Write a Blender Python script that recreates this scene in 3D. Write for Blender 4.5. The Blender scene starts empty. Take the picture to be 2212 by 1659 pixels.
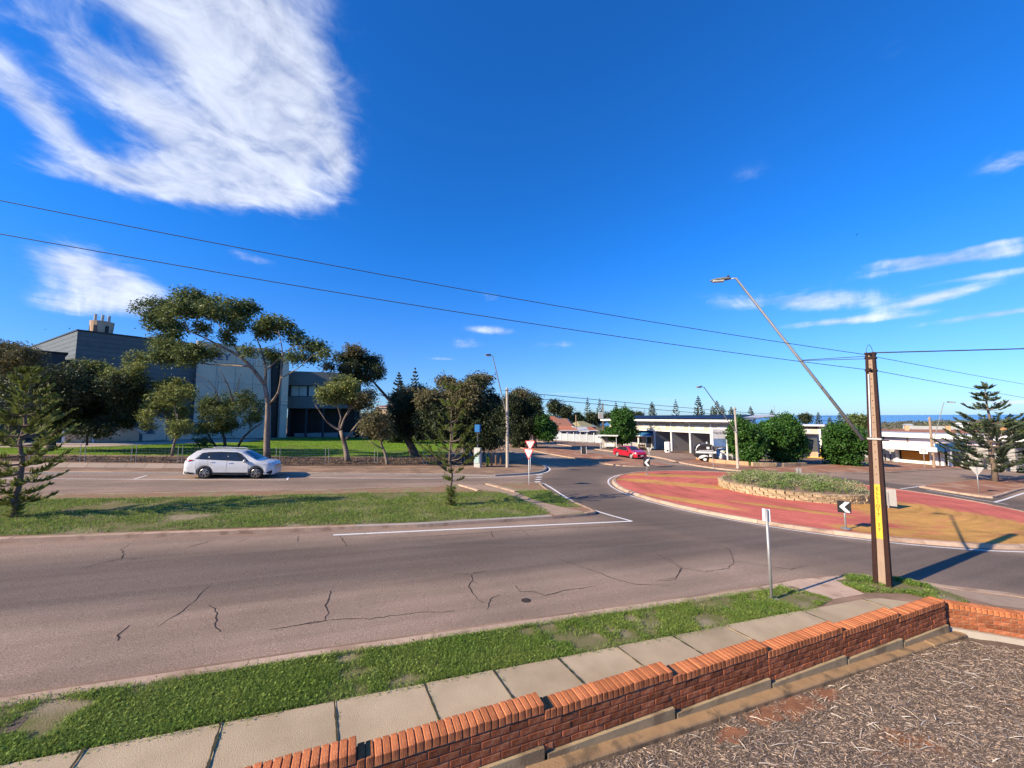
import bpy, math, random
import numpy as np
from mathutils import Vector, Matrix
rnd = random.Random(7)
RNG = np.random.default_rng(11)
R = math.radians
scene = bpy.context.scene
COL = scene.collection

# ------------------------------------------------------------------ camera
CAM_H = 3.85          # eye height above the street at x = 0
SLOPE = .042          # the street falls towards +x
YAW, PITCH, ROLL = R(67.5), R(4.87), R(.28)
FPX, PW, PH = 830.6, 2212., 1659.
_f = np.array([math.cos(YAW)*math.cos(PITCH), math.sin(YAW)*math.cos(PITCH), math.sin(PITCH)])
_r0 = np.array([math.sin(YAW), -math.cos(YAW), 0.]); _u0 = np.cross(_r0, _f)
_r = _r0*math.cos(ROLL)-_u0*math.sin(ROLL); _u = _u0*math.cos(ROLL)+_r0*math.sin(ROLL)
cd = bpy.data.cameras.new('camera'); cam = bpy.data.objects.new('camera', cd); COL.objects.link(cam)
cd.sensor_width = 36; cd.lens = 36*FPX/PW; cd.clip_start = .05; cd.clip_end = 150000
cam.matrix_world = Matrix(((_r[0], _u[0], -_f[0], 0), (_r[1], _u[1], -_f[1], 0), (_r[2], _u[2], -_f[2], CAM_H), (0, 0, 0, 1)))
scene.camera = cam

# ------------------------------------------------------------------ light
SUN_EL = R(28.5); SUN_AZ = R(186)     # the sun stands along the street, behind the left edge
sl = bpy.data.lights.new('sun', 'SUN'); sun = bpy.data.objects.new('sun', sl); COL.objects.link(sun)
sl.energy = 5; sl.angle = R(.5); sl.color = (1, .84, .61)
sd = Vector((math.cos(SUN_AZ)*math.cos(SUN_EL), math.sin(SUN_AZ)*math.cos(SUN_EL), math.sin(SUN_EL)))
sun.rotation_euler = sd.to_track_quat('Z', 'Y').to_euler()
scene.view_settings.view_transform = 'Standard'; scene.view_settings.look = 'None'
scene.view_settings.gamma = 1; scene.view_settings.exposure = .82
cy = scene.cycles; cy.use_adaptive_sampling = True; cy.adaptive_threshold = .03; cy.use_denoising = True
cy.max_bounces = 5; cy.diffuse_bounces = 2; cy.glossy_bounces = 2; cy.transmission_bounces = 3; cy.transparent_max_bounces = 6

# ------------------------------------------------------------------ sky
w = bpy.data.worlds.new('World'); scene.world = w; w.use_nodes = True
w.cycles.sampling_method = 'MANUAL'; w.cycles.sample_map_resolution = 512
nt = w.node_tree; nt.nodes.clear()
def nd(t, **k):
    n = nt.nodes.new(t)
    for a, b in k.items(): setattr(n, a, b)
    return n
def ln(a, b): nt.links.new(a, b)
def mth(op, a, b=None, c=None, clamp=False):
    n = nd('ShaderNodeMath', operation=op, use_clamp=clamp)
    for i, v in enumerate((a, b, c)):
        if v is None: continue
        if isinstance(v, (int, float)): n.inputs[i].default_value = v
        else: ln(v, n.inputs[i])
    return n.outputs[0]
out = nd('ShaderNodeOutputWorld'); bg = nd('ShaderNodeBackground'); ln(bg.outputs[0], out.inputs[0])
sky = nd('ShaderNodeTexSky', sky_type='NISHITA'); sky.sun_disc = False
sky.sun_elevation = SUN_EL; sky.sun_rotation = math.pi/2-SUN_AZ
sky.air_density = 1.0; sky.dust_density = .25; sky.ozone_density = 2.5; sky.altitude = 30
hs = nd('ShaderNodeMix', data_type='RGBA'); hs.blend_type = 'MULTIPLY'; hs.inputs[0].default_value = 1
ln(sky.outputs[0], hs.inputs[6])
tc = nd('ShaderNodeTexCoord'); sep = nd('ShaderNodeSeparateXYZ'); ln(tc.outputs['Generated'], sep.inputs[0])
el_ = nd('ShaderNodeMapRange', interpolation_type='SMOOTHSTEP'); ln(sep.outputs[2], el_.inputs[0]); el_.inputs['From Min'].default_value = -.02; el_.inputs['From Max'].default_value = .42
tint = nd('ShaderNodeMix', data_type='RGBA'); ln(el_.outputs[0], tint.inputs[0]); tint.inputs[6].default_value = (.36, .57, .98, 1); tint.inputs[7].default_value = (.10, .62, 1.30, 1)
ln(tint.outputs[2], hs.inputs[7])      # deep blue of dry coastal air, paler through the thicker air low down
zz = mth('MAXIMUM', sep.outputs[2], .012)
px_, py_ = mth('DIVIDE', sep.outputs[0], zz), mth('DIVIDE', sep.outputs[1], zz)   # cloud deck coordinates
cmb = nd('ShaderNodeCombineXYZ'); ln(px_, cmb.inputs[0]); ln(py_, cmb.inputs[1])
# cloud banks on the deck: centre, half-axes, heading, strength
CLOUDS = [(-.25, 1.34, .5, .17, 86, 1.1), (-.4, 1.1, .3, .22, 60, 1.0), (-.36, 1.68, .3, .15, 78, .95), (-.8, 2.02, .33, .13, 172, 1.15),
          (-.97, 1.66, .32, .085, 93, 1.0), (-.66, 1.5, .27, .09, 66, .85), (-.62, 1.8, .3, .16, 100, .95), (-.08, 1.58, .18, .05, 88, .65), (-.52, 1.95, .2, .1, 170, .8),
          (-1.8, 3.95, .75, .27, 108, 1.35), (-2.35, 4.6, .4, .2, 118, .8), (-1.66, 3.45, .4, .16, 100, .85),
          (3.7, 2.05, .75, .28, -18, .82), (4.85, 2.33, .55, .2, -50, .95), (3.58, 1.12, .42, .16, -58, 1.0), (4.6, 1.6, .38, .16, 65, .9), (3.3, 1.25, .2, .09, -40, .6), (4.2, 1.2, .3, .1, -60, .6),
          (5.93, 1.66, .45, .24, -85, 1.0), (3.45, .95, .15, .06, -60, .6), (2.4, .58, .12, .08, 0, .5), (1.34, .5, .05, .04, 0, .22), (1.51, 1.03, .1, .08, 30, .24),
          (1.4, 5.1, .4, .25, 80, .55), (1.57, 4.14, .35, .2, 0, .65), (2.54, 4.7, .3, .3, 0, .6), (1.04, 2.95, .2, .08, 60, .5), (-.6, 2.8, .14, .09, 40, .5), (1.44, 6.5, .25, .2, 0, .45),
          (8, 14.8, 1.6, .7, 0, .6), (52, 14.4, 9, 2, 16, 1.1), (20, 16, 5, 1.2, -20, .5)]
acc = None
def vmath(op, a, v):
    n = nd('ShaderNodeVectorMath', operation=op); ln(a, n.inputs[0]); n.inputs[1].default_value = v
    return n.outputs['Value'] if op == 'DOT_PRODUCT' else n.outputs[0]
for cx, cy, a, b, h, s in CLOUDS:
    v = vmath('SUBTRACT', cmb.outputs[0], (cx, cy, 0)); c_, s_ = math.cos(R(h))*.95, math.sin(R(h))*.95
    e1, e2 = vmath('DOT_PRODUCT', v, (c_/a, s_/a, 0)), vmath('DOT_PRODUCT', v, (-s_/b, c_/b, 0))
    q = mth('MULTIPLY_ADD', e1, e1, mth('MULTIPLY', e2, e2)); g_ = mth('POWER', 1/2.718, q)
    acc = mth('MULTIPLY_ADD', g_, s, acc if acc is not None else 0.)
acc = mth('MINIMUM', acc, 1.12)
hd = R(62)
mp = nd('ShaderNodeCombineXYZ')
ln(mth('ADD', mth('MULTIPLY', px_, math.cos(hd)*1.9), mth('MULTIPLY', py_, math.sin(hd)*1.9)), mp.inputs[0])
ln(mth('ADD', mth('MULTIPLY', px_, -math.sin(hd)*2.7), mth('MULTIPLY', py_, math.cos(hd)*2.7)), mp.inputs[1])
def noise(vec, sc, det, rough=.6, dist=0.):
    n = nd('ShaderNodeTexNoise'); n.inputs['Scale'].default_value = sc; n.inputs['Detail'].default_value = det
    n.inputs['Roughness'].default_value = rough; n.inputs['Distortion'].default_value = dist; ln(vec, n.inputs['Vector']); return n.outputs[0]
n1 = noise(mp.outputs[0], 1.9, 7, .56, .9); n2 = noise(cmb.outputs[0], 5.5, 7, .6, 1.0)
n3 = noise(tc.outputs['Generated'], 9., 7, .58, .5)      # billows, for the low banks seen from the side
lowb = nd('ShaderNodeMapRange', interpolation_type='SMOOTHSTEP'); ln(sep.outputs[2], lowb.inputs[0]); lowb.inputs['From Min'].default_value = .22; lowb.inputs['From Max'].default_value = .40; lowb.inputs['To Min'].default_value = .75; lowb.inputs['To Max'].default_value = .28
nzp = mth('ADD', mth('MULTIPLY', n1, .5), mth('MULTIPLY', n2, .5))
nz = mth('ADD', nzp, mth('MULTIPLY', mth('SUBTRACT', n3, nzp), lowb.outputs[0]))
dens = mth('ADD', mth('MULTIPLY', acc, .78), mth('MULTIPLY', mth('SUBTRACT', nz, .5), 2.3))
mr = nd('ShaderNodeMapRange', interpolation_type='SMOOTHSTEP'); ln(dens, mr.inputs[0])
mr.inputs['From Min'].default_value = .08; mr.inputs['From Max'].default_value = 1.0
cov = mth("MULTIPLY", mr.outputs[0], .80)
# no cloud of the list without its bank: fade by bank strength
mr2 = nd('ShaderNodeMapRange', interpolation_type='SMOOTHSTEP'); ln(acc, mr2.inputs[0])
mr2.inputs['From Min'].default_value = .04; mr2.inputs['From Max'].default_value = .42
cov = mth('MULTIPLY', cov, mr2.outputs[0])
shade = nd('ShaderNodeMapRange'); ln(nz, shade.inputs[0]); shade.inputs['From Min'].default_value = .3; shade.inputs['From Max'].default_value = .7
shade.inputs['To Min'].default_value = .42; shade.inputs['To Max'].default_value = 1.02
cc = nd('ShaderNodeMix', data_type='RGBA'); cc.blend_type = 'MULTIPLY'; cc.inputs[0].default_value = 1
cc.inputs[6].default_value = (6.3, 6.7, 7.6, 1); ln(shade.outputs[0], cc.inputs[7])
mx = nd('ShaderNodeMix', data_type='RGBA'); ln(cov, mx.inputs[0]); ln(hs.outputs[2], mx.inputs[6]); ln(cc.outputs[2], mx.inputs[7])
ln(mx.outputs[2], bg.inputs[0]); bg.inputs[1].default_value = .105

# ================================================================== helpers
def gz(x):                      # street plane
    return -SLOPE*x
def ray(px, py): return (_f*FPX+_r*(px-PW/2)-_u*(py-PH/2))/FPX
def at(px, py, dz=0.):          # where a sight line meets the street plane
    d = ray(px, py); k = (dz-CAM_H)/(d[2]+SLOPE*d[0]); return (k*d[0], k*d[1], CAM_H+k*d[2])
def ptd(px, py, depth):         # a point at a known distance in front of the eye
    d = ray(px, py)*depth; return (d[0], d[1], CAM_H+d[2])
def axy(pts): return [at(*p)[:2] for p in pts]

def tag(o, label=None, cat=None, group=None, kind=None):
    if label: o['label'] = label
    if cat: o['category'] = cat
    if group: o['group'] = group
    if kind: o['kind'] = kind
    return o
def thing(name, label, cat, loc=(0, 0, 0), rotz=0., group=None):
    o = bpy.data.objects.new(name, None); COL.objects.link(o); o.empty_display_size = .2
    o.location = loc; o.rotation_euler = (0, 0, rotz); return tag(o, label, cat, group)
def link(name, me, mat, parent=None, loc=None, rot=None):
    o = bpy.data.objects.new(name, me); COL.objects.link(o)
    if mat is not None and not me.materials:
        for m in (mat if isinstance(mat, (list, tuple)) else [mat]): me.materials.append(m)
    if parent is not None: o.parent = parent
    if loc is not None: o.location = loc
    if rot is not None: o.rotation_euler = rot
    return o
def copy_tree(o, parent=None):
    c = o.copy(); COL.objects.link(c); c.parent = parent
    for ch in [x for x in bpy.data.objects if x.parent == o]: copy_tree(ch, c)
    return c
def npmesh(name, V, F):
    V = np.asarray(V, np.float32); F = np.asarray(F, np.int32); k = F.shape[1]
    me = bpy.data.meshes.new(name)
    me.vertices.add(len(V)); me.vertices.foreach_set('co', V.ravel())
    me.loops.add(F.size); me.loops.foreach_set('vertex_index', F.ravel())
    me.polygons.add(len(F)); me.polygons.foreach_set('loop_start', np.arange(0, F.size, k, dtype=np.int32))
    me.update(calc_edges=True); return me
class MB:
    def __init__(s): s.v = []; s.f = []; s.m = []; s.mi = 0
    def add(s, vs, fs):
        o = len(s.v); s.v += [tuple(map(float, p)) for p in vs]
        for f in fs: s.f.append(tuple(i+o for i in f)); s.m.append(s.mi)
    def box(s, c, d, rz=0., rx=0., ry=0.):
        M = Matrix.Rotation(rz, 3, 'Z') @ Matrix.Rotation(ry, 3, 'Y') @ Matrix.Rotation(rx, 3, 'X')
        vs = [Vector(c)+M @ Vector((d[0]/2*a, d[1]/2*b, d[2]/2*e)) for e in (-1, 1) for b in (-1, 1) for a in (-1, 1)]
        s.add(vs, [(0, 2, 3, 1), (4, 5, 7, 6), (0, 1, 5, 4), (2, 6, 7, 3), (0, 4, 6, 2), (1, 3, 7, 5)])
    def bar(s, a, b, wd, ht, up=(0, 0, 1)):
        a, b = Vector(a), Vector(b); d = (b-a).normalized(); x = d.cross(Vector(up))
        x = x.normalized() if x.length > 1e-5 else Vector((1, 0, 0)); y = x.cross(d).normalized()
        vs = [p+x*wd/2*i+y*ht/2*j for p in (a, b) for i, j in ((-1, -1), (1, -1), (1, 1), (-1, 1))]
        s.add(vs, [(0, 3, 2, 1), (4, 5, 6, 7), (0, 1, 5, 4), (1, 2, 6, 5), (2, 3, 7, 6), (3, 0, 4, 7)])
    def tube(s, pts, rad, n=8, cap=True):
        pts = [Vector(p) for p in pts]
        if isinstance(rad, (int, float)): rad = [rad]*len(pts)
        vs = []; x = None
        for i, p in enumerate(pts):
            t = (pts[min(i+1, len(pts)-1)]-pts[max(i-1, 0)]).normalized()
            if x is None:
                x = t.cross(Vector((0, 0, 1)))
                if x.length < 1e-3: x = t.cross(Vector((0, 1, 0)))
            x = (x-t*x.dot(t)).normalized(); y = t.cross(x)
            for k in range(n):
                an = 2*math.pi*k/n; vs.append(p+(x*math.cos(an)+y*math.sin(an))*rad[i])
        fs = [(i*n+k, i*n+(k+1) % n, (i+1)*n+(k+1) % n, (i+1)*n+k) for i in range(len(pts)-1) for k in range(n)]
        if cap: fs += [tuple(range(n))[::-1], tuple((len(pts)-1)*n+k for k in range(n))]
        s.add(vs, fs)
    def lathe(s, prof, n=24, c=(0, 0, 0), axis='Z', cap=True):
        vs = []
        for r_, z in prof:
            for k in range(n):
                an = 2*math.pi*k/n; q = (r_*math.cos(an), r_*math.sin(an), z)
                if axis == 'Y': q = (q[0], q[2], q[1])
                if axis == 'X': q = (q[2], q[0], q[1])
                vs.append((c[0]+q[0], c[1]+q[1], c[2]+q[2]))
        fs = [(i*n+k, i*n+(k+1) % n, (i+1)*n+(k+1) % n, (i+1)*n+k) for i in range(len(prof)-1) for k in range(n)]
        if cap and prof[0][0] > 1e-4: fs.append(tuple(range(n))[::-1])
        if cap and prof[-1][0] > 1e-4: fs.append(tuple((len(prof)-1)*n+k for k in range(n)))
        s.add(vs, fs)
    def prism(s, poly, a, b):        # poly: 3D points of one face, extruded by the vector b-a
        n = len(poly); d = Vector(b)-Vector(a); P = [Vector(p) for p in poly]
        s.add(P+[p+d for p in P], [tuple(range(n))[::-1], tuple(range(n, 2*n))]+[(i, (i+1) % n, n+(i+1) % n, n+i) for i in range(n)])
    def quad(s, *p): s.add(p, [tuple(range(len(p)))])
    def mesh(s, name, fix=True, smooth=False):
        me = bpy.data.meshes.new(name); me.from_pydata(s.v, [], s.f)
        if any(s.m): me.polygons.foreach_set('material_index', s.m)
        if fix:
            import bmesh
            bm = bmesh.new(); bm.from_mesh(me); bmesh.ops.recalc_face_normals(bm, faces=bm.faces); bm.to_mesh(me); bm.free()
        if smooth: me.polygons.foreach_set('use_smooth', [True]*len(me.polygons))
        me.update(); return me
    def build(s, name, mat, parent=None, smooth=False, world=False, fix=True, loc=None, rot=None):
        if world and parent is not None:
            p = parent.location; s.v = [(a-p.x, b-p.y, c-p.z) for a, b, c in s.v]
        return link(name, s.mesh(name, fix, smooth), mat, parent, loc, rot)
def bevel(o, wdt, seg=2):
    m = o.modifiers.new('bevel', 'BEVEL'); m.width = wdt; m.segments = seg; m.limit_method = 'ANGLE'; return o
def solo(o, label, cat, group=None): return tag(o, label, cat, group)

# ================================================================== materials
MATS = {}
def mat(name, c1, c2=None, sc=6., rough=.8, bump=0., bsc=None, det=6., metal=0., spec=.16, island=0., objrand=0., c3=None, sc3=1., th=(.45, .6), stretch=None, trans=0., coat=0.):
    """two-tone noise colour, optional third patchy tone, per-piece variation, bump"""
    if name in MATS: return MATS[name]
    m = bpy.data.materials.new(name); m.use_nodes = True; t = m.node_tree; b = t.nodes['Principled BSDF']
    def n(k, **kw):
        q = t.nodes.new(k)
        for a_, v_ in kw.items(): setattr(q, a_, v_)
        return q
    if rough >= .88: spec = .02
    b.inputs['Roughness'].default_value = rough; b.inputs['Metallic'].default_value = metal; b.inputs['Specular IOR Level'].default_value = spec
    if coat: b.inputs['Coat Weight'].default_value = coat; b.inputs['Coat Roughness'].default_value = .06
    c2 = c2 or tuple(x*.85 for x in c1)
    co = n('ShaderNodeTexCoord'); vec = co.outputs['Object']
    if stretch:
        mpn = n('ShaderNodeMapping'); mpn.inputs['Scale'].default_value = stretch; t.links.new(vec, mpn.inputs[0]); vec = mpn.outputs[0]
    nz = n('ShaderNodeTexNoise'); nz.inputs['Scale'].default_value = sc; nz.inputs['Detail'].default_value = det; nz.inputs['Roughness'].default_value = .6
    t.links.new(vec, nz.inputs['Vector'])
    cr = n('ShaderNodeMapRange'); cr.inputs['From Min'].default_value = .3; cr.inputs['From Max'].default_value = .7; t.links.new(nz.outputs[0], cr.inputs[0])
    mx = n('ShaderNodeMix', data_type='RGBA'); t.links.new(cr.outputs[0], mx.inputs[0])
    mx.inputs[6].default_value = (*c1, 1); mx.inputs[7].default_value = (*c2, 1); col = mx.outputs[2]
    if c3:
        n3 = n('ShaderNodeTexNoise'); n3.inputs['Scale'].default_value = sc3; n3.inputs['Detail'].default_value = 5; t.links.new(vec, n3.inputs['Vector'])
        r3 = n('ShaderNodeMapRange', interpolation_type='SMOOTHSTEP'); r3.inputs['From Min'].default_value = th[0]; r3.inputs['From Max'].default_value = th[1]; t.links.new(n3.outputs[0], r3.inputs[0])
        m3 = n('ShaderNodeMix', data_type='RGBA'); t.links.new(r3.outputs[0], m3.inputs[0]); t.links.new(col, m3.inputs[6]); m3.inputs[7].default_value = (*c3, 1); col = m3.outputs[2]
    for amt, src in ((island, 'g'), (objrand, 'o')):
        if amt:
            s_ = n('ShaderNodeNewGeometry').outputs['Random Per Island'] if src == 'g' else n('ShaderNodeObjectInfo').outputs['Random']
            mrr = n('ShaderNodeMapRange'); mrr.inputs['To Min'].default_value = 1-amt; mrr.inputs['To Max'].default_value = 1+amt; t.links.new(s_, mrr.inputs[0])
            mm = n('ShaderNodeMix', data_type='RGBA'); mm.blend_type = 'MULTIPLY'; mm.inputs[0].default_value = 1
            t.links.new(col, mm.inputs[6]); t.links.new(mrr.outputs[0], mm.inputs[7]); col = mm.outputs[2]
    t.links.new(col, b.inputs['Base Color'])
    if trans:       # thin leaves let some light through
        tr = n('ShaderNodeBsdfTranslucent'); t.links.new(col, tr.inputs[0]); ms = n('ShaderNodeMixShader'); ms.inputs[0].default_value = trans
        t.links.new(b.outputs[0], ms.inputs[1]); t.links.new(tr.outputs[0], ms.inputs[2]); t.links.new(ms.outputs[0], t.nodes['Material Output'].inputs[0])
    if bump:
        nb = n('ShaderNodeTexNoise'); nb.inputs['Scale'].default_value = bsc or sc*4; nb.inputs['Detail'].default_value = 5; t.links.new(vec, nb.inputs['Vector'])
        bp = n('ShaderNodeBump'); bp.inputs['Strength'].default_value = bump; bp.inputs['Distance'].default_value = .02
        t.links.new(nb.outputs[0], bp.inputs['Height']); t.links.new(bp.outputs[0], b.inputs['Normal'])
    MATS[name] = m; return m

M_dirt = mat('dirt', (.29, .195, .135), (.20, .135, .095), 2.5, .95, .4, 30, c3=(.34, .225, .15), sc3=.6)
M_reddirt = mat('red_gravel', (.36, .18, .115), (.26, .125, .08), 18, .95, .5, 60, c3=(.40, .24, .16), sc3=.7)
M_reddirt2 = mat('dry_verge', (.33, .21, .13), (.24, .14, .09), 9, .95, .5, 50, c3=(.26, .22, .12), sc3=1.2)
M_forecourt = mat('forecourt', (.32, .23, .17), (.25, .175, .13), 1.2, .9, .15, 30, c3=(.20, .13, .10), sc3=.25)
M_conc = mat('concrete', (.46, .40, .33), (.39, .335, .275), 3, .9, .2, 60, c3=(.35, .31, .25), sc3=1.5, th=(.5, .7), objrand=.06)
M_path = mat('path_slab', (.48, .375, .245), (.41, .315, .205), 2.2, .92, .35, 90, c3=(.345, .265, .17), sc3=.9, th=(.45, .75), objrand=.08)
M_kerb = mat('kerb_concrete', (.50, .36, .265), (.41, .285, .205), 4, .92, .4, 70, c3=(.30, .20, .14), sc3=2.2, th=(.5, .7), objrand=.12)
M_kerbg = mat('grey_kerb', (.40, .36, .31), (.33, .29, .25), 5, .92, .3, 70, objrand=.08)
M_line = mat('road_paint', (.78, .76, .72), (.66, .63, .58), 14, .7, .1, 80, c3=(.45, .42, .39), sc3=9, th=(.6, .72))
M_crack = mat('crack_filler', (.035, .03, .028), (.06, .05, .045), 9, .95)
M_grass_soil = mat('grass_floor', (.14, .15, .05), (.21, .17, .095), 3.2, .95, .6, 60, c3=(.30, .24, .155), sc3=.9, th=(.52, .66))
M_grass = mat('grass_blade', (.15, .25, .04), (.25, .31, .07), .9, .6, 0, island=.5, trans=.35, c3=(.40, .35, .18), sc3=.8, th=(.58, .8))
M_lawn = mat('lawn', (.13, .235, .022), (.20, .30, .035), .7, .9, .6, 25, c3=(.17, .20, .05), sc3=.25)
M_brick = mat('brick', (.34, .11, .05), (.25, .075, .036), 14, .9, .6, 60, objrand=.34, c3=(.42, .19, .10), sc3=9, th=(.52, .72))
M_brickcap = mat('brick_cap', (.54, .195, .082), (.42, .14, .06), 14, .9, .5, 60, objrand=.22, c3=(.33, .11, .055), sc3=6, th=(.52, .72))
M_mortar = mat('mortar', (.30, .185, .125), (.22, .13, .09), 20, .95, .4, 60)
M_footing = mat('footing', (.40, .255, .135), (.31, .195, .105), 5, .93, .5, 50, c3=(.17, .12, .075), sc3=3.5, th=(.48, .68))
M_footing2 = mat('render_skirt', (.44, .325, .185), (.36, .265, .15), 5, .93, .5, 50, c3=(.24, .17, .10), sc3=2.5, th=(.48, .7))
M_mulchbed = mat('mulch_bed', (.20, .15, .115), (.13, .095, .07), 12, .95, .7, 80, c3=(.33, .14, .065), sc3=.55, th=(.6, .68))
M_chip = mat('mulch_chip', (.36, .27, .20), (.23, .165, .12), 30, .85, 0, island=.68, spec=.1)
M_sea = mat('sea_water', (.012, .055, .15), (.03, .12, .25), .002, .25, .0, stretch=(1, 1, 1), spec=.5)
M_scrub = mat('coastal_scrub', (.11, .115, .075), (.16, .15, .105), .02, .95, c3=(.07, .08, .055), sc3=.008)
M_wood = mat('timber', (.22, .14, .09), (.14, .09, .06), 8, .85, .3, 40)
M_steel = mat('galvanised', (.40, .39, .37), (.33, .32, .31), 9, .5, metal=.55)
M_rust = mat('painted_steel_brown', (.040, .017, .013), (.026, .011, .009), 7, .65, .2, 40, c3=(.20, .09, .045), sc3=2.0, th=(.71, .75))
M_pole = mat('pole_concrete', (.36, .255, .185), (.29, .20, .145), 5, .92, .3, 50, c3=(.24, .16, .115), sc3=1.2, th=(.5, .72), stretch=(1, 1, .4))
M_yellow = mat('yellow_paint', (.72, .44, .05), (.62, .37, .045), 9, .7, c3=(.55, .36, .10), sc3=6, th=(.6, .75))
M_black = mat('black_paint', (.02, .02, .022), (.03, .03, .03), 9, .5)
M_white = mat('white_paint', (.78, .77, .74), (.70, .69, .66), 3, .5)
M_whitem = mat('white_metal', (.70, .70, .69), (.60, .60, .59), 3, .45)
M_red = mat('sign_red', (.50, .055, .055), (.44, .05, .05), 5, .5)
M_wire = mat('wire', (.05, .045, .05), (.07, .06, .06), 3, .6)
M_glass = mat('dark_glass', (.015, .018, .022), (.03, .035, .04), .8, .06, spec=.6)
M_tyre = mat('tyre', (.02, .02, .02), (.03, .03, .03), 20, .85)
M_bark = mat('pale_bark', (.30, .24, .19), (.18, .14, .11), 5, .9, .5, 20, stretch=(1, 1, .35), c3=(.11, .085, .07), sc3=2, th=(.48, .65))
M_barkd = mat('dark_bark', (.13, .10, .08), (.08, .06, .05), 6, .95, .6, 20, stretch=(1, 1, .4))
M_barkp = mat('pine_bark', (.20, .155, .12), (.13, .095, .075), 6, .95, .6, 20, stretch=(1, 1, 2))
M_leaf_e = mat('gum_leaf', (.15, .185, .06), (.095, .125, .042), .7, .5, island=.45, trans=.3)
M_leaf_y = mat('gum_leaf_olive', (.25, .27, .075), (.16, .185, .055), .7, .5, island=.45, trans=.32)
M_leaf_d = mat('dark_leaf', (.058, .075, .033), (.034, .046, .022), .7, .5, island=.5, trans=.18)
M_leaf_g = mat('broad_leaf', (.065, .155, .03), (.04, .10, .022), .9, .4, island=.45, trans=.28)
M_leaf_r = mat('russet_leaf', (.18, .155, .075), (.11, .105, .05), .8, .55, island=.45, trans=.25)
M_pine = mat('pine_needle', (.25, .28, .07), (.165, .20, .052), 1.5, .55, island=.4, trans=.35)
M_pined = mat('far_pine_needle', (.055, .075, .042), (.075, .09, .055), .5, .7, island=.35)
M_shrub = mat('bed_shrub', (.20, .28, .08), (.14, .20, .06), .8, .7, island=.45, trans=.3, c3=(.30, .30, .16), sc3=.9)

# ================================================================== ground, sea, roads
def sheet(name, poly, h, m, kind='structure', parent=None, label=None):
    """flat polygon lying on the street plane, h above it"""
    me = bpy.data.meshes.new(name); vs = [(x, y, gz(x)+h) for x, y in poly]
    a = sum(poly[i][0]*poly[(i+1) % len(poly)][1]-poly[(i+1) % len(poly)][0]*poly[i][1] for i in range(len(poly)))
    if a < 0: vs = vs[::-1]
    me.from_pydata(vs, [], [tuple(range(len(vs)))]); me.update()
    o = link(name, me, m, parent)
    if kind and parent is None: tag(o, label, None, None, kind)
    return o
def island(name, poly, h, m, mside=None, depth=.25):
    a = sum(poly[i][0]*poly[(i+1) % len(poly)][1]-poly[(i+1) % len(poly)][0]*poly[i][1] for i in range(len(poly)))
    if a < 0: poly = poly[::-1]
    n = len(poly); vs = [(x, y, gz(x)+h) for x, y in poly]+[(x, y, gz(x)+h-depth) for x, y in poly]
    me = bpy.data.meshes.new(name); me.from_pydata(vs, [], [tuple(range(n))]+[(i, n+i, n+(i+1) % n, (i+1) % n) for i in range(n)])
    me.update(); o = link(name, me, [m, mside or m])
    me.polygons.foreach_set('material_index', [0]+[1]*n); return tag(o, kind='structure')
def resample(pts, step):
    P = [np.array(p[:2], float) for p in pts]; o = [P[0]]
    for a, b in zip(P, P[1:]):
        L = np.linalg.norm(b-a); k = max(1, int(round(L/step)))
        o += [a+(b-a)*i/k for i in range(1, k+1)]
    return [tuple(q) for q in o]
def chaikin(pts, it=2, closed=False):
    for _ in range(it):
        o = [] if closed else [pts[0]]
        n = len(pts)
        for i in range(n if closed else n-1):
            a, b = np.array(pts[i]), np.array(pts[(i+1) % n]); o += [tuple(a*.75+b*.25), tuple(a*.25+b*.75)]
        if not closed: o.append(pts[-1])
        pts = o
    return pts
def strip(name, pts, wd, h, m, parent, jit=0.):
    """ribbon along a polyline on the street plane"""
    n = len(pts); V = []
    for i, p in enumerate(pts):
        a, b = np.array(pts[max(i-1, 0)]), np.array(pts[min(i+1, n-1)]); t = (b-a)/(np.linalg.norm(b-a)+1e-9); q = np.array((-t[1], t[0]))
        w_ = (wd(i/(n-1)) if callable(wd) else wd)/2*(1+jit*RNG.uniform(-1, 1))
        for s_ in (1, -1):
            x, y = np.array(p)+q*w_*s_; V.append((x, y, gz(x)+h))
    F = [(2*i, 2*i+1, 2*i+3, 2*i+2) for i in range(n-1)]
    me = bpy.data.meshes.new(name); me.from_pydata(V, [], F); me.update(); return link(name, me, m, parent)
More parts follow.
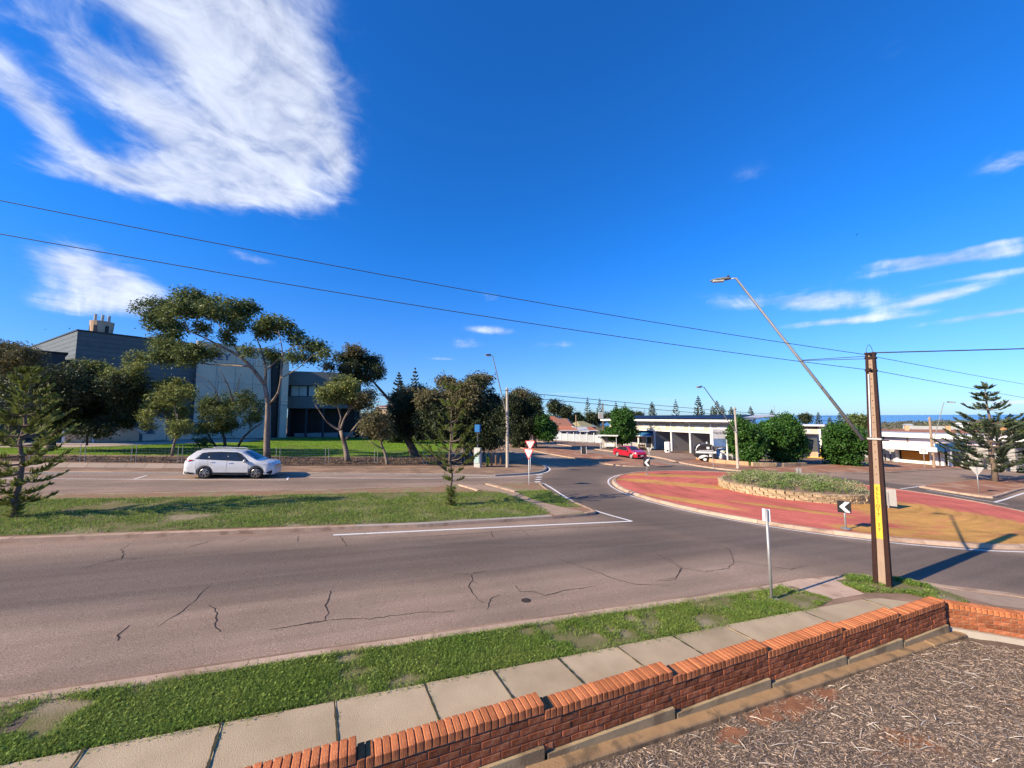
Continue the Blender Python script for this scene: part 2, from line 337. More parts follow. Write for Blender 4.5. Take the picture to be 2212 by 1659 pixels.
def kerb(pts, seg, wd, h, m, parent, gap=.012, lean=.03, drop=.0):
    """kerb stones laid end to end along a polyline (wd to the left of travel)"""
    P = resample(pts, .25); L = [0.]
    for a, b in zip(P, P[1:]): L.append(L[-1]+math.dist(a, b))
    tot = L[-1]; k = max(1, int(round(tot/seg))); xs = [p[0] for p in P]; ys = [p[1] for p in P]
    for i in range(k):
        s0, s1 = tot*i/k+gap/2, tot*(i+1)/k-gap/2; q = max(2, int((s1-s0)/.5)+1)
        cs = []
        for j in range(q):
            s_ = s0+(s1-s0)*j/(q-1); x, y = np.interp(s_, L, xs), np.interp(s_, L, ys)
            x2, y2 = np.interp(min(s_+.05, tot), L, xs)-np.interp(max(s_-.05, 0), L, xs), np.interp(min(s_+.05, tot), L, ys)-np.interp(max(s_-.05, 0), L, ys)
            d = math.hypot(x2, y2) or 1; nx, ny = -y2/d, x2/d; cs.append((x, y, nx, ny))
        V = []; jz = RNG.uniform(-.008, .008)
        for x, y, nx, ny in cs:
            for o_, z in ((0, -.06), (lean, h-.025), (lean+.03, h), (wd, h), (wd, -.06)):
                X, Y = x+nx*o_, y+ny*o_; V.append((X, Y, gz(X)+z+(jz if z > 0 else 0)))
        F = [(a*5+b, a*5+b+1, a*5+b+6, a*5+b+5) for a in range(q-1) for b in range(4)]+[(0, 1, 2, 3, 4), tuple(range((q-1)*5, q*5))[::-1]]
        me = bpy.data.meshes.new('kerb_stone'); me.from_pydata(V, [], F); me.update(); link('kerb_stone', me, m, parent)

# ---- terrain: one sheet out to the shore, falling to the coastal plain
TX = [-500, -70, 130, 230, 420, 700, 6000]; TZ = [4.2, 2.94, -5.46, -10.5, -18.5, -23.6, -24.4]
SEA = -26.
def terr(x, y):
    d = np.hypot(x, y); az = np.degrees(np.arctan2(y, x))
    z = np.interp(x, TX, TZ)+np.where(d > 300, .6*np.sin(x*.011)*np.cos(y*.013), 0)
    shore = np.interp(az, [-40, 5, 14, 19, 24, 27, 30, 40, 180], [5200, 4300, 3300, 2500, 1850, 1350, 1150, 1050, 1500])
    return np.where(d > shore, z-(d-shore)*.02, z)
rr = np.concatenate([np.linspace(.5, 30, 12), np.linspace(36, 140, 30), np.geomspace(150, 6500, 60)]); aa = np.radians(np.linspace(-95, 215, 156))
Rg, Ag = np.meshgrid(rr, aa, indexing='ij'); X = Rg*np.cos(Ag); Y = Rg*np.sin(Ag); Z = terr(X, Y)-np.where(Rg < 33, .7, .07)
na = len(aa); V = np.c_[X.ravel(), Y.ravel(), Z.ravel()]
I, J = np.meshgrid(np.arange(len(rr)-1), np.arange(na-1), indexing='ij'); I = I.ravel(); J = J.ravel()
F = np.c_[I*na+J, (I+1)*na+J, (I+1)*na+J+1, I*na+J+1]
M_terr = mat('terrain', (.24, .19, .13), (.17, .14, .095), .05, .95, c3=(.085, .10, .06), sc3=.012, th=(.42, .55))
tag(link('ground', npmesh('ground', V, F), M_terr), kind='structure')
me = bpy.data.meshes.new('sea'); s_ = 90000.
me.from_pydata([(-s_, -2000, SEA), (s_, -2000, SEA), (s_, s_, SEA), (-s_, s_, SEA)], [], [(0, 1, 2, 3)]); me.update()
tag(link('sea', me, M_sea), kind='structure')

# ---- asphalt with wheel-darkened lanes
RB = (25.4, 16.2); RR = 10.7         # roundabout centre and radius
def asphalt():
    m = bpy.data.materials.new('asphalt'); m.use_nodes = True; t = m.node_tree; b = t.nodes['Principled BSDF']
    def n(k, **kw):
        q = t.nodes.new(k)
        for a_, v_ in kw.items(): setattr(q, a_, v_)
        return q
    L = t.links.new
    def mt(op, a, c=None, cl=False):
        q = n('ShaderNodeMath', operation=op, use_clamp=cl)
        for i, v in enumerate((a, c)):
            if v is None: continue
            if isinstance(v, (int, float)): q.inputs[i].default_value = v
            else: L(v, q.inputs[i])
        return q.outputs[0]
    def mr(v, a, c, lo=0., hi=1.):
        q = n('ShaderNodeMapRange', interpolation_type='SMOOTHSTEP'); L(v, q.inputs[0])
        for k, z in (('From Min', a), ('From Max', c), ('To Min', lo), ('To Max', hi)): q.inputs[k].default_value = z
        return q.outputs[0]
    co = n('ShaderNodeTexCoord').outputs['Object']; sp = n('ShaderNodeSeparateXYZ'); L(co, sp.inputs[0]); x, y = sp.outputs[0], sp.outputs[1]
    def nz(sc, det=5, vec=co):
        q = n('ShaderNodeTexNoise'); q.inputs['Scale'].default_value = sc; q.inputs['Detail'].default_value = det; L(vec, q.inputs['Vector']); return q.outputs[0]
    mpn = n('ShaderNodeMapping'); mpn.inputs['Scale'].default_value = (.12, 1, 1); mpn.inputs['Rotation'].default_value = (0, 0, R(4)); L(co, mpn.inputs[0])
    st = nz(1.1, 4, mpn.outputs[0])
    yy = mt('ADD', mt('ADD', y, mt('MULTIPLY', x, .085)), mt('MULTIPLY', mt('SUBTRACT', st, .5), 1.6))
    lane = mt('MULTIPLY', mr(yy, 8.9, 10.6), mr(yy, 14.2, 12.4)); lane = mt('MULTIPLY', lane, mr(x, 16, 9))
    lane2 = mt('MULTIPLY', mt('MULTIPLY', mr(yy, 24.4, 25.3), mr(yy, 27.2, 26)), mr(x, 14, 8)); lane = mt('MAXIMUM', lane, mt('MULTIPLY', lane2, .45))
    dx, dy = mt('SUBTRACT', x, RB[0]), mt('SUBTRACT', y, RB[1]); rd = mt('SQRT', mt('ADD', mt('MULTIPLY', dx, dx), mt('MULTIPLY', dy, dy)))
    rd = mt('ADD', rd, mt('MULTIPLY', mt('SUBTRACT', nz(.35, 3), .5), 2.))
    ring = mt('MULTIPLY', mr(rd, 10.4, 11.8), mr(rd, 17.5, 14.2)); lane = mt('MAXIMUM', lane, ring)
    c1 = n('ShaderNodeMix', data_type='RGBA'); L(mr(nz(.45, 6), .35, .65), c1.inputs[0]); c1.inputs[6].default_value = (.32, .23, .17, 1); c1.inputs[7].default_value = (.26, .188, .142, 1)
    c2 = n('ShaderNodeMix', data_type='RGBA'); L(mt('MULTIPLY', lane, .82), c2.inputs[0]); L(c1.outputs[2], c2.inputs[6]); c2.inputs[7].default_value = (.125, .10, .085, 1)
    # stone chips
    gr = nz(55, 3); c3 = n('ShaderNodeMix', data_type='RGBA'); c3.blend_type = 'MULTIPLY'; c3.inputs[0].default_value = 1
    L(c2.outputs[2], c3.inputs[6]); L(mr(gr, .3, .7, .68, 1.34), c3.inputs[7])
    mps = n('ShaderNodeMapping'); mps.inputs['Scale'].default_value = (.10, 2.6, 1); mps.inputs['Rotation'].default_value = (0, 0, R(4)); L(co, mps.inputs[0])
    c3b = n('ShaderNodeMix', data_type='RGBA'); c3b.blend_type = 'MULTIPLY'; c3b.inputs[0].default_value = 1; L(c3.outputs[2], c3b.inputs[6]); L(mt('MULTIPLY', mr(nz(1.0, 6, mps.outputs[0]), .3, .7, .91, 1.08), mr(nz(.23, 4), .3, .7, .88, 1.1)), c3b.inputs[7]); c3 = c3b
    sp2 = mr(nz(1.6, 6), .66, .8); c4 = n('ShaderNodeMix', data_type='RGBA'); L(mt('MULTIPLY', sp2, .35), c4.inputs[0]); L(c3.outputs[2], c4.inputs[6]); c4.inputs[7].default_value = (.27, .21, .17, 1)
    L(c4.outputs[2], b.inputs['Base Color']); b.inputs['Roughness'].default_value = .9; b.inputs['Specular IOR Level'].default_value = .03
    bp = n('ShaderNodeBump'); bp.inputs['Strength'].default_value = .35; bp.inputs['Distance'].default_value = .01; L(nz(90, 3), bp.inputs['Height']); L(bp.outputs[0], b.inputs['Normal'])
    return m
M_asph = asphalt()
road = sheet('road', [(-70, 7.5), (-10, 7.2), (9, 6.2), (13, 5.4), (15.2, 3.8), (16, 1), (16.2, -30), (128, -30), (128, 122), (-70, 122)], 0., M_asph)

# ---- blocks and islands
A_k = [(-60, 10.8), (-4.12, 7.47), (-.6, 7.32), (3.4, 7.08), (7.02, 6.84)]+axy([(1671, 1268), (1728, 1258), (1781, 1252), (1850, 1248), (1941, 1253), (1995, 1265), (2066, 1276), (2212, 1291)])
A_k = A_k+[(A_k[-1][0]+.8, A_k[-1][1]-2.2), (A_k[-1][0]+1.1, -3)]
A_s = A_k[:4]+chaikin(A_k[4:], 2)
blockA = island('near_verge', A_s+[(14.2, 2.25), (11.62, 4.6), (-60, 5.9)], .10, M_dirt, M_kerb, .6)
B_near = [(-60, 21.6), (-9.03, 15.77), (.21, 14.67)]+axy([(900, 1140), (1194, 1121.5)])
B_nose = axy([(1194, 1121.5), (1268, 1115), (1290, 1111), (1284, 1106), (1238, 1087), (1194, 1068), (1172, 1052), (1168, 1046)])
B_far = axy([(1168, 1046), (1100, 1047.5), (1000, 1052), (713, 1062), (79, 1073)])+[(-60, 27.9)]
medB = island('median_strip', B_near[:-1]+chaikin(B_nose, 2)+B_far[1:], .11, M_reddirt2, M_kerb)
C_k = [(-60, 35.5)]+axy([(83, 1024), (628, 1025), (1000, 1027.5), (1070, 1029)])
C_c = axy([(1070, 1029), (1163, 1024), (1184, 1016), (1176, 1006), (1137, 989), (1095, 973), (1053, 961)])
C_far = [(C_c[-1][0]+12, 118)]
C_sm = chaikin(C_c, 2)
blockC = island('far_verge', C_k[:-1]+C_sm+C_far+[(-69, 118), (-69, 37)], .11, M_dirt, M_kerbg)
E_p = axy([(1452, 1008.5), (1397, 1010), (1323, 1006.5), (1266, 995.4), (1206, 985), (1162, 977), (1120, 967), (1085, 957), (1090, 953), (1130, 958), (1180, 965), (1241, 975), (1300, 984), (1370, 994), (1440, 1004.5)])
medE = island('cross_street_median', chaikin(E_p, 2, True), .11, M_reddirt, M_kerb)
F_k = axy([(1120, 946), (1180, 957), (1290, 972), (1340, 978), (1420, 988), (1470, 1001), (1539, 1013), (1610, 1020), (1722, 1025.5), (1880, 1024), (1990, 1018), (2097, 1014), (2212, 1010)])
F_e = [(127, F_k[-1][1]+1.), (127, 121), (F_k[0][0]+6, 121)]
F_s = chaikin(F_k, 2)
blockF = island('corner_forecourt', F_s+F_e, .10, M_forecourt, M_kerb)
G_p = axy([(1985, 1053), (2060, 1066), (2140, 1077.5), (2158, 1075), (2212, 1057), (2300, 1043), (2420, 1030), (2300, 1026), (2150, 1036), (2031, 1046)])
medG = island('side_street_median', chaikin(G_p, 1, True), .11, M_reddirt, M_kerb)

# roundabout apron: worn red and ochre paint
def apron():
    m = bpy.data.materials.new('apron_paint'); m.use_nodes = True; t = m.node_tree; b = t.nodes['Principled BSDF']; L = t.links.new
    def n(k, **kw):
        q = t.nodes.new(k)
        for a_, v_ in kw.items(): setattr(q, a_, v_)
        return q
    def mt(op, a, c=None):
        q = n('ShaderNodeMath', operation=op)
        for i, v in enumerate((a, c)):
            if v is None: continue
            if isinstance(v, (int, float)): q.inputs[i].default_value = v
            else: L(v, q.inputs[i])
        return q.outputs[0]
    def mr(v, a, c, lo=0., hi=1.):
        q = n('ShaderNodeMapRange', interpolation_type='SMOOTHSTEP'); L(v, q.inputs[0])
        for k, z in (('From Min', a), ('From Max', c), ('To Min', lo), ('To Max', hi)): q.inputs[k].default_value = z
        return q.outputs[0]
    co = n('ShaderNodeTexCoord').outputs['Object']; sp = n('ShaderNodeSeparateXYZ'); L(co, sp.inputs[0]); x, y = sp.outputs[0], sp.outputs[1]
    def nz(sc, det=5, vec=co):
        q = n('ShaderNodeTexNoise'); q.inputs['Scale'].default_value = sc; q.inputs['Detail'].default_value = det; L(vec, q.inputs['Vector']); return q.outputs[0]
    acc = None     # ochre fields: centre, half axes, heading
    for (px, py), a, bb, hd in (((1455, 1046), 4.4, 1.0, -52), ((1455, 1028), 4.2, 1.1, -28), ((1490, 1082), 2.6, .55, -70), ((2080, 1130), 6.0, 3.6, 70), ((2180, 1160), 4.5, 3.2, 80), ((1990, 1100), 3.5, 1.2, 95), ((1700, 1100), 2.6, .35, -60), ((1950, 1150), 2.5, .8, -40)):
        gx, gy, _ = at(px, py, .13); c_, s_ = math.cos(R(hd)), math.sin(R(hd)); dx, dy = mt('SUBTRACT', x, gx), mt('SUBTRACT', y, gy)
        e1 = mt('ADD', mt('MULTIPLY', dx, c_/a), mt('MULTIPLY', dy, s_/a)); e2 = mt('ADD', mt('MULTIPLY', dx, -s_/bb), mt('MULTIPLY', dy, c_/bb))
        g = mr(mt('ADD', mt('MULTIPLY', e1, e1), mt('MULTIPLY', e2, e2)), 1.6, .4); acc = g if acc is None else mt('MAXIMUM', acc, g)
    mp = n('ShaderNodeMapping'); mp.inputs['Rotation'].default_value = (0, 0, R(35)); mp.inputs['Scale'].default_value = (.5, 2.2, 1); L(co, mp.inputs[0])
    nn = mt('ADD', mt('MULTIPLY', nz(1.0, 7, mp.outputs[0]), .5), mt('ADD', mt('MULTIPLY', nz(3.2, 6), .3), mt('MULTIPLY', nz(14, 4), .2)))
    f = mr(mt('ADD', mt('MULTIPLY', acc, .34), nn), .58, .86)
    c1 = n('ShaderNodeMix', data_type='RGBA'); L(nz(2.5, 6), c1.inputs[0]); c1.inputs[6].default_value = (.62, .175, .13, 1); c1.inputs[7].default_value = (.49, .13, .095, 1)
    c2 = n('ShaderNodeMix', data_type='RGBA'); L(nz(4, 6), c2.inputs[0]); c2.inputs[6].default_value = (.60, .34, .10, 1); c2.inputs[7].default_value = (.48, .24, .075, 1)
    c3 = n('ShaderNodeMix', data_type='RGBA'); L(f, c3.inputs[0]); L(c1.outputs[2], c3.inputs[6]); L(c2.outputs[2], c3.inputs[7])
    c4 = n('ShaderNodeMix', data_type='RGBA'); c4.blend_type = 'MULTIPLY'; c4.inputs[0].default_value = 1; L(c3.outputs[2], c4.inputs[6]); L(mr(nz(40, 3), .3, .7, .72, 1.22), c4.inputs[7])
    ax_, ay_ = mt('SUBTRACT', x, RB[0]), mt('SUBTRACT', y, RB[1]); pol = n('ShaderNodeCombineXYZ'); L(mt('MULTIPLY', mt('SQRT', mt('ADD', mt('MULTIPLY', ax_, ax_), mt('MULTIPLY', ay_, ay_))), 3.2), pol.inputs[0]); L(mt('MULTIPLY', mt('ARCTAN2', ay_, ax_), 1.6), pol.inputs[1])
    c5 = n('ShaderNodeMix', data_type='RGBA'); c5.blend_type = 'MULTIPLY'; c5.inputs[0].default_value = 1; L(c4.outputs[2], c5.inputs[6]); L(mt('MULTIPLY', mr(nz(1.0, 6, pol.outputs[0]), .34, .56, .86, 1.04), mr(nz(.6, 5), .3, .7, .84, 1.1)), c5.inputs[7]); c4 = c5
    L(c4.outputs[2], b.inputs['Base Color']); b.inputs['Roughness'].default_value = .9; b.inputs['Specular IOR Level'].default_value = .03
    bp = n('ShaderNodeBump'); bp.inputs['Strength'].default_value = .4; bp.inputs['Distance'].default_value = .01; L(nz(60, 3), bp.inputs['Height']); L(bp.outputs[0], b.inputs['Normal'])
    return m
circ = lambda r_, n=72, c=RB: [(c[0]+r_*math.cos(2*math.pi*i/n), c[1]+r_*math.sin(2*math.pi*i/n)) for i in range(n)]
# domed apron as one raised disc
def disc(name, rads, hs, m):
    V = []; n = 72
    for r_, h in zip(rads, hs): V += [(x, y, gz(x)+h) for x, y in circ(r_, n)]
    F = [(i*n+k, (i+1)*n+k, (i+1)*n+(k+1) % n, i*n+(k+1) % n) for i in range(len(rads)-1) for k in range(n)]+[tuple((len(rads)-1)*n+k for k in range(n))]
    me = bpy.data.meshes.new(name); me.from_pydata(V, [], F); me.update(); return tag(link(name, me, m), kind='structure')
rb = disc('roundabout_apron', [RR-.28, RR-.281, 7, 5, 3], [-.1, .10, .17, .20, .22], apron())
kerb([p for p in circ(RR)]+[circ(RR)[0]], 1.25, .30, .125, M_kerb, rb, lean=.1)
strip('edge_line', circ(RR+.22)+[circ(RR+.22)[0]], .10, .006, M_line, road)

# ---- kerb stones
kerb(A_s[1:], 2.7, -.28, .112, M_kerb, blockA, lean=-.1)
bn = [(-24, B_near[0][1]+(B_near[1][1]-B_near[0][1])*36/51)]+B_near[1:3]
kerb(bn, 1.5, .2, .125, M_kerb, medB)
kerb([B_near[2]]+B_near[3:], 2.4, .2, .13, M_kerbg, medB)
kerb(chaikin(B_nose, 2)[6:], 1.2, .16, .125, M_kerb, medB)
kerb(B_far[:4]+[(-24, B_far[-2][1]+.9)], 2.4, .16, .125, M_kerb, medB)
kerb([C_k[0]]+C_k[1:-1], 2.6, .22, .125, M_kerb, blockC)
kerb(C_sm, 1.5, .18, .125, M_kerbg, blockC)
kerb(chaikin(E_p[:8], 2), 1.8, -.2, .125, M_kerb, medE, lean=-.03)
kerb(F_s[6:], 2.4, .2, .115, M_kerb, blockF)
kerb(chaikin(G_p[:6], 1), 1.8, .2, .125, M_kerb, medG)

# ---- painted lines (children of the road)
strip('edge_line', resample(axy([(720, 1156), (900, 1147.5), (1100, 1138), (1365, 1126)]), 1.), .13, .006, M_line, road)
strip('edge_line', resample(chaikin(axy([(1365, 1126), (1310, 1111), (1255, 1093), (1215, 1070), (1190, 1053), (1172, 1043), (1150, 1044)]), 1), 1.), .13, .0062, M_line, road)
strip('edge_line', resample(chaikin(axy([(668, 1032), (850, 1033.5), (1000, 1033), (1100, 1030), (1165, 1025), (1190, 1017), (1185, 1008), (1140, 990), (1098, 975), (1060, 963)]), 2), 1.), .12, .006, M_line, road)
strip('edge_line', resample(axy([(-60, 1033), (60, 1034), (400, 1036), (620, 1037)]), 1.), .10, .006, M_line, road)
strip('bay_line', axy([(287, 1036), (317, 1027)]), .10, .0065, M_line, road)
strip('bay_line', axy([(620, 1037), (623, 1030)]), .10, .0065, M_line, road)
strip('edge_line', resample(axy([(60, 1074.5), (713, 1064), (1000, 1054), (1100, 1049.5)]), 1.), .10, .006, M_line, road)
for i in range(4):          # give-way bars
    a, b2 = at(1160+i*-1.6, 1026.2+i*5, 0), at(1172-i*1.6, 1025.6+i*5, 0)
    strip('give_way_bar', [a[:2], b2[:2]], .32, .0065, M_line, road)
strip('edge_line', resample(axy([(1945, 1056), (2000, 1049), (2060, 1044)]), 1.), .12, .006, M_line, road)
strip('edge_line', resample(axy([(2148, 1085), (2170, 1079), (2212, 1065), (2290, 1047)]), 1.), .14, .006, M_line, road)
strip('edge_line', resample(axy([(2000, 1058), (2100, 1077), (2178, 1090)]), 1.), .10, .006, M_line, road)
strip('lane_line', axy([(1165, 985), (1205, 992)]), .1, .006, M_line, road)
# ---- cracks
CR6 = [[(480, 500), (600, 465), (710, 445), (720, 420), (705, 390), (750, 360)], [(720, 445), (840, 443)], [(1080, 382), (1190, 350), (1225, 335)], [(925, 838), (1000, 780), (1070, 745), (1105, 710), (1170, 650), (1215, 605)],
       [(1205, 715), (1260, 745), (1255, 800), (1245, 835), (1285, 870)], [(665, 925), (705, 880), (720, 855), (760, 830)], [(1570, 858), (1700, 835), (1880, 805)], [(1380, 345), (1440, 325)], [(1735, 310), (1730, 345)]]
CR7 = [[(110, 805), (140, 760), (118, 715), (145, 680), (150, 625)], [(-60, 833), (110, 805), (240, 788), (380, 792), (500, 775), (690, 755), (870, 747)], [(1040, 705), (1000, 680), (955, 605), (975, 570), (965, 535), (830, 525)], [(965, 535), (1050, 512)],
       [(975, 570), (1010, 590)], [(1065, 735), (1075, 690), (1090, 665), (1130, 655)], [(1220, 600), (1250, 635), (1330, 635), (1390, 655), (1500, 630), (1680, 602)], [(1460, 440), (1580, 480), (1720, 530), (1800, 560), (1920, 592), (2120, 598)],
       [(2035, 575), (2150, 565), (2190, 500), (2100, 450), (2000, 390)], [(420, 345), (480, 325), (760, 310), (1150, 285), (1500, 262), (1890, 250), (2150, 235)], [(205, 310), (245, 370)], [(1080, 285), (1095, 320)], [(1260, 280), (1310, 315)]]
CR8 = [[(0, 135), (80, 170), (130, 210), (100, 270), (0, 285)], [(130, 210), (270, 235), (410, 215), (450, 170), (420, 100), (330, 60)], [(450, 170), (600, 190), (790, 220), (890, 200)]]
for L_, ox, oy, k in ((CR6, 0, 1042.3, .3717), (CR7, 658.3, 1042.3, .372), (CR8, 1426.4, 1152., .3552)):
    for c in L_:
        p = resample(axy([(ox+a*k, oy+b*k) for a, b in c]), .12)
        p = [(x+RNG.normal()*.015, y+RNG.normal()*.015) for x, y in p]
        wmax = RNG.uniform(.010, .018)
        strip('crack', p, lambda u, wm=wmax: .006+wm*math.sin(math.pi*min(max(u, .02), .98))**.5, .004, M_crack, road, .5)
m_ = MB(); q = at(1136, 1297, .0); m_.lathe([(.11, 0), (.10, .006), (0, .007)], 18, (q[0], q[1], q[2])); m_.build('oval_stain', M_crack, road)  # dark oval stain on the asphalt, built as a low disc

# ================================================================== near verge: path, brick wall, mulch, grass
def inpoly(px, py, poly):
    px, py = np.asarray(px), np.asarray(py); r_ = np.zeros(px.shape, bool); n = len(poly)
    for i in range(n):
        (x1, y1), (x2, y2) = poly[i], poly[(i+1) % n]
        c = ((y1 > py) != (y2 > py)) & (px < (x2-x1)*(py-y1)/((y2-y1) or 1e-9)+x1); r_ ^= c
    return r_
def vnoise(x, y, sc, seed=0):       # cheap value noise for patchiness
    x, y = np.asarray(x)*sc, np.asarray(y)*sc; xi, yi = np.floor(x).astype(int), np.floor(y).astype(int); fx, fy = x-xi, y-yi
    fx, fy = fx*fx*(3-2*fx), fy*fy*(3-2*fy)
    def h(a, b):
        v = np.sin(a*127.1+b*311.7+seed*74.7)*43758.5453; return v-np.floor(v)
    return (h(xi, yi)*(1-fx)+h(xi+1, yi)*fx)*(1-fy)+(h(xi, yi+1)*(1-fx)+h(xi+1, yi+1)*fx)*fy
def scatter(poly, n, bare=None, seed=0):
    xs = [p[0] for p in poly]; ys = [p[1] for p in poly]; k = int(n*2.5)
    x, y = RNG.uniform(min(xs), max(xs), k), RNG.uniform(min(ys), max(ys), k); ok = inpoly(x, y, poly)
    if bare is not None:
        v = .6*vnoise(x, y, bare[0], seed)+.4*vnoise(x, y, bare[0]*3.1, seed+1); ok &= v+RNG.normal(0, .07, k) > bare[1]
    return x[ok][:n], y[ok][:n]
def blades(name, x, y, z, hg, wd, m, parent=None, kind=None, leaf=.35, lmax=.05, label=None, cat=None):
    """grass blades (one triangle) and low broad leaves (one quad) as one mesh"""
    n = len(x); q = RNG.random(n) < leaf
    an = RNG.uniform(0, 2*math.pi, n); H = hg*RNG.uniform(.5, 1.25, n)*(.6+.8*vnoise(x, y, 1.3, 5)); W = wd*RNG.uniform(.6, 1.4, n)
    ln_ = RNG.uniform(.1, .9, n)*H; la = RNG.uniform(0, 2*math.pi, n)
    i = ~q; a = an[i]; c, s = np.cos(a)*W[i]/2, np.sin(a)*W[i]/2
    V1 = np.stack([np.c_[x[i]-c, y[i]-s, z[i]], np.c_[x[i]+c, y[i]+s, z[i]], np.c_[x[i]+ln_[i]*np.cos(la[i]), y[i]+ln_[i]*np.sin(la[i]), z[i]+H[i]]], 1).reshape(-1, 3)
    i = q; a = an[i]; Lf = np.minimum(H[i]*RNG.uniform(.4, .8, i.sum()), lmax); w2 = Lf*.33; h0 = H[i]*RNG.uniform(.1, .7, i.sum()); tl = RNG.uniform(-.2, .8, i.sum())
    ca, sa = np.cos(a), np.sin(a)
    b0 = np.c_[x[i], y[i], z[i]+h0]; tip = b0+np.c_[ca*Lf, sa*Lf, tl*Lf]; mid = b0+np.c_[ca*Lf*.55, sa*Lf*.55, tl*Lf*.7]
    V2 = np.stack([b0, mid+np.c_[-sa*w2, ca*w2, 0*w2], tip, mid+np.c_[sa*w2, -ca*w2, 0*w2]], 1).reshape(-1, 3)
    V = np.r_[V1, V2]; n1 = len(V1)//3; n2 = len(V2)//4
    me = bpy.data.meshes.new(name); me.vertices.add(len(V)); me.vertices.foreach_set('co', V.astype(np.float32).ravel())
    me.loops.add(len(V)); me.loops.foreach_set('vertex_index', np.arange(len(V), dtype=np.int32))
    me.polygons.add(n1+n2); me.polygons.foreach_set('loop_start', np.r_[np.arange(n1)*3, n1*3+np.arange(n2)*4].astype(np.int32)); me.update(calc_edges=True)
    o = link(name, me, m, parent); return tag(o, label, cat, None, kind or 'stuff')

# yard floor
yard = sheet('mulch_bed', [(-60, 5.75), (11.6, 4.45), (14.2, 2.15), (16.4, -3), (16.4, -29), (-60, -29)], -.27, M_mulchbed)
# footpath slabs
M_joint = mat('joint_moss', (.075, .07, .045), (.05, .045, .032), 12, .95)
path = tag(bpy.data.objects.new('footpath', None), kind='structure'); COL.objects.link(path)
JX = [-6.6, -5.2, -3.85, -2.57, -1.31, -.06, 1.1, 2.12, 3.2, 4.32, 5.49, 6.76, 8.88, 10.9]
def pedge(x): return 5.9-.044*x
for a, b in zip(JX, JX[1:]):
    g = .007; h = .125+RNG.uniform(-.006, .006); m_ = MB(); sk = .05
    q = [(a+g+sk, 4.66-.018*a), (b-g+sk, 4.66-.018*b), (b-g-sk, pedge(b)), (a+g-sk, pedge(a))]
    m_.prism([(x, y, gz(x)+h-.12) for x, y in q], (0, 0, 0), (0, 0, .12)); o = m_.build('slab', M_path, path); bevel(o, .004, 1)
    strip('joint', resample([(b+.05, 4.66-.018*b), (b-.05, pedge(b))], .08), .026, .1325, M_joint, path, .6)
q = axy([(1867, 1294), (1950, 1298), (1990, 1312), (1990, 1330), (1900, 1340)])
m_ = MB(); q2 = [(10.93, 4.6), (10.85, 5.4), (11.35, 5.3), (11.9, 4.85), (11.75, 4.6)]
m_.prism([(x, y, gz(x)+.0) for x, y in q2], (0, 0, 0), (0, 0, .125)); m_.build('slab', M_path, path)
# concrete under the grass edge and kerb ramp
rp = axy([(1688, 1268), (1728, 1259.5), (1790, 1254.5), (1868, 1293), (1800, 1305)]); sheet('kerb_ramp', rp, .106, M_kerb, parent=blockA)
sheet('side_strip', axy([(2000, 1272), (2066, 1280), (2212, 1297), (2260, 1330), (2150, 1318), (2085, 1300)]), .104, mat('dusty_strip', (.36, .27, .2), (.3, .215, .155), 5, .95, .3, 50), parent=blockA)
VP = [(-9, 6.33), (-9, 7.5), (-4.1, 7.2), (-.6, 7.05), (3.4, 6.8), (7.0, 6.56), (9.4, 6.45)]+axy([(1688, 1272), (1800, 1306)])+[(9.3, pedge(9.3)+.02), (0, pedge(0)+.02)]
sheet('grass_floor', VP, .104, M_grass_soil, parent=blockA)
def gplane(x, h): return -SLOPE*x+h
x, y = scatter(VP, 230000, (1.5, .41), 3); blades('verge_grass', x, y, gplane(x, .104), .055, .007, M_grass, leaf=.22, lmax=.034)
ex, ey = [], []
for a, b in (((-9, 6.33), (9.3, pedge(9.3)+.02)), ((-9, 7.5), (-4.1, 7.2)), ((-4.1, 7.2), (3.4, 6.8)), ((3.4, 6.8), (9.4, 6.45))):
    n_e = int(math.dist(a, b)*420); t_ = RNG.random(n_e); xe = a[0]+(b[0]-a[0])*t_; ye = a[1]+(b[1]-a[1])*t_; k_ = vnoise(xe, ye*0, 2.2, 21); ex.append(xe); ey.append(ye+RNG.normal(0, .02+.06*k_, n_e))
ex, ey = np.concatenate(ex), np.concatenate(ey); blades('edge_grass', ex, ey, gplane(ex, .112), .05, .007, M_grass, leaf=.25, lmax=.03)
sheet('bare_patch', axy([(-60, 1560), (0, 1555), (60, 1570), (30, 1600), (-60, 1625)], ), .107, M_mulchbed, parent=blockA)
PP = axy([(1792, 1262), (1830, 1252), (1945, 1258), (2010, 1275), (2080, 1300), (2100, 1316), (2040, 1312), (1960, 1292), (1868, 1290)])
sheet('grass_floor', PP, .1045, M_grass_soil, parent=blockA)
x, y = scatter(PP, 11000, (1.4, .42), 5); blades('corner_grass', x, y, gplane(x, .105), .09, .010, M_grass)
x, y = [], []
for i in range(900):
    j = rnd.choice(JX[2:]); t = rnd.random(); x.append(j+rnd.gauss(0, .012)); y.append(4.7+t*(pedge(j)-4.7))
x, y = np.array(x), np.array(y); blades('joint_weeds', x, y, gplane(x, .11), .035, .006, M_grass)

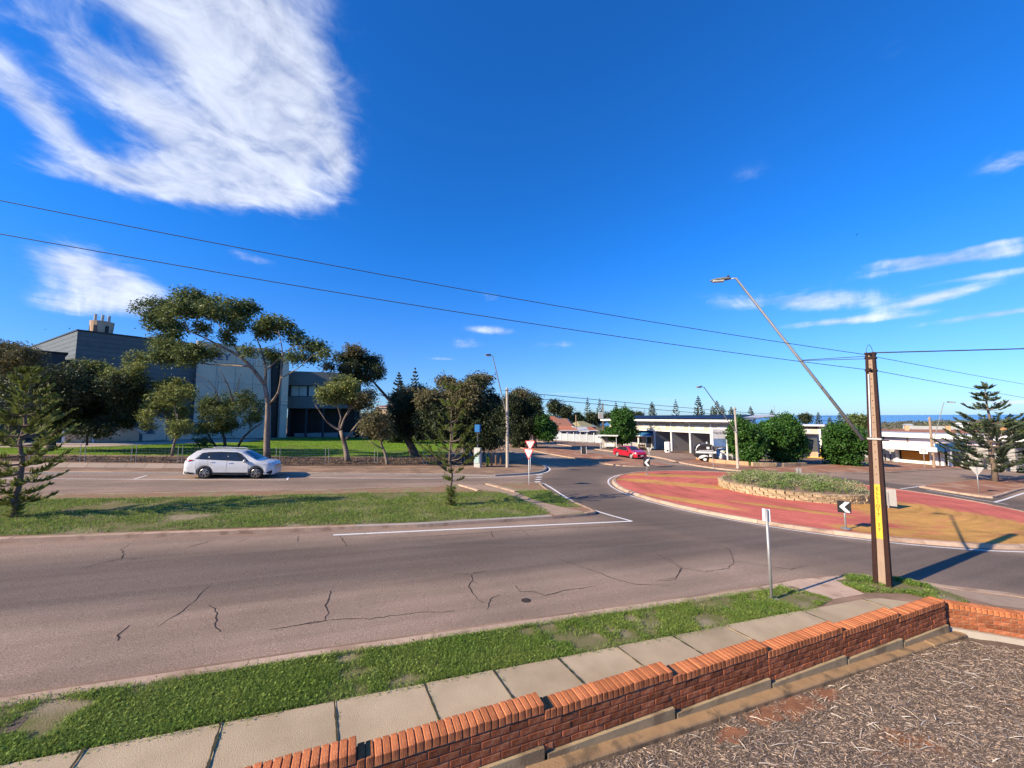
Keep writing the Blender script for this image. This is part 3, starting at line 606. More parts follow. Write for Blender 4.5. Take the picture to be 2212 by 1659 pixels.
# ---- brick wall in level panels that step down the hill
XS = [-2.1, .14, 2.27, 4.28, 6.22, 8.15, 9.9, 11.6]; WT = .225
def wy(x): return 4.53-.018*x         # face towards the yard
wall = thing('brick_wall', 'long low orange brick wall stepping down the hill beside the concrete footpath', 'wall', (0, 4.5, gz(0)))
WA = math.atan2(-.018, 1)
def brick_mesh(name, d, m, ch=.006):
    import bmesh
    bm = bmesh.new(); bmesh.ops.create_cube(bm, size=1)
    for v in bm.verts: v.co = Vector((v.co.x*d[0], v.co.y*d[1], v.co.z*d[2]))+Vector([RNG.uniform(-.0025, .0025) for _ in range(3)])
    bmesh.ops.bevel(bm, geom=list(bm.edges), offset=ch, segments=1, affect='EDGES')
    me = bpy.data.meshes.new(name); bm.to_mesh(me); bm.free(); me.materials.append(m); return me
CAPS = [brick_mesh('cap_brick', (.074, WT+.012, .108), M_brickcap) for _ in range(4)]
BRK = [brick_mesh('brick', (.228, .10, .075), M_brick, .005) for _ in range(4)]
HALF = [brick_mesh('brick', (.11, .10, .075), M_brick, .005) for _ in range(2)]
wl = wall.location
def put(name, me, x, y, z, rz, root): return link(name, me, None, root, (x-root.location.x, y-root.location.y, z-root.location.z), (RNG.uniform(-.012, .012), RNG.uniform(-.012, .012), rz+RNG.uniform(-.012, .012)))
for x0, x1 in zip(XS, XS[1:]):
    T = gz(x1)+.45; n = int(round((x1-x0)/.0855)); p = (x1-x0)/n
    for i in range(n):
        xc = x0+(i+.5)*p; put('cap_brick', rnd.choice(CAPS), xc, wy(xc)+WT/2, T-.054+RNG.uniform(-.004, .004), WA, wall)
    for c in range(4):
        zc = T-.12-.086*c-.043; xc = x0
        while xc < x1-.02:
            e = min(xc+.23, x1)
            if c % 2 and xc == x0: e = x0+.115
            L = e-xc
            if L > .06: put('brick', rnd.choice(HALF if L < .17 else BRK), (xc+e)/2, wy((xc+e)/2)+.05+RNG.uniform(-.003, .003), zc, WA, wall)
            xc = e+.011
    m_ = MB(); m_.prism([(x0, wy(x0)+.012, T-.5), (x1-.004, wy(x1)+.012, T-.5), (x1-.004, wy(x1)+WT-.012, T-.5), (x0, wy(x0)+WT-.012, T-.5)], (0, 0, 0), (0, 0, .485)); m_.build('mortar_core', M_mortar, wall, world=True)
    zt = T-.12-.344-.004; m_ = MB(); sx = x1-.02     # levelling skirt under each panel
    m_.prism([(x0+.02, wy(x0)-.035, gz(x0)-.24), (sx, wy(x1)-.035, gz(x1)-.24), (sx, wy(x1)-.035, zt), (x0+.02, wy(x0)-.035, zt)], (0, 0, 0), (0, .05, 0))
    bevel(m_.build('skirt', M_footing2, wall, world=True), .006)
EX = [-2.1, -.9, .6, 2.0, 3.35, 4.9, 6.4, 7.9, 9.4, 10.6, 11.85]
for a, b in zip(EX, EX[1:]):          # footing strip in lengths
    m_ = MB(); a += .002; b -= .002; j = RNG.uniform(-.01, .01); t0 = .185+j
    m_.prism([(a, wy(a)-t0, gz(a)-.40), (a, wy(a)-.03, gz(a)-.40), (a, wy(a)-.03, gz(a)-.165+j), (a, wy(a)-t0+.015, gz(a)-.17+j), (a, wy(a)-t0, gz(a)-.19+j)], (a, wy(a), gz(a)), (b, wy(b), gz(b)))
    bevel(m_.build('footing', M_footing, wall, world=True), .004, 1)
# return wall at the corner
rw = thing('brick_wall', 'sunlit short brick wall leading away from the stepped wall at the corner', 'wall', (11.62, 4.4, gz(11.62)))
ra = math.atan2(-.70, .72); du = Vector((math.cos(ra), math.sin(ra), 0)); nu = Vector((-du.y, du.x, 0))   # nu points to the street
P0 = Vector((11.66, 4.46, 0)); LW = 3.0; Tw = gz(11.6)+.36
sl_ = -.035
def rp_(s, o, z): q = P0+du*s+nu*o; return (q.x, q.y, z)
k = int(LW/.0855)
for i in range(k):
    s_ = (i+.5)*.0855; q = rp_(s_, .11, Tw+sl_*s_-.054); put('cap_brick', rnd.choice(CAPS), q[0], q[1], q[2], ra, rw)
for c in range(4):
    s_ = 0
    while s_ < LW-.05:
        e = min(s_+(.115 if c % 2 and s_ == 0 else .23), LW); q = rp_((s_+e)/2, .05, Tw+sl_*(s_+e)/2-.12-.086*c-.043); put('brick', rnd.choice(BRK if e-s_ > .17 else HALF), q[0], q[1], q[2], ra, rw); s_ = e+.011
m_ = MB(); m_.prism([rp_(0, .012, Tw-.6), rp_(LW, .012, Tw-.6-.1), rp_(LW, .21, Tw-.6-.1), rp_(0, .21, Tw-.6)], (0, 0, 0), (0, 0, .585)); m_.build('mortar_core', M_mortar, rw, world=True)
m_ = MB(); m_.prism([rp_(-.05, -.05, Tw-.75), rp_(LW, -.05, Tw-.85), rp_(LW, .1, Tw-.85), rp_(-.05, .1, Tw-.75)], (0, 0, 0), (0, 0, .27)); m_.build('footing', M_conc, rw, world=True)
# ---- mulch chips
SOIL = [(*at(1718, 1529, -.26)[:2], .36, .17), (*at(1785, 1500, -.26)[:2], .2, .12), (*at(1654, 1551, -.26)[:2], .30, .13), (*at(1580, 1590, -.26)[:2], .2, .1)]
def soilmask(x, y):
    m_ = np.zeros(np.shape(x))
    for a, b, r1, r2 in SOIL: m_ = np.maximum(m_, np.exp(-.7*(((x-a)/r1)**2+((y-b)/r2)**2)))
    return m_+.5*(vnoise(x, y, 9, 31)-.5)
def chips(name, n, L0, L1, W0, W1, m, poly, lift=.0):
    x, y = scatter(poly, n); k_ = RNG.random(len(x)) > 1.15*soilmask(x, y)-.12; x, y = x[k_], y[k_]; n = len(x); an = RNG.normal(R(-28), .75, n); Ls = RNG.uniform(L0, L1, n); Ws = RNG.uniform(W0, W1, n)
    tl = RNG.normal(0, .22, n); rl = RNG.normal(0, .5, n); hump = .035*vnoise(x, y, 1.7, 9)+.02*vnoise(x, y, 5, 8)
    z = gplane(x, -.262)+hump+RNG.uniform(0, .012, n)+lift
    d = np.c_[np.cos(an)*np.cos(tl), np.sin(an)*np.cos(tl), np.sin(tl)]; s_ = np.c_[-np.sin(an)*np.cos(rl), np.cos(an)*np.cos(rl), np.sin(rl)]
    c = np.c_[x, y, z]; up = np.c_[0*x, 0*x, Ls*.06]
    V = np.stack([c-d*Ls[:, None]/2-s_*Ws[:, None]/2, c-s_*Ws[:, None]/2+up, c+d*Ls[:, None]/2-s_*Ws[:, None]/4, c+d*Ls[:, None]/2+s_*Ws[:, None]/4, c+s_*Ws[:, None]/2+up, c-d*Ls[:, None]/2+s_*Ws[:, None]/2], 1).reshape(-1, 3)
    b = np.arange(n)[:, None]*6; F = np.r_[b+np.array([[0, 1, 4, 5]]), b+np.array([[1, 2, 3, 4]])]
    return tag(link(name, npmesh(name, V, F), m, yard), kind='stuff')
MP = [(.8, 4.3), (11.5, 4.15), (14, 2), (14.5, .5), (6, .6), (2, 2.2)]
xx = np.linspace(.5, 14.6, 142); yy_ = np.linspace(.4, 4.34, 60); GX, GY = np.meshgrid(xx, yy_, indexing='ij')
GZ = gplane(GX, -.265)+.035*vnoise(GX, GY, 1.7, 9)+.02*vnoise(GX, GY, 5, 8)
I, J = np.meshgrid(np.arange(141), np.arange(59), indexing='ij'); I = I.ravel(); J = J.ravel()
link('mulch_surface', npmesh('mulch_surface', np.c_[GX.ravel(), GY.ravel(), GZ.ravel()], np.c_[I*60+J, (I+1)*60+J, (I+1)*60+J+1, I*60+J+1]), M_mulchbed, yard)
SX, SY = np.meshgrid(np.arange(2., 9., .025), np.arange(2.6, 4.36, .025), indexing='ij'); SM = soilmask(SX, SY) > .30; SZ = gplane(SX, -.260)+.035*vnoise(SX, SY, 1.7, 9)+.02*vnoise(SX, SY, 5, 8); ns = SX.shape[1]
ii, jj = np.nonzero(SM[:-1, :-1] & SM[1:, 1:]); link('soil_patch', npmesh('soil_patch', np.c_[SX.ravel(), SY.ravel(), SZ.ravel()], np.c_[ii*ns+jj, (ii+1)*ns+jj, (ii+1)*ns+jj+1, ii*ns+jj+1]), mat('red_soil', (.31, .14, .075), (.21, .105, .065), 6, .95, .6, 40), yard)
chips('mulch_chips', 110000, .012, .07, .003, .011, M_chip, MP)
chips('mulch_twigs', 900, .10, .26, .005, .012, mat('pale_twig', (.58, .50, .40), (.45, .37, .29), 30, .85, island=.4), MP, .012)
# ---- median grass
BG = [(-30, 18.6), (-9, 16.15), (.2, 15.0)]+axy([(900, 1135), (1150, 1123), (1190, 1114), (1180, 1106), (1100, 1072), (1070, 1066), (800, 1070), (400, 1080), (150, 1084)])+[(-30, 24.3)]
sheet('grass_floor', BG, .114, M_grass_soil, parent=medB)
BG2 = axy([(1110, 1066), (1185, 1064), (1225, 1084), (1255, 1100), (1215, 1101), (1150, 1085)])
sheet('grass_floor', BG2, .114, M_grass_soil, parent=medB)
mp_ = axy([(990, 1053), (1040, 1051), (1110, 1066), (1175, 1092), (1262, 1112), (1200, 1119.5), (1130, 1090), (1080, 1068)]); sheet('crossing_path', mp_, .118, mat('median_path', (.40, .29, .205), (.33, .23, .165), 3, .93, .3, 50), parent=medB)
for P_, wd_ in (([(988, 1053), (1020, 1062), (1030, 1066)], .22), ([(1047, 1050.5), (1075, 1058), (1110, 1068)], .34)):
    kerb(resample([at(*p)[:2] for p in P_], .6), 1.1, wd_, .17, M_kerb, medB)
x, y = scatter(BG, 140000, (.55, .34), 13); k_ = x > -17; x, y = x[k_], y[k_]; blades('median_grass', x, y, gplane(x, .114), .075, .018, M_grass, leaf=.4)
x, y = scatter(BG2, 7000, (.8, .3), 14); blades('median_grass', x, y, gplane(x, .114), .075, .018, M_grass, leaf=.4)

# ================================================================== pole, wires, signs
def text_mesh(txt, size, ext=.003, align='CENTER'):
    cu = bpy.data.curves.new('lettering', 'FONT'); cu.body = txt; cu.size = size; cu.extrude = ext; cu.align_x = align; cu.align_y = 'CENTER'
    o = bpy.data.objects.new('tmp', cu); COL.objects.link(o); dg = bpy.context.evaluated_depsgraph_get(); dg.update()
    me = bpy.data.meshes.new_from_object(o.evaluated_get(dg)); bpy.data.objects.remove(o); me.name = 'lettering'; return me
def put_text(txt, size, m, parent, loc, az, ext=.003, tilt=0., sx=1., sz=1.):
    """upright lettering read from the side the azimuth az points to (az = direction of the face normal)"""
    o = link('lettering', text_mesh(txt, size, ext), m, parent, loc, (math.pi/2+tilt, 0, az+math.pi/2)); o.scale = (sx, sz, 1); return o
# ---- near utility pole with street lamp
bx, by, bz = at(1907, 1263, .1)
pole = thing('utility_pole', 'tall steel and concrete power pole with yellow painted band and slanting street lamp arm', 'power pole', (bx, by, bz))
FN = R(196); nrm = Vector((math.cos(FN), math.sin(FN), 0)); lat = Vector((-nrm.y, nrm.x, 0))     # nrm: concrete face; lat: towards the left flange? sign below
H0, H1 = -.3, 5.93
def wid(z): return .172-.078*z/5.93       # half width flange to flange
def taper(hw0, hw1, o0, o1, dep, z0=H0, z1=H1):
    """block between lateral offsets, tapering with the pole"""
    m_ = MB(); vs = []
    for z in (z0, z1):
        for a, b in ((hw0, -dep), (hw1, -dep), (hw1, dep), (hw0, dep)):
            f = a(z); vs.append(lat*f+nrm*b+Vector((0, 0, z)))
    m_.add(vs, [(0, 1, 2, 3), (4, 5, 6, 7), (0, 1, 5, 4), (1, 2, 6, 5), (2, 3, 7, 6), (3, 0, 4, 7)]); return m_
taper(lambda z: -(wid(z)*.44), lambda z: wid(z)*.44, 0, 0, .070).build('concrete_core', M_pole, pole)
for sg in (-1, 1):
    bevel(taper(lambda z: sg*(wid(z)*.42), lambda z: sg*wid(z), 0, 0, .10).build('steel_flange', M_rust, pole), .006)
yb = taper(lambda z: -(wid(z)*.425), lambda z: wid(z)*.425, 0, 0, .0745, 1.14, 2.5); yo = yb.build('painted_band', M_yellow, pole)
zc = 2.38
for i, ch in enumerate('ELLIOTT ST'):
    if ch != ' ':
        f = nrm*.079; put_text(ch, .115, M_black, yo, (f.x, f.y, zc), FN, .001, sx=.85)
    zc -= .108 if i < 6 else .125
for z in (5.9, 5.78, 5.45, 3.66): m_ = MB(); m_.box((0, 0, z), (.22, 2*wid(z)+.03, .045), FN); m_.build('pole_band', M_rust if z > 5 else M_steel, pole)
m_ = MB(); m_.tube([lat*-.065+nrm*.105+Vector((0, 0, 3.7)), lat*-.045+nrm*.105+Vector((0, 0, 5.35))], .016, 8); m_.build('conduit', M_whitem, pole)
for i in range(16): m_ = MB(); m_.box(nrm*.069+Vector((0, 0, 2.75+i*.19)), (.006, .022, .022), FN); m_.build('bolt_hole', M_rust, pole)
# lamp arm
HD = Vector((10.15, 7.95, 7.86))-Vector((bx, by, bz)); ft = Vector((0, 0, 3.62))+lat*.0; hd = Vector((HD.x, HD.y, 0)).normalized(); ft = ft+hd*.25
m_ = MB(); top = HD-hd*.12; m_.tube([ft, ft.lerp(top, .5), top, top+hd*.18+Vector((0, 0, -.01))], [.042, .036, .03, .02], 10); m_.build('lamp_arm', M_steel, pole, smooth=True)
m_ = MB(); m_.bar(ft+Vector((0, 0, .02)), Vector((0, 0, 3.62))-hd*.28, .05, .03); m_.build('arm_bracket', M_rust, pole)
mid = ft.lerp(top, .46); m_ = MB()
for dz in (.02, -.05): m_ = MB(); m_.tube([Vector((0, 0, 5.82+dz)), mid+Vector((0, 0, dz*.2))], .009, 6); m_.build('arm_stay', M_wire, pole)
def lamp_head(parent, p, d, s=1.):
    """cobra lamp: dark body, tapering, pale lens below"""
    p = Vector(p); d = Vector(d).normalized(); sd_ = Vector((-d.y, d.x, 0)); up = Vector((0, 0, 1))
    prof = [(-.02, .03, .03, .0), (.06, .075, .07, .0), (.25, .11, .085, -.01), (.45, .12, .07, -.015), (.6, .085, .045, -.02), (.68, .02, .015, -.03)]
    m_ = MB(); vs = []; n = 10
    for t, w_, h_, dz in prof:
        for k in range(n):
            a = 2*math.pi*k/n; vs.append(p+(d*t+sd_*math.cos(a)*w_+up*(math.sin(a)*h_*(1 if math.sin(a) > 0 else .55)+dz))*s)
    m_.add(vs, [(i*n+k, i*n+(k+1) % n, (i+1)*n+(k+1) % n, (i+1)*n+k) for i in range(len(prof)-1) for k in range(n)]+[tuple(range(n)), tuple((len(prof)-1)*n+k for k in range(n))])
    o = m_.build('lamp_head', mat('lamp_grey', (.20, .195, .18), (.13, .125, .12), 8, .5), parent, smooth=True)
    m_ = MB(); m_.box(p+(d*.40+up*-.06)*s, (.38*s, .17*s, .06*s), math.atan2(d.y, d.x)); b = m_.build('lens', mat('lamp_lens', (.55, .55, .52), (.4, .4, .38), 9, .2), o); bevel(b, .02*s, 2)
    m_ = MB(); m_.box(p+(d*.07+up*.09)*s, (.07*s, .07*s, .05*s), math.atan2(d.y, d.x)); m_.build('photocell', M_black, o)
lamp_head(pole, top+hd*.14, hd, .82)
LEAN = .031; pole.rotation_euler = (LEAN*-_r0[1], LEAN*_r0[0], 0)      # the pole stands a little out of plumb
lx, ly = LEAN*5.8*_r0[0], LEAN*5.8*_r0[1]
# insulators, loop and tails
for z, s_ in ((5.87, -1), (5.47, -1), (5.84, 1), (5.47, 1)):
    c = Vector((.985, .1, 0))*(.16*s_ if s_ < 0 else .2); m_ = MB(); m_.lathe([(.0, -.03), (.035, -.02), (.02, 0), (.035, .02), (0, .03)], 10, (c.x, c.y+(.03*s_), z)); m_.build('insulator', M_black, pole)
m_ = MB(); lp = [Vector((-.16+.16*(1-math.cos(a))*1.0, .02, 5.87+.27*math.sin(a))) for a in np.linspace(0, math.pi, 14)]; m_.tube(lp, .006, 6); m_.build('jumper_loop', M_wire, pole); m_ = MB()
m_.tube([(.2, .03, 5.84), (.22, .03, 5.75), (.19, .03, 5.6), (.2, .03, 5.5), (.24, .03, 5.46)], .007, 6); m_.build('jumper_loop', M_wire, pole)
def wire(label, a, b, sag, r_, group='overhead wires at the power pole'):
    a, b = Vector(a), Vector(b); pts = [a.lerp(b, t)-Vector((0, 0, sag*4*t*(1-t))) for t in np.linspace(0, 1, 40)]
    m_ = MB(); m_.tube([p-a for p in pts], r_, 5); o = m_.build('overhead_wire', M_wire, None, smooth=True); o.location = a; return tag(o, label, 'wire', group)
zt = bz
def thru(a, px, py, k, ext):        # wire from a through the sight line of a pixel, carried on past the frame
    p = Vector(ptd(px, py, k)); return Vector(a)+(p-Vector(a))*ext
a1, a2 = (bx-.2+lx, by+.02+ly, zt+5.87), (bx-.2+lx*.93, by+.02+ly*.93, zt+5.47)
p1, p2 = Vector(ptd(0, 398, 6.6)), Vector(ptd(0, 470, 6.6))
wire('upper black wire crossing the blue sky from the pole top to the left', a1, Vector(a1)+(p1-Vector(a1))*1.5, .32, .008)
wire('lower black wire crossing the blue sky to the left below its twin', a2, Vector(a2)+(p2-Vector(a2))*1.5, .32, .008)
b1, b2, b3 = (bx+.1+lx, by+ly, zt+5.93), (bx+.24+lx, by+.03+ly, zt+5.84), (bx+.26+lx, by+.03+ly, zt+5.46)
wire('thick black cable running right from the top of the power pole', b1, thru(b1, 2212, 752, 10, 4), .02, .016)
wire('upper thin wire leaving the power pole to the right over the sea horizon', b2, thru(b2, 2212, 826, 18, 3), .1, .008)
wire('lower thin wire leaving the power pole to the right over the pine tip', b3, thru(b3, 2212, 855, 18, 3), .1, .008)

# ---- street lamp poles
def street_lamp(px, py, ph, foot, headpx, depthoff, label, m_pole, r0=.14):
    b = Vector(at(px, py, .1)); t = thing('street_lamp', label, 'street lamp', b, 0, 'street lamps at the junction')
    m_ = MB(); m_.tube([(0, 0, -.3), (0, 0, ph)], [r0, r0*.72], 10); m_.build('pole', m_pole, t, smooth=False)
    dep = float((b-Vector((0, 0, CAM_H))) @ Vector(_f)); hp = Vector(ptd(*headpx, dep+depthoff))-b; fo = Vector((0, 0, foot)); d = Vector((hp.x, hp.y, 0)).normalized()
    m_ = MB(); m_.tube([fo, hp-d*.3, hp], [.05, .035, .03], 8); m_.build('lamp_arm', M_steel, t)
    m_ = MB(); m_.tube([Vector((0, 0, ph-.25)), fo.lerp(hp-d*.3, .45)], .012, 6); m_.build('arm_stay', M_wire, t)
    m_ = MB(); m_.box((0, 0, foot), (r0*2.1, r0*2.1, .08)); m_.build('pole_band', M_steel, t); m_ = MB(); m_.box((0, 0, ph-.2), (r0*1.8, r0*1.8, .08)); m_.build('pole_band', M_steel, t)
    lamp_head(t, hp, d, 1.15); return t
street_lamp(1096, 1010, 6.75, 4.2, (1060, 768), -1.5, 'pale concrete lamp pole beside the dark gum trees', M_conc)
street_lamp(1594, 1012, 6.1, 3.62, (1516, 836), -1.5, 'grey lamp pole beside the round green shrubs at the forecourt', M_conc)
street_lamp(2018, 1010, 6.3, 2.6, (2046, 869), -1., 'brown lamp pole in front of the white shop awning', M_pole, .16)

# ---- signs
def post_mb(h, r_=.03): m_ = MB(); m_.tube([(0, 0, -.2), (0, 0, h)], r_, 10); return m_
t = thing('sign_post', 'galvanised post with small blank sign back on the near grass verge', 'sign', at(1667, 1296, .1)); az = R(18)
post_mb(1.98, .032).build('post', M_steel, t, smooth=True); m_ = MB(); m_.box((.04, .035, 1.84), (.02, .16, .28), az); bevel(m_.build('sign_plate', M_whitem, t), .006); m_ = MB(); m_.lathe([(.16, .005), (.15, .02), (.05, .03)], 12); m_.build('collar', M_conc, t)
def tri_sign(px, py, h, side, az, label, face, r_=.03, inner=True, lean=0.):
    """give-way triangle, point down; az: direction the face looks"""
    t = thing('give_way_sign', label, 'road sign', at(px, py, .11)); t.rotation_euler = (0, lean, 0)
    post_mb(h+.05 if face else h, r_).build('post', M_whitem if face else M_steel, t, smooth=True)
    n_ = Vector((math.cos(az), math.sin(az), 0)); l_ = Vector((-n_.y, n_.x, 0)); hh = side*.866
    def tri(sc, off):
        c = h-hh/3; vs = [l_*(side/2*sc)+Vector((0, 0, c+hh/3*sc)), -l_*(side/2*sc)+Vector((0, 0, c+hh/3*sc)), Vector((0, 0, c-hh*2/3*sc))]
        cut = []
        for i in range(3):      # rounded corners
            a, b, e = vs[i], vs[(i+1) % 3], vs[(i-1) % 3]; cut += [a.lerp(e, .07), a.lerp(b, .07)]
        m_ = MB(); m_.prism([v+n_*off for v in cut], (0, 0, 0), n_*.004); return m_
    tri(1, r_+.004).build('sign_plate', M_red if face else M_steel, t)
    if face:
        tri(.74, r_+.0085).build('sign_face', M_white, t); rr_ = side*.14; cz = h-hh*.30
        for a0 in (0, 120, 240):      # three chasing arrows of the roundabout symbol
            pts = [n_*(r_+.016)+l_*(rr_*math.cos(R(a)))+Vector((0, 0, cz+rr_*math.sin(R(a)))) for a in range(a0+8, a0+100, 10)]
            m_ = MB(); m_.tube(pts, [side*.012]+[side*.02]*(len(pts)-3)+[side*.035, .002], 5); m_.build('arrow_symbol', M_black, t)
    return t
tri_sign(1143, 1047, 2.2, .82, R(212), 'red and white give way sign in front on the median nose', True)
tri_sign(1146, 1015, 2.36, .95, R(225), 'red and white give way sign behind its nearer twin at the kerb corner', True)
tri_sign(2115, 1065, 1.78, .72, R(10), 'grey back of a give way sign on the right hand median by the pine', False)
m_ = MB()
tri_sign(1403, 1005, 1.75, .62, R(30), 'grey back of a give way sign beside the red car', False)
def chevron(px, py, h, wd, ht, az, label, d=-1):
    t = thing('chevron_sign', label, 'road sign', at(px, py, .14)); n_ = Vector((math.cos(az), math.sin(az), 0)); l_ = Vector((-n_.y, n_.x, 0))
    post_mb(h, .035).build('post', M_steel, t, smooth=True); m_ = MB(); m_.lathe([(.17, .0), (.17, .015), (.05, .03)], 10); m_.build('base_plate', M_steel, t)
    m_ = MB(); m_.box(n_*.045+Vector((0, 0, h-ht/2)), (.012, wd, ht), az); bevel(m_.build('sign_plate', M_black, t), .004); c = n_*.054+Vector((0, 0, h-ht/2)); m_ = MB()
    q = lambda a, b: c+l_*(-a*wd/2*d)*-1+Vector((0, 0, b*ht/2))
    pl_ = [q(-.72, 0), q(.15, .88), q(.85, .88), q(-.02, 0), q(.85, -.88), q(.15, -.88)]; m_.prism(pl_, (0, 0, 0), n_*.003); m_.build('chevron', M_white, t); return t
chevron(1827, 1142, 1.08, .42, .46, R(210), 'black sign with white chevron in front of the stone planter', 1)
chevron(1398, 1025, 1.25, .5, .62, R(228), 'white chevron sign at the far left edge of the red apron', 1)
t = thing('chevron_sign', 'small pale sign back behind the planter shrubs', 'road sign', at(1725, 1030, .14)); post_mb(.75, .035).build('post', M_steel, t); m_ = MB(); m_.box((.05, 0, .5), (.012, .4, .45), R(40)); m_.build('sign_plate', M_steel, t)
t = thing('chevron_sign', 'grey sign back half hidden behind the power pole', 'road sign', at(1920, 1100, .14)); post_mb(.85, .035).build('post', M_steel, t); m_ = MB(); m_.box((.03, -.03, .60), (.012, .55, .85), R(20)); m_.build('sign_plate', M_steel, t)

# ---- planter in the roundabout: split stone blocks in three courses
PC = (25.3, 16.0); PR = 3.75
pl = thing('stone_planter', 'low round planter of tan split stone blocks in the roundabout', 'planter', (PC[0], PC[1], gz(PC[0])+.2))
M_block = mat('split_stone', (.47, .36, .22), (.36, .26, .155), 9, .9, .8, 25, objrand=.2, c3=(.28, .20, .125), sc3=5, th=(.5, .7))
BL = []
for _ in range(4):
    import bmesh
    bm = bmesh.new(); bmesh.ops.create_cube(bm, size=1); bmesh.ops.subdivide_edges(bm, edges=bm.edges, cuts=2, use_grid_fill=True)
    for v in bm.verts:
        v.co = Vector((v.co.x*.36, v.co.y*.26, v.co.z*.165))+Vector((RNG.normal()*.010, RNG.normal()*.014, RNG.normal()*.006))
    me = bpy.data.meshes.new('stone_block'); bm.to_mesh(me); bm.free(); me.materials.append(M_block); BL.append(me)
nb = int(2*math.pi*PR/.385)
for c in range(3):
    for i in range(nb):
        a = 2*math.pi*(i+.5*(c % 2))/nb; x, y = PC[0]+PR*math.cos(a), PC[1]+PR*math.sin(a)
        o = link('stone_block', rnd.choice(BL), None, pl, (x-PC[0]+RNG.normal()*.01, y-PC[1]+RNG.normal()*.01, gz(x)-gz(PC[0])+.04+c*.168), (0, 0, a+math.pi/2+RNG.normal()*.05))
m_ = MB(); m_.lathe([(PR-.1, -.1), (PR-.1, .40), (2.4, .55), (.0, .62)], 40, (0, 0, 0)); so = m_.build('soil', M_dirt, pl)
for v in so.data.vertices: v.co.z += gz(v.co.x)
def leafquads(c, size, aspect, droop, rng=RNG, jit=.4, upn=0.):
    """n leaf-shaped quads at points c; droop 0 random .. 1 hanging"""
    n = len(c); d = rng.normal(size=(n, 3)); d /= np.linalg.norm(d, axis=1)[:, None]; d[:, 2] = d[:, 2]*(1-droop)-droop*rng.uniform(.5, 1.2, n); d /= np.linalg.norm(d, axis=1)[:, None]
    q = rng.normal(size=(n, 3)); q[:, 2] += upn; s_ = np.cross(d, q); s_ /= np.linalg.norm(s_, axis=1)[:, None]+1e-9
    L = (size*rng.uniform(1-jit, 1+jit, n))[:, None]; W = L*aspect
    V = np.stack([c, c+d*L*.45+s_*W/2, c+d*L, c+d*L*.45-s_*W/2], 1).reshape(-1, 3)
    return V, np.arange(n*4).reshape(-1, 4)
# planter shrubs: many low bushes that read as one mass
pc = []
for i in range(95):
    a, r_ = rnd.uniform(0, 6.283), 3.45*math.sqrt(rnd.random()); s_ = rnd.uniform(.3, .6); k = 300; hmax = .75+.6*vnoise([a*2], [r_], 1.1)[0]
    d = RNG.normal(size=(k, 3)); d /= np.linalg.norm(d, axis=1)[:, None]; d *= RNG.uniform(.5, 1, k)[:, None]**.5*s_; d[:, 2] = np.abs(d[:, 2])*hmax*1.0
    x, y = r_*math.cos(a), r_*math.sin(a); pc.append(d+np.array([x, y, .45+gz(x)+.12*(1-r_/3.6)]))
V, F = leafquads(np.concatenate(pc), .085, .45, .0, upn=.5); sh = link('planter_shrubs', npmesh('planter_shrubs', V, F), M_shrub); sh.location = pl.location; tag(sh, kind='stuff')

# ================================================================== trees
def tufts(c, rad, ntuft, per, spread, flat=.75):
    """leaf points: tufts spread through an ellipsoid, fuller towards its upper shell"""
    d = RNG.normal(size=(ntuft, 3)); d /= np.linalg.norm(d, axis=1)[:, None]
    lob = RNG.normal(size=(6, 3)); lob /= np.linalg.norm(lob, axis=1)[:, None]; lf = .72+.62*np.clip((d @ lob.T).max(1), 0, 1)**3      # uneven lobes
    d *= (lf*RNG.uniform(.15, 1, ntuft)**.45)[:, None]; t = np.array(c)+d*np.array(rad)
    p = np.repeat(t, per, 0)+RNG.normal(size=(ntuft*per, 3))*spread*np.array([1, 1, flat]); return p
def twig(m_, a, b, r0, r1, bend=.12, n=4):
    a, b = Vector(a), Vector(b); L = (b-a).length; o = Vector((RNG.normal(), RNG.normal(), RNG.normal()*.6))*L*bend
    pts = [a.lerp(b, t)+o*math.sin(math.pi*t) for t in np.linspace(0, 1, n)]; m_.tube(pts, list(np.linspace(r0, r1, n)), 5, cap=False)
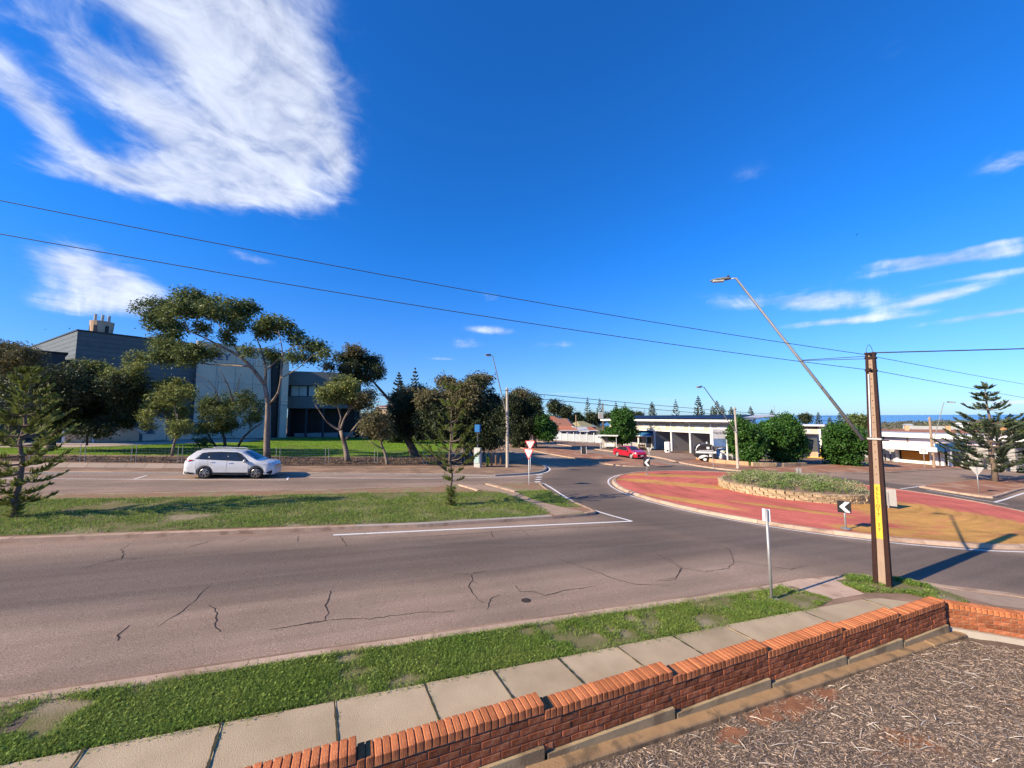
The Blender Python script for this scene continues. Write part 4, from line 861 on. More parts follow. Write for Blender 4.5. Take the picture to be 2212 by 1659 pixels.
def tree(name, label, base_px, limbs, clumps, leafm, bark, leaf=.17, aspect=.36, droop=.55, dens=1., tuft=.32, dspread=1.6, group='gum trees around the lawn', depth=None, dz=.1, cat='tree', thick=1., grow=1.1):
    """limbs: lists of (px, py, radius, depth offset) ; clumps: (px, py, rx, ry[, material index])"""
    if depth is None: b = Vector(at(*base_px, dz)); dep = float((b-Vector((0, 0, CAM_H))) @ Vector(_f))
    else:
        dep = depth; q = ptd(*base_px, dep); b = Vector((q[0], q[1], float(terr(q[0], q[1]))+dz))
    t = thing(name, label, cat, b, 0, group); k = dep/FPX; tm = MB(); bm_ = MB(); ends = []
    for li, L in enumerate(limbs):
        pts = []
        for i, q in enumerate(L):
            p = Vector(ptd(q[0], q[1], dep+(q[3] if len(q) > 3 else 0)))-b
            if li == 0 and i == 0: p = Vector((0, 0, -.2))
            pts.append(p)
        rad = [q[2]*thick for q in L]
        # smooth the limb
        sp, sr = [], []
        for i in range(len(pts)-1):
            for s_ in (0, .5): sp.append(pts[i].lerp(pts[i+1], s_)); sr.append(rad[i]*(1-s_)+rad[i+1]*s_)
        sp.append(pts[-1]); sr.append(rad[-1])
        for i in range(1, len(sp)-1): sp[i] = sp[i]*.5+(sp[i-1]+sp[i+1])*.25
        (tm if li == 0 else bm_).tube(sp, sr, 8 if li == 0 else 6); ends += [(p, r_) for p, r_ in zip(sp, sr) if r_ < .16*thick]
    P = {}
    for c in clumps:
        rx, ry = c[2]*k, c[3]*k; off = RNG.uniform(-1, 1)*dspread; ctr = Vector(ptd(c[0], c[1], dep+off))-b
        rx, ry = rx*grow, ry*grow; mi = c[4] if len(c) > 4 else 0; vol = rx*ry*max(rx, ry); nt = max(8, int(44*dens*(vol**.68)))
        P.setdefault(mi, []).append(tufts(ctr, (rx, (rx+ry)/2, ry), nt, 32, tuft*.72, 1.0))
        if ends:
            e = min(ends, key=lambda z: (z[0]-ctr).length); twig(bm_, e[0], ctr, max(.02, e[1]*.55), .012)
            for _ in range(3): q = Vector((RNG.normal()*rx*.55, RNG.normal()*rx*.5, RNG.normal()*ry*.55)); twig(bm_, ctr.lerp(e[0], .25), ctr+q, .018, .006)
    tm.build('trunk', bark, t, smooth=True)
    if bm_.v: bm_.build('branches', bark, t, smooth=True, fix=False)
    lm = leafm if isinstance(leafm, (list, tuple)) else [leafm]
    for mi, L in P.items():
        V, F = leafquads(np.concatenate(L), leaf, aspect, droop); link('crown', npmesh('crown', V, F), lm[mi], t)
    return t
c1 = lambda a, b: (a*.3306, 603.5+b*.3306)
c2 = lambda a, b: (274.3+a*.2315, 603.5+b*.2315)
c3 = lambda a, b: (603.5+a*.281, 713.2+b*.281)
c6 = lambda a, b: (680.3+a*.1389, 740.6+b*.1389)
c7 = lambda a, b: (1124.6+a*.124, 850.3+b*.124)
def L_(f, pts): return [(*f(p[0], p[1]), *p[2:]) for p in pts]
def C_(f, k, cl): return [(*f(q[0], q[1]), q[2]*k, q[3]*k, *q[4:]) for q in cl]
# the big leaning gum
tree('gum_tree', 'tall spreading gum tree with bare leaning trunk behind the white car', (578, 990),
     [L_(c2, [(1300, 1630, .36), (1300, 1450, .27), (1322, 1150, .22), (1285, 985, .20)]), L_(c2, [(1285, 985, .19), (1190, 850, .17), (1060, 710, .15, -.3), (900, 640, .11, -.8), (740, 550, .08, -1), (560, 470, .05, -1.4)]),
      L_(c2, [(1060, 710, .10), (990, 600, .08, .5), (900, 480, .05, 1), (780, 330, .03, 1)]), L_(c2, [(1150, 815, .09), (980, 800, .08, .8), (780, 800, .06, 1.3), (560, 760, .03, 1.5)]), L_(c2, [(1290, 980, .13), (1300, 800, .10, .4), (1250, 640, .07, .6), (1180, 480, .04, 1), (1150, 330, .02, 1)]),
      L_(c2, [(1335, 1160, .14), (1420, 1060, .11, -.4), (1440, 900, .09, -.8), (1460, 680, .06, -1), (1420, 500, .04, -1.2)]), L_(c2, [(1440, 920, .06, -.8), (1620, 820, .04, -1.2), (1740, 700, .02, -1.5)]), L_(c2, [(1310, 840, .06, .3), (1480, 680, .04, .3)]), L_(c2, [(1455, 700, .045, -1), (1580, 600, .03, -1), (1680, 640, .02, -1)]),
      L_(c2, [(850, 620, .06, -.8), (640, 600, .04, 0), (450, 600, .02, .5)])],
     C_(c2, .2315, [(300, 270, 130, 85), (270, 390, 95, 70), (610, 160, 135, 65), (560, 265, 120, 70), (830, 185, 50, 35), (760, 290, 105, 60), (980, 235, 80, 45), (950, 330, 105, 60), (1150, 255, 85, 48), (470, 440, 90, 55), (700, 450, 65, 45), (920, 540, 62, 55), (1020, 425, 75, 45), (1060, 330, 70, 40),
                    (1290, 420, 95, 65), (1440, 420, 115, 55), (1580, 525, 90, 38), (1740, 620, 115, 45), (1830, 690, 55, 35), (1290, 505, 80, 45), (400, 620, 85, 55), (360, 715, 100, 55), (600, 665, 100, 70), (740, 680, 85, 55), (520, 740, 90, 50), (310, 560, 60, 60),
                    (1130, 660, 55, 38), (1360, 715, 75, 55), (1560, 720, 60, 50), (1690, 720, 60, 45), (380, 330, 70, 60), (430, 520, 70, 40)]),
     M_leaf_e, M_bark, leaf=.25, dens=1.35, tuft=.3, dspread=2.4, grow=1.12, thick=.85)
tree('gum_tree', 'dense dark tree with low spreading crown at the left of the lawn', (115, 972),
     [L_(c1, [(330, 1105, .34), (320, 1040, .28), (400, 970, .2), (520, 930, .12)]), L_(c1, [(325, 1040, .2), (300, 900, .14, .5), (280, 740, .08, 1)]), L_(c1, [(400, 970, .16), (500, 850, .12, -.5), (600, 680, .06, -.5)]), L_(c1, [(480, 940, .1), (700, 900, .07), (830, 800, .04)]), L_(c1, [(568, 1085, .09, 1), (570, 980, .08, 1), (590, 850, .05, .5)])],
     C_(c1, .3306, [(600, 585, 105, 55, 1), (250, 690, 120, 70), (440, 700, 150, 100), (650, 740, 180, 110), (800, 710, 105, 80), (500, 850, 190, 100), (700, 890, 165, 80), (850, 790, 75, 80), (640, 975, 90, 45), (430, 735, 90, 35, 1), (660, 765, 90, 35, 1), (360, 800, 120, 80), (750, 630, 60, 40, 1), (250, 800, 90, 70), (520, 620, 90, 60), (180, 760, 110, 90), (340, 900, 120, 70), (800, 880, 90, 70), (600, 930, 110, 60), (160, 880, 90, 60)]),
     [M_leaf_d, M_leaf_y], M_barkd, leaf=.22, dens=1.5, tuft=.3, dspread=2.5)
tree('gum_tree', 'greyish far tree crown at the left edge above the dark roof', (20, 960), [[(20, 960, .3), (20, 860, .22), (40, 800, .12)]],
     C_(c1, .3306, [(40, 460, 90, 55), (150, 490, 75, 45), (60, 560, 110, 60), (160, 590, 90, 60), (30, 660, 110, 80)]), M_leaf_r, M_barkd, leaf=.22, dens=1.3, dspread=2)
tree('gum_tree', 'small olive gum tree with hanging foliage left of the white car', (371, 985),
     [L_(c2, [(420, 1650, .13), (440, 1520, .10), (480, 1420, .08), (470, 1250, .05)]), L_(c2, [(470, 1420, .06), (330, 1250, .04, .5), (150, 900, .03, 1)]), L_(c2, [(480, 1400, .05), (430, 1100, .03, -.5)])],
     C_(c2, .2315, [(110, 750, 95, 60), (100, 830, 75, 55), (110, 930, 70, 55), (220, 1080, 65, 80), (430, 980, 140, 70), (420, 1090, 145, 85), (310, 1180, 105, 65), (480, 1270, 110, 85), (500, 1370, 90, 55), (190, 1250, 65, 55), (190, 1360, 45, 45), (560, 1040, 60, 60), (440, 1440, 50, 30)]),
     [M_leaf_y], M_bark, leaf=.22, dens=1.15, tuft=.24, dspread=1.5)
tree('gum_tree', 'bushy multi stemmed gum with bare upper twigs behind the car roof', (487, 974),
     [L_(c2, [(920, 1600, .16), (915, 1480, .12), (860, 1350, .08), (840, 1200, .05)]), L_(c2, [(850, 1580, .10), (760, 1470, .08, .4), (700, 1300, .04, .5)]), L_(c2, [(1020, 1590, .12), (1090, 1460, .10, -.3), (1180, 1390, .07, -.3), (1260, 1340, .04, -.4)]), L_(c2, [(1150, 1400, .06, -.3), (1140, 1250, .04, -.3), (1120, 1120, .03)]),
      L_(c2, [(870, 1200, .06), (840, 1030, .045), (760, 940, .03), (640, 880, .015)]), L_(c2, [(990, 1200, .08, .5), (985, 1120, .07, .5), (940, 970, .05, .5), (860, 830, .02, .5)]), L_(c2, [(985, 1120, .05, .5), (1040, 990, .035, .5), (1062, 880, .015, .5)]), L_(c2, [(940, 980, .03, .5), (880, 920, .02, .4), (760, 850, .01, .3)]), L_(c2, [(840, 1030, .03), (860, 930, .015), (840, 850, .008)]), L_(c2, [(780, 1030, .025), (700, 960, .015), (620, 930, .008)])],
     C_(c2, .2315, [(850, 1160, 150, 75), (900, 1260, 145, 75), (740, 1180, 55, 75), (820, 1370, 145, 55), (1110, 1100, 72, 60), (1090, 1180, 85, 55), (1210, 1190, 65, 55), (1190, 1290, 75, 55), (690, 1510, 65, 38), (700, 1380, 60, 60), (960, 1370, 80, 50)]),
     [M_leaf_e], M_barkd, leaf=.21, dens=1.1, tuft=.24, dspread=1.4)
tree('gum_tree', 'white limbed gum tree with russet olive crown in the middle of the lawn', (752, 997),
     [[(752, 1000, .24), (746, 962, .18), (736, 930, .15)], L_(c6, [(400, 1360, .12), (330, 1330, .10), (180, 1230, .07, -.4), (100, 1100, .05, -.6), (0, 960, .02, -.8)]), L_(c6, [(400, 1350, .10), (440, 1200, .08), (540, 1020, .05, .3), (560, 860, .03, .3)]), L_(c6, [(395, 1340, .08), (370, 1260, .07), (420, 1170, .06), (350, 1000, .04), (340, 860, .03)]), L_(c6, [(480, 1500, .11), (560, 1390, .09, .5), (680, 1240, .07, 1), (780, 1110, .05, 1.2), (880, 980, .03, 1.4)]), L_(c6, [(440, 1200, .05), (640, 920, .03, .5)])],
     C_(c6, .1389, [(190, 830, 140, 70), (250, 760, 160, 80), (400, 690, 160, 85), (520, 640, 140, 80), (350, 860, 210, 70), (560, 790, 125, 85), (800, 850, 150, 75, 1), (860, 780, 95, 55, 1), (760, 950, 160, 70, 1), (430, 560, 110, 50), (640, 900, 110, 60, 1)]),
     [M_leaf_y, M_leaf_r], M_bark, leaf=.22, dens=1.35, tuft=.24, dspread=1.6)
tree('gum_tree', 'young gum with thin forked trunk between lawn and bare mulch strip', (838, 1004),
     [L_(c3, [(835, 1035, .13), (815, 950, .10), (775, 850, .07), (750, 760, .05)]), L_(c3, [(800, 915, .06), (750, 890, .05, -.3), (690, 850, .03, -.5)])],
     C_(c3, .281, [(740, 700, 85, 50), (740, 765, 80, 45), (690, 740, 55, 55), (800, 790, 60, 35), (730, 650, 60, 40)]), [M_leaf_r], M_bark, leaf=.22, dens=1.3, dspread=1.2)
tree('gum_tree', 'leaning gum with round dark crown rising above the rest', (905, 986),
     [L_(c6, [(1560, 1800, .32), (1480, 1560, .28), (1350, 1200, .22), (1230, 970, .17), (1080, 800, .14), (920, 620, .10), (850, 530, .06)]), L_(c6, [(1080, 830, .05), (990, 780, .02)]), L_(c6, [(900, 600, .07), (700, 450, .05), (560, 380, .03)]), L_(c6, [(870, 560, .05), (860, 380, .03)])],
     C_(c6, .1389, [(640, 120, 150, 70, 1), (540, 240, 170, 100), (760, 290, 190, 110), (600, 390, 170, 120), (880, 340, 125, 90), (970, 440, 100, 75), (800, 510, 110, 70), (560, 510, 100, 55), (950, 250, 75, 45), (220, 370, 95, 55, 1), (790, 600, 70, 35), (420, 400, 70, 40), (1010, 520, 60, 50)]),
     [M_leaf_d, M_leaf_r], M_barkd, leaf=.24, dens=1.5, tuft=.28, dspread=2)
tree('gum_tree', 'dense dark gum mass left of the young pine', (890, 984),
     [L_(c3, [(1040, 965, .22), (1000, 890, .2), (950, 800, .16), (930, 700, .1)]), L_(c3, [(960, 820, .1), (1080, 700, .07), (1150, 600, .04)])],
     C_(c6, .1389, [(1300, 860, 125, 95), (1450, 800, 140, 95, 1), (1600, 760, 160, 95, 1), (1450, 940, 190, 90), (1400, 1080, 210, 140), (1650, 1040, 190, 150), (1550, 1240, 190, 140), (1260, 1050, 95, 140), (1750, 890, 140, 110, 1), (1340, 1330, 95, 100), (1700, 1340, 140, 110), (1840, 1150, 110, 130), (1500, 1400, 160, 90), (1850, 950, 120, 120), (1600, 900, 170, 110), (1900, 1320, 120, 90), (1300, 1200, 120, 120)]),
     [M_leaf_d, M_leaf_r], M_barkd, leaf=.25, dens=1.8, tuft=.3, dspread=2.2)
tree('gum_tree', 'dark gum group behind the young pine and blue sign', (1012, 997),
     [L_(c3, [(1440, 960, .26), (1420, 850, .22), (1380, 720, .15), (1300, 500, .08)]), L_(c3, [(1430, 850, .14), (1530, 700, .1), (1550, 450, .06)]), L_(c3, [(1490, 960, .12, -1), (1440, 880, .1, -1)])],
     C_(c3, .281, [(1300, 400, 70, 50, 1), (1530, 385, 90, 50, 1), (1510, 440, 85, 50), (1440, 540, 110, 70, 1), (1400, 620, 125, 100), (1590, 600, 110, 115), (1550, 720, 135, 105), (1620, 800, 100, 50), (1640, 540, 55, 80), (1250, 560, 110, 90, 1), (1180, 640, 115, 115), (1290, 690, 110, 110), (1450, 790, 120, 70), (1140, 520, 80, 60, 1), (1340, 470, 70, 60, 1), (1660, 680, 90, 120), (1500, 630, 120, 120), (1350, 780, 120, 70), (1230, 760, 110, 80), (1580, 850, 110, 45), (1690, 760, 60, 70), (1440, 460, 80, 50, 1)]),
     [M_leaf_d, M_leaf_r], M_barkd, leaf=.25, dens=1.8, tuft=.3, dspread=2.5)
tree('gum_tree', 'drooping dark gum right of the concrete lamp pole', (1122, 966), [L_(c3, [(1850, 905, .3), (1850, 780, .25), (1860, 600, .12)])],
     C_(c3, .281, [(1840, 510, 75, 55, 1), (1900, 590, 105, 80), (1800, 640, 85, 90), (1880, 710, 125, 85), (1850, 800, 65, 50), (1950, 560, 48, 60), (1970, 650, 45, 60), (1790, 560, 60, 60), (1840, 860, 60, 40)]), [M_leaf_d, M_leaf_r], M_barkd, leaf=.32, dens=1.5, tuft=.4, dspread=2)
tree('street_tree', 'bright green round street tree with pale trunk on the far median', (1157, 968), [L_(c7, [(265, 955, .3), (255, 860, .26), (240, 770, .2)]), L_(c7, [(250, 800, .16), (330, 700, .1), (450, 600, .06)]), L_(c7, [(245, 780, .14), (220, 680, .08)])],
     C_(c7, .124, [(450, 590, 130, 110), (360, 520, 95, 90), (330, 650, 110, 85), (520, 680, 95, 75), (440, 740, 100, 45), (300, 560, 80, 80), (380, 430, 70, 60)]), [M_leaf_g], M_bark, leaf=.34, aspect=.6, droop=.2, dens=1.4, tuft=.4, dspread=1.5, group='round trees by the forecourt')
def bush(lab, bpx, cx, cy, rx, ry, dsp=.8, m=M_leaf_g):
    cl = []
    for i in range(16):
        a = rnd.uniform(0, 6.283); q = math.sqrt(rnd.random())*.72; cl.append((cx+math.cos(a)*q*rx, cy+math.sin(a)*q*ry, rx*.42, ry*.42))
    return tree('round_tree', lab, bpx, [[(bpx[0], bpx[1], .16), (bpx[0], cy+ry*.5, .12), (cx, cy, .06)]], cl, m, M_barkd, leaf=.27, aspect=.6, droop=.15, dens=1.7, tuft=.26, dspread=dsp*2.2, group='round trees by the forecourt', grow=.98)
bush('broad green tree beside the bus shelter', (1345, 970), 1336, 926, 36, 40)
bush('leafy round tree beside the tall forecourt sign', (1612, 1001), 1613, 953, 41, 49)
bush('deep green round tree in the middle of the three by the road', (1690, 1000), 1694, 952, 56, 49)
bush('round green tree nearest the power pole', (1826, 1004), 1827, 960, 52, 44)
# ---- araucaria pines
def pine(label, base, H, whorls, r0, shoot=.26, m=M_pine, per=26, swd=.05, basal=0, group='young araucaria pines along the road', name='araucaria_pine', up=.55, tmin=.22):
    t = thing(name, label, 'tree', base, RNG.uniform(0, 6.28), group); tm = MB(); n = 8
    tm.tube([(RNG.normal()*.01*H*(i > 0), RNG.normal()*.01*H*(i > 0), H*i/n-(.2 if i == 0 else 0)) for i in range(n)]+[(0, 0, H)], [r0*(1-.9*i/n) for i in range(n)]+[r0*.08], 8); tm.build('trunk', M_barkp, t, smooth=True)
    bm_ = MB(); pts = []; dirs = []; Ls = []
    for z, L, nb_, rise in whorls:
        a0 = RNG.uniform(0, 6.28)
        for j in range(nb_):
            a = a0+2*math.pi*j/nb_+RNG.normal()*.1; l = L*RNG.uniform(.8, 1.12); rs = rise+RNG.normal()*.06; zz_ = z+RNG.normal()*.03
            f = lambda t_: np.array([math.cos(a)*l*t_, math.sin(a)*l*t_, zz_+l*(rs*t_-.10*math.sin(math.pi*t_)+.22*t_*t_)])
            bm_.tube([f(q) for q in (0, .35, .7, 1)], [.022*min(1, L)+.006, .016*min(1, L)+.005, .01, .005], 5, cap=False)
            k = int(per*(.5+l/1.6)); tt = RNG.uniform(tmin, 1, k)**.8; rad = np.array([math.cos(a), math.sin(a), 0]); lt_ = np.array([-math.sin(a), math.cos(a), 0])
            for q in tt:
                s_ = 1 if RNG.random() < .5 else -1; d = rad*RNG.uniform(.25, .9)+lt_*s_*RNG.uniform(.3, 1.0)+np.array([0, 0, RNG.uniform(.1, 1.)*up*1.6]); d /= np.linalg.norm(d)
                pts.append(f(q)); dirs.append(d); Ls.append(shoot*RNG.uniform(.6, 1.2)*(1.15-.45*q))
    for _ in range(basal):
        z = RNG.uniform(.02, .95)*H*.17; a = RNG.uniform(0, 6.28); pts.append(np.array([0, 0, z])); dirs.append(np.array([math.cos(a), math.sin(a), RNG.uniform(-.1, .35)])); Ls.append(RNG.uniform(.16, .36))
    for _ in range(30):
        a = RNG.uniform(0, 6.28); pts.append(np.array([0, 0, H*RNG.uniform(.93, 1)])); dirs.append(np.array([math.cos(a)*.6, math.sin(a)*.6, .7])); Ls.append(shoot*.8)
    bm_.build('branches', M_barkp, t, smooth=True, fix=False)
    P_, D, LL = np.array(pts), np.array(dirs), np.array(Ls)[:, None]; V = []
    for rot in (0, 1):
        s_ = np.cross(D, np.array([0, 0, 1.]) if rot == 0 else np.array([1., .3, 0])); s_ /= np.linalg.norm(s_, axis=1)[:, None]+1e-9; W = swd*np.ones((len(P_), 1))
        curl = np.c_[0*LL, 0*LL, LL*.18]; V.append(np.stack([P_, P_+D*LL*.4+s_*W*.5, P_+D*LL+curl, P_+D*LL*.4-s_*W*.5], 1))
    V = np.concatenate(V).reshape(-1, 3); link('crown', npmesh('crown', V, np.arange(len(V)).reshape(-1, 4)), m, t); return t
pine('young sparse pine with tiered branches on the grass median', at(974, 1092, .11), 5.2, [(5.02, .4, 5, .6), (4.28, .55, 5, .55), (3.64, .68, 5, .6), (3.2, .5, 4, .5), (2.77, 1.05, 5, .5), (2.38, 1.2, 5, .42), (1.95, 1.65, 5, .32), (1.72, 1.5, 5, .2), (1.46, .5, 3, .1), (1.15, .55, 3, .1)], .075, .25, per=36, swd=.05, basal=170, tmin=.35)
pine('dense young pine at the left edge of the grass median', at(30, 1117, .11), 5.0, [(4.85-i*.36, .26+i*.15, 5, .5-.03*i) for i in range(7)]+[(2.35-i*.3, 1.4-.10*i, 5, .22-.05*i) for i in range(7)], .10, .27, per=50, swd=.042, basal=160)
pine('tall tiered pine with wide skirt on the right hand median', at(2150, 1040, .11), 8.8, [(8.3, .45, 5, .2), (7.6, .8, 5, .2), (7.2, .7, 5, .2), (6.4, 1.35, 6, .22), (5.2, 1.9, 6, .25), (4.9, 2.1, 6, .1)]+[(4.2-i*.36, 2.7+.2*i-.02*i*i, 7, .16-.035*i) for i in range(9)], .22, .5, per=30, swd=.10, up=.3, tmin=.35, m=mat('pine_needle_blue', (.105, .135, .075), (.07, .10, .055), 1.5, .6, island=.4, trans=.2))

# ================================================================== buildings
M_clad = mat('blue_grey_cladding', (.145, .158, .155), (.12, .132, .13), 1.2, .55, .1, 20, objrand=.06)
M_cladD = mat('dark_cladding', (.055, .06, .065), (.04, .045, .05), 1.5, .6)
M_panel = mat('concrete_panel', (.70, .59, .455), (.62, .52, .405), .8, .9, .3, 12, c3=(.56, .475, .38), sc3=.35, th=(.5, .7), objrand=.05)
M_beige = mat('beige_render', (.62, .45, .30), (.54, .385, .255), 1.5, .9, .2, 20, c3=(.45, .31, .205), sc3=.8)
M_off = mat('offwhite_wall', (.50, .475, .395), (.44, .42, .35), 1.5, .8, .1, 20)
M_greyw = mat('grey_block_wall', (.38, .37, .355), (.32, .31, .30), 1.2, .9, .2, 15, c3=(.28, .22, .18), sc3=.5, th=(.6, .75))
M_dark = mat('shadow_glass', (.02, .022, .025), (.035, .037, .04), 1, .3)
M_roofr = mat('terracotta_roof', (.42, .16, .09), (.33, .12, .07), 3, .85, .5, 10, objrand=.15)
M_roofb = mat('brown_roof', (.26, .125, .09), (.20, .095, .07), 3, .85, .5, 10)
M_roofg = mat('olive_roof', (.28, .26, .15), (.23, .21, .12), 3, .85)
M_tin = mat('tin_roof', (.45, .45, .44), (.36, .36, .36), 2, .5, stretch=(6, .4, 1))
M_solar = mat('solar_cell', (.010, .012, .02), (.016, .018, .028), 2, .45, spec=.12)
M_blue = mat('blue_awning', (.035, .16, .33), (.03, .13, .28), 2, .7)
M_orange = mat('orange_panel', (.62, .27, .05), (.55, .23, .045), 2, .7)
M_pink = mat('pale_clerestory', (.62, .52, .55), (.56, .47, .50), 1, .6)
def vplane(P, az):
    P = Vector((P[0], P[1], 0)); d = Vector((math.cos(az), math.sin(az), 0)); n_ = Vector((-d.y, d.x, 0))
    def f(px, py, off=0.):
        q = ray(px, py); r_ = Vector(q); k = (P-n_*-off).dot(n_)/r_.dot(n_); return Vector((0, 0, CAM_H))+r_*k
    return f, d, n_
def plate(f, n_, pts, th, off=0.):
    """polygon traced on a vertical plane, given real thickness th behind it"""
    m_ = MB(); P = [f(a, b, off) for a, b in pts]; m_.prism(P, (0, 0, 0), n_*th); return m_
def wbox(m_, o, d, n_, s0, s1, t0, t1, z0, z1):
    q = [o+d*s+n_*t for s, t in ((s0, t0), (s1, t0), (s1, t1), (s0, t1))]; m_.prism([(p.x, p.y, z0) for p in q], (0, 0, 0), (0, 0, z1-z0))
# ---- civic hall on the lawn
O = Vector((-31.3, 63.1, 0)); f, d, n_ = vplane(O, R(31))       # d along the front, n_ to the back
hall = thing('civic_hall', 'large blue grey clad hall with tall concrete panel wall behind the lawn trees', 'building', (O.x, O.y, .6))
ZT = 14.6; m_ = MB(); dl = Vector((math.cos(R(128)), math.sin(R(128)), 0)); q_ = [O+d*.04+n_*.04, O+d*23+n_*.04, O+d*23+n_*20, O+dl*25+d*.06]; m_.prism([(v.x, v.y, -.5) for v in q_], (0, 0, 0), (0, 0, ZT+.45)); m_.build('wall_core', M_cladD, hall, world=True)
nr = 24
for i in range(nr):
    z0 = .6+(ZT-.6)*i/nr+.015; z1 = .6+(ZT-.6)*(i+1)/nr-.015
    for a in ((0, 13.2, -.02, .06), ): m_ = MB(); wbox(m_, O, d, n_, a[0], a[1], a[2], a[3], z0, z1); m_.build('cladding_board', M_clad, hall, world=True)
    m_ = MB(); m_.bar(O+Vector((0, 0, (z0+z1)/2)), O+dl*25+Vector((0, 0, (z0+z1)/2)), .08, z1-z0); m_.build('cladding_board', M_clad, hall, world=True)
m_ = MB(); m_.prism([(v.x, v.y, ZT) for v in (O-d*.12-n_*.12, O+d*23.1-n_*.12, O+d*23.1+n_*20.1, O+dl*25.1-d*.1)], (0, 0, 0), (0, 0, .16)); m_.build('roof_capping', M_cladD, hall, world=True)
pw = [(428, 735), (585, 754.5), (585, 949), (428, 951)]
P_ = [f(a, b, -.9) for a, b in pw]; m_ = MB(); m_.prism([Vector((p.x, p.y, z)) for p, z in zip(P_, (ZT+.5, ZT+.5, .3, .3))], (0, 0, 0), n_*.9); m_.build('panel_core', M_greyw, hall, world=True)
for i in range(4):
    for j in range(5):
        a, b = P_[0].lerp(P_[1], i/4+.004), P_[0].lerp(P_[1], (i+1)/4-.004); z0 = .3+(ZT+.2)*j/5+.03; z1 = .3+(ZT+.2)*(j+1)/5-.03
        m_ = MB(); m_.prism([(a.x, a.y, z0), (b.x, b.y, z0), (b.x, b.y, z1), (a.x, a.y, z1)], (0, 0, 0), -n_*.05); m_.build('concrete_panel', M_panel, hall, world=True)
ba, bb = f(603, 947, -.9), f(618, 947, -.9); m_ = MB(); m_.prism([(ba.x, ba.y, .3), (bb.x, bb.y, .3), (bb.x, bb.y, ZT+.2), (ba.x, ba.y, ZT+.2)], (0, 0, 0), n_*1.2); bevel(m_.build('pillar', M_panel, hall, world=True), .05)
m_ = MB(); g = f(594, 947, -.05); m_.prism([Vector((g.x, g.y, .3))+d*s for s in (-.9, .9)]+[Vector((g.x, g.y, ZT))+d*s for s in (.9, -.9)], (0, 0, 0), n_*.1); m_.build('tall_window', M_dark, hall, world=True)
faz = R(31-90); tp = f(478, 771, -1.0); put_text('LEY', 1.5, mat('sign_blue', (.05, .09, .22), (.06, .1, .25), 2, .5), hall, tp-Vector(hall.location), faz, .04)
tp = f(557, 783, -1.0); put_text('SPITA', 1.35, M_white, hall, tp-Vector(hall.location), faz, .04)
# rooftop tower
tw = O+d*2.3+n_*3.2; m_ = MB(); m_.lathe([(1.02, 0), (1.16, 2.0), (1.08, 2.02), (1.08, 1.9), (0, 1.9)], 20, (tw.x, tw.y, ZT)); to = m_.build('roof_tower', M_beige, hall, world=True)
for a in (R(200), R(262), R(320)):
    q = tw+Vector((math.cos(a), math.sin(a), 0))*1.05; m_ = MB(); m_.box((q.x, q.y, ZT+.85), (.16, .34, 1.1), a); m_.build('slot', M_dark, to, loc=(0, 0, 0)); to.children[-1].location = -Vector(hall.location)
for i, s_ in enumerate((-.65, 0, .6)):
    q = tw+d*s_; m_ = MB(); m_.tube([(q.x, q.y, ZT+1.8), (q.x, q.y, ZT+2.95)], .15, 10); m_.build('flue', M_off, to, loc=-Vector(hall.location))
# dark stair block on the left
m_ = MB(); wbox(m_, O, d, n_, -12, -1.0, -2.5, 6, .3, 11.3); bl = m_.build('stair_block', M_cladD, hall, world=True)
m_ = MB(); wbox(m_, O, d, n_, -12.2, -.8, -2.7, 6.2, 11.3, 11.5); m_.build('roof_capping', M_dark, hall, world=True)
# ramp walls in front
f2, d2, n2 = vplane(O+n_*-7.5, R(31)); 
for nm, pts, m0, th in (('ramp_wall', [(200, 955), (300, 953), (300, 934), (268, 917), (238, 926), (200, 936)], M_beige, .3), ('ramp_wall', [(138, 957), (198, 956), (198, 931), (165, 922), (138, 930)], M_beige, .3), ('ramp_coping', [(262, 913), (268, 911), (318, 935), (310, 939)], M_off, 1.6),
                        ('ramp_pillar', [(134, 958), (140, 958), (140, 912), (134, 912)], M_white, .6), ('front_wall', [(308, 952), (358, 950), (358, 937), (308, 938)], M_panel, .4), ('stub_pillar', [(336, 950), (359, 949), (359, 905), (336, 898)], M_panel, 1.2), ('front_wall', [(360, 950), (425, 948), (425, 937), (360, 938)], M_panel, .4), ('ramp_pillar', [(199, 956), (203, 956), (203, 928), (199, 928)], M_white, .5)):
    plate(f2, n2, pts, th, -.06 if 'pillar' in nm or 'coping' in nm else 0).build(nm, m0, hall, world=True)
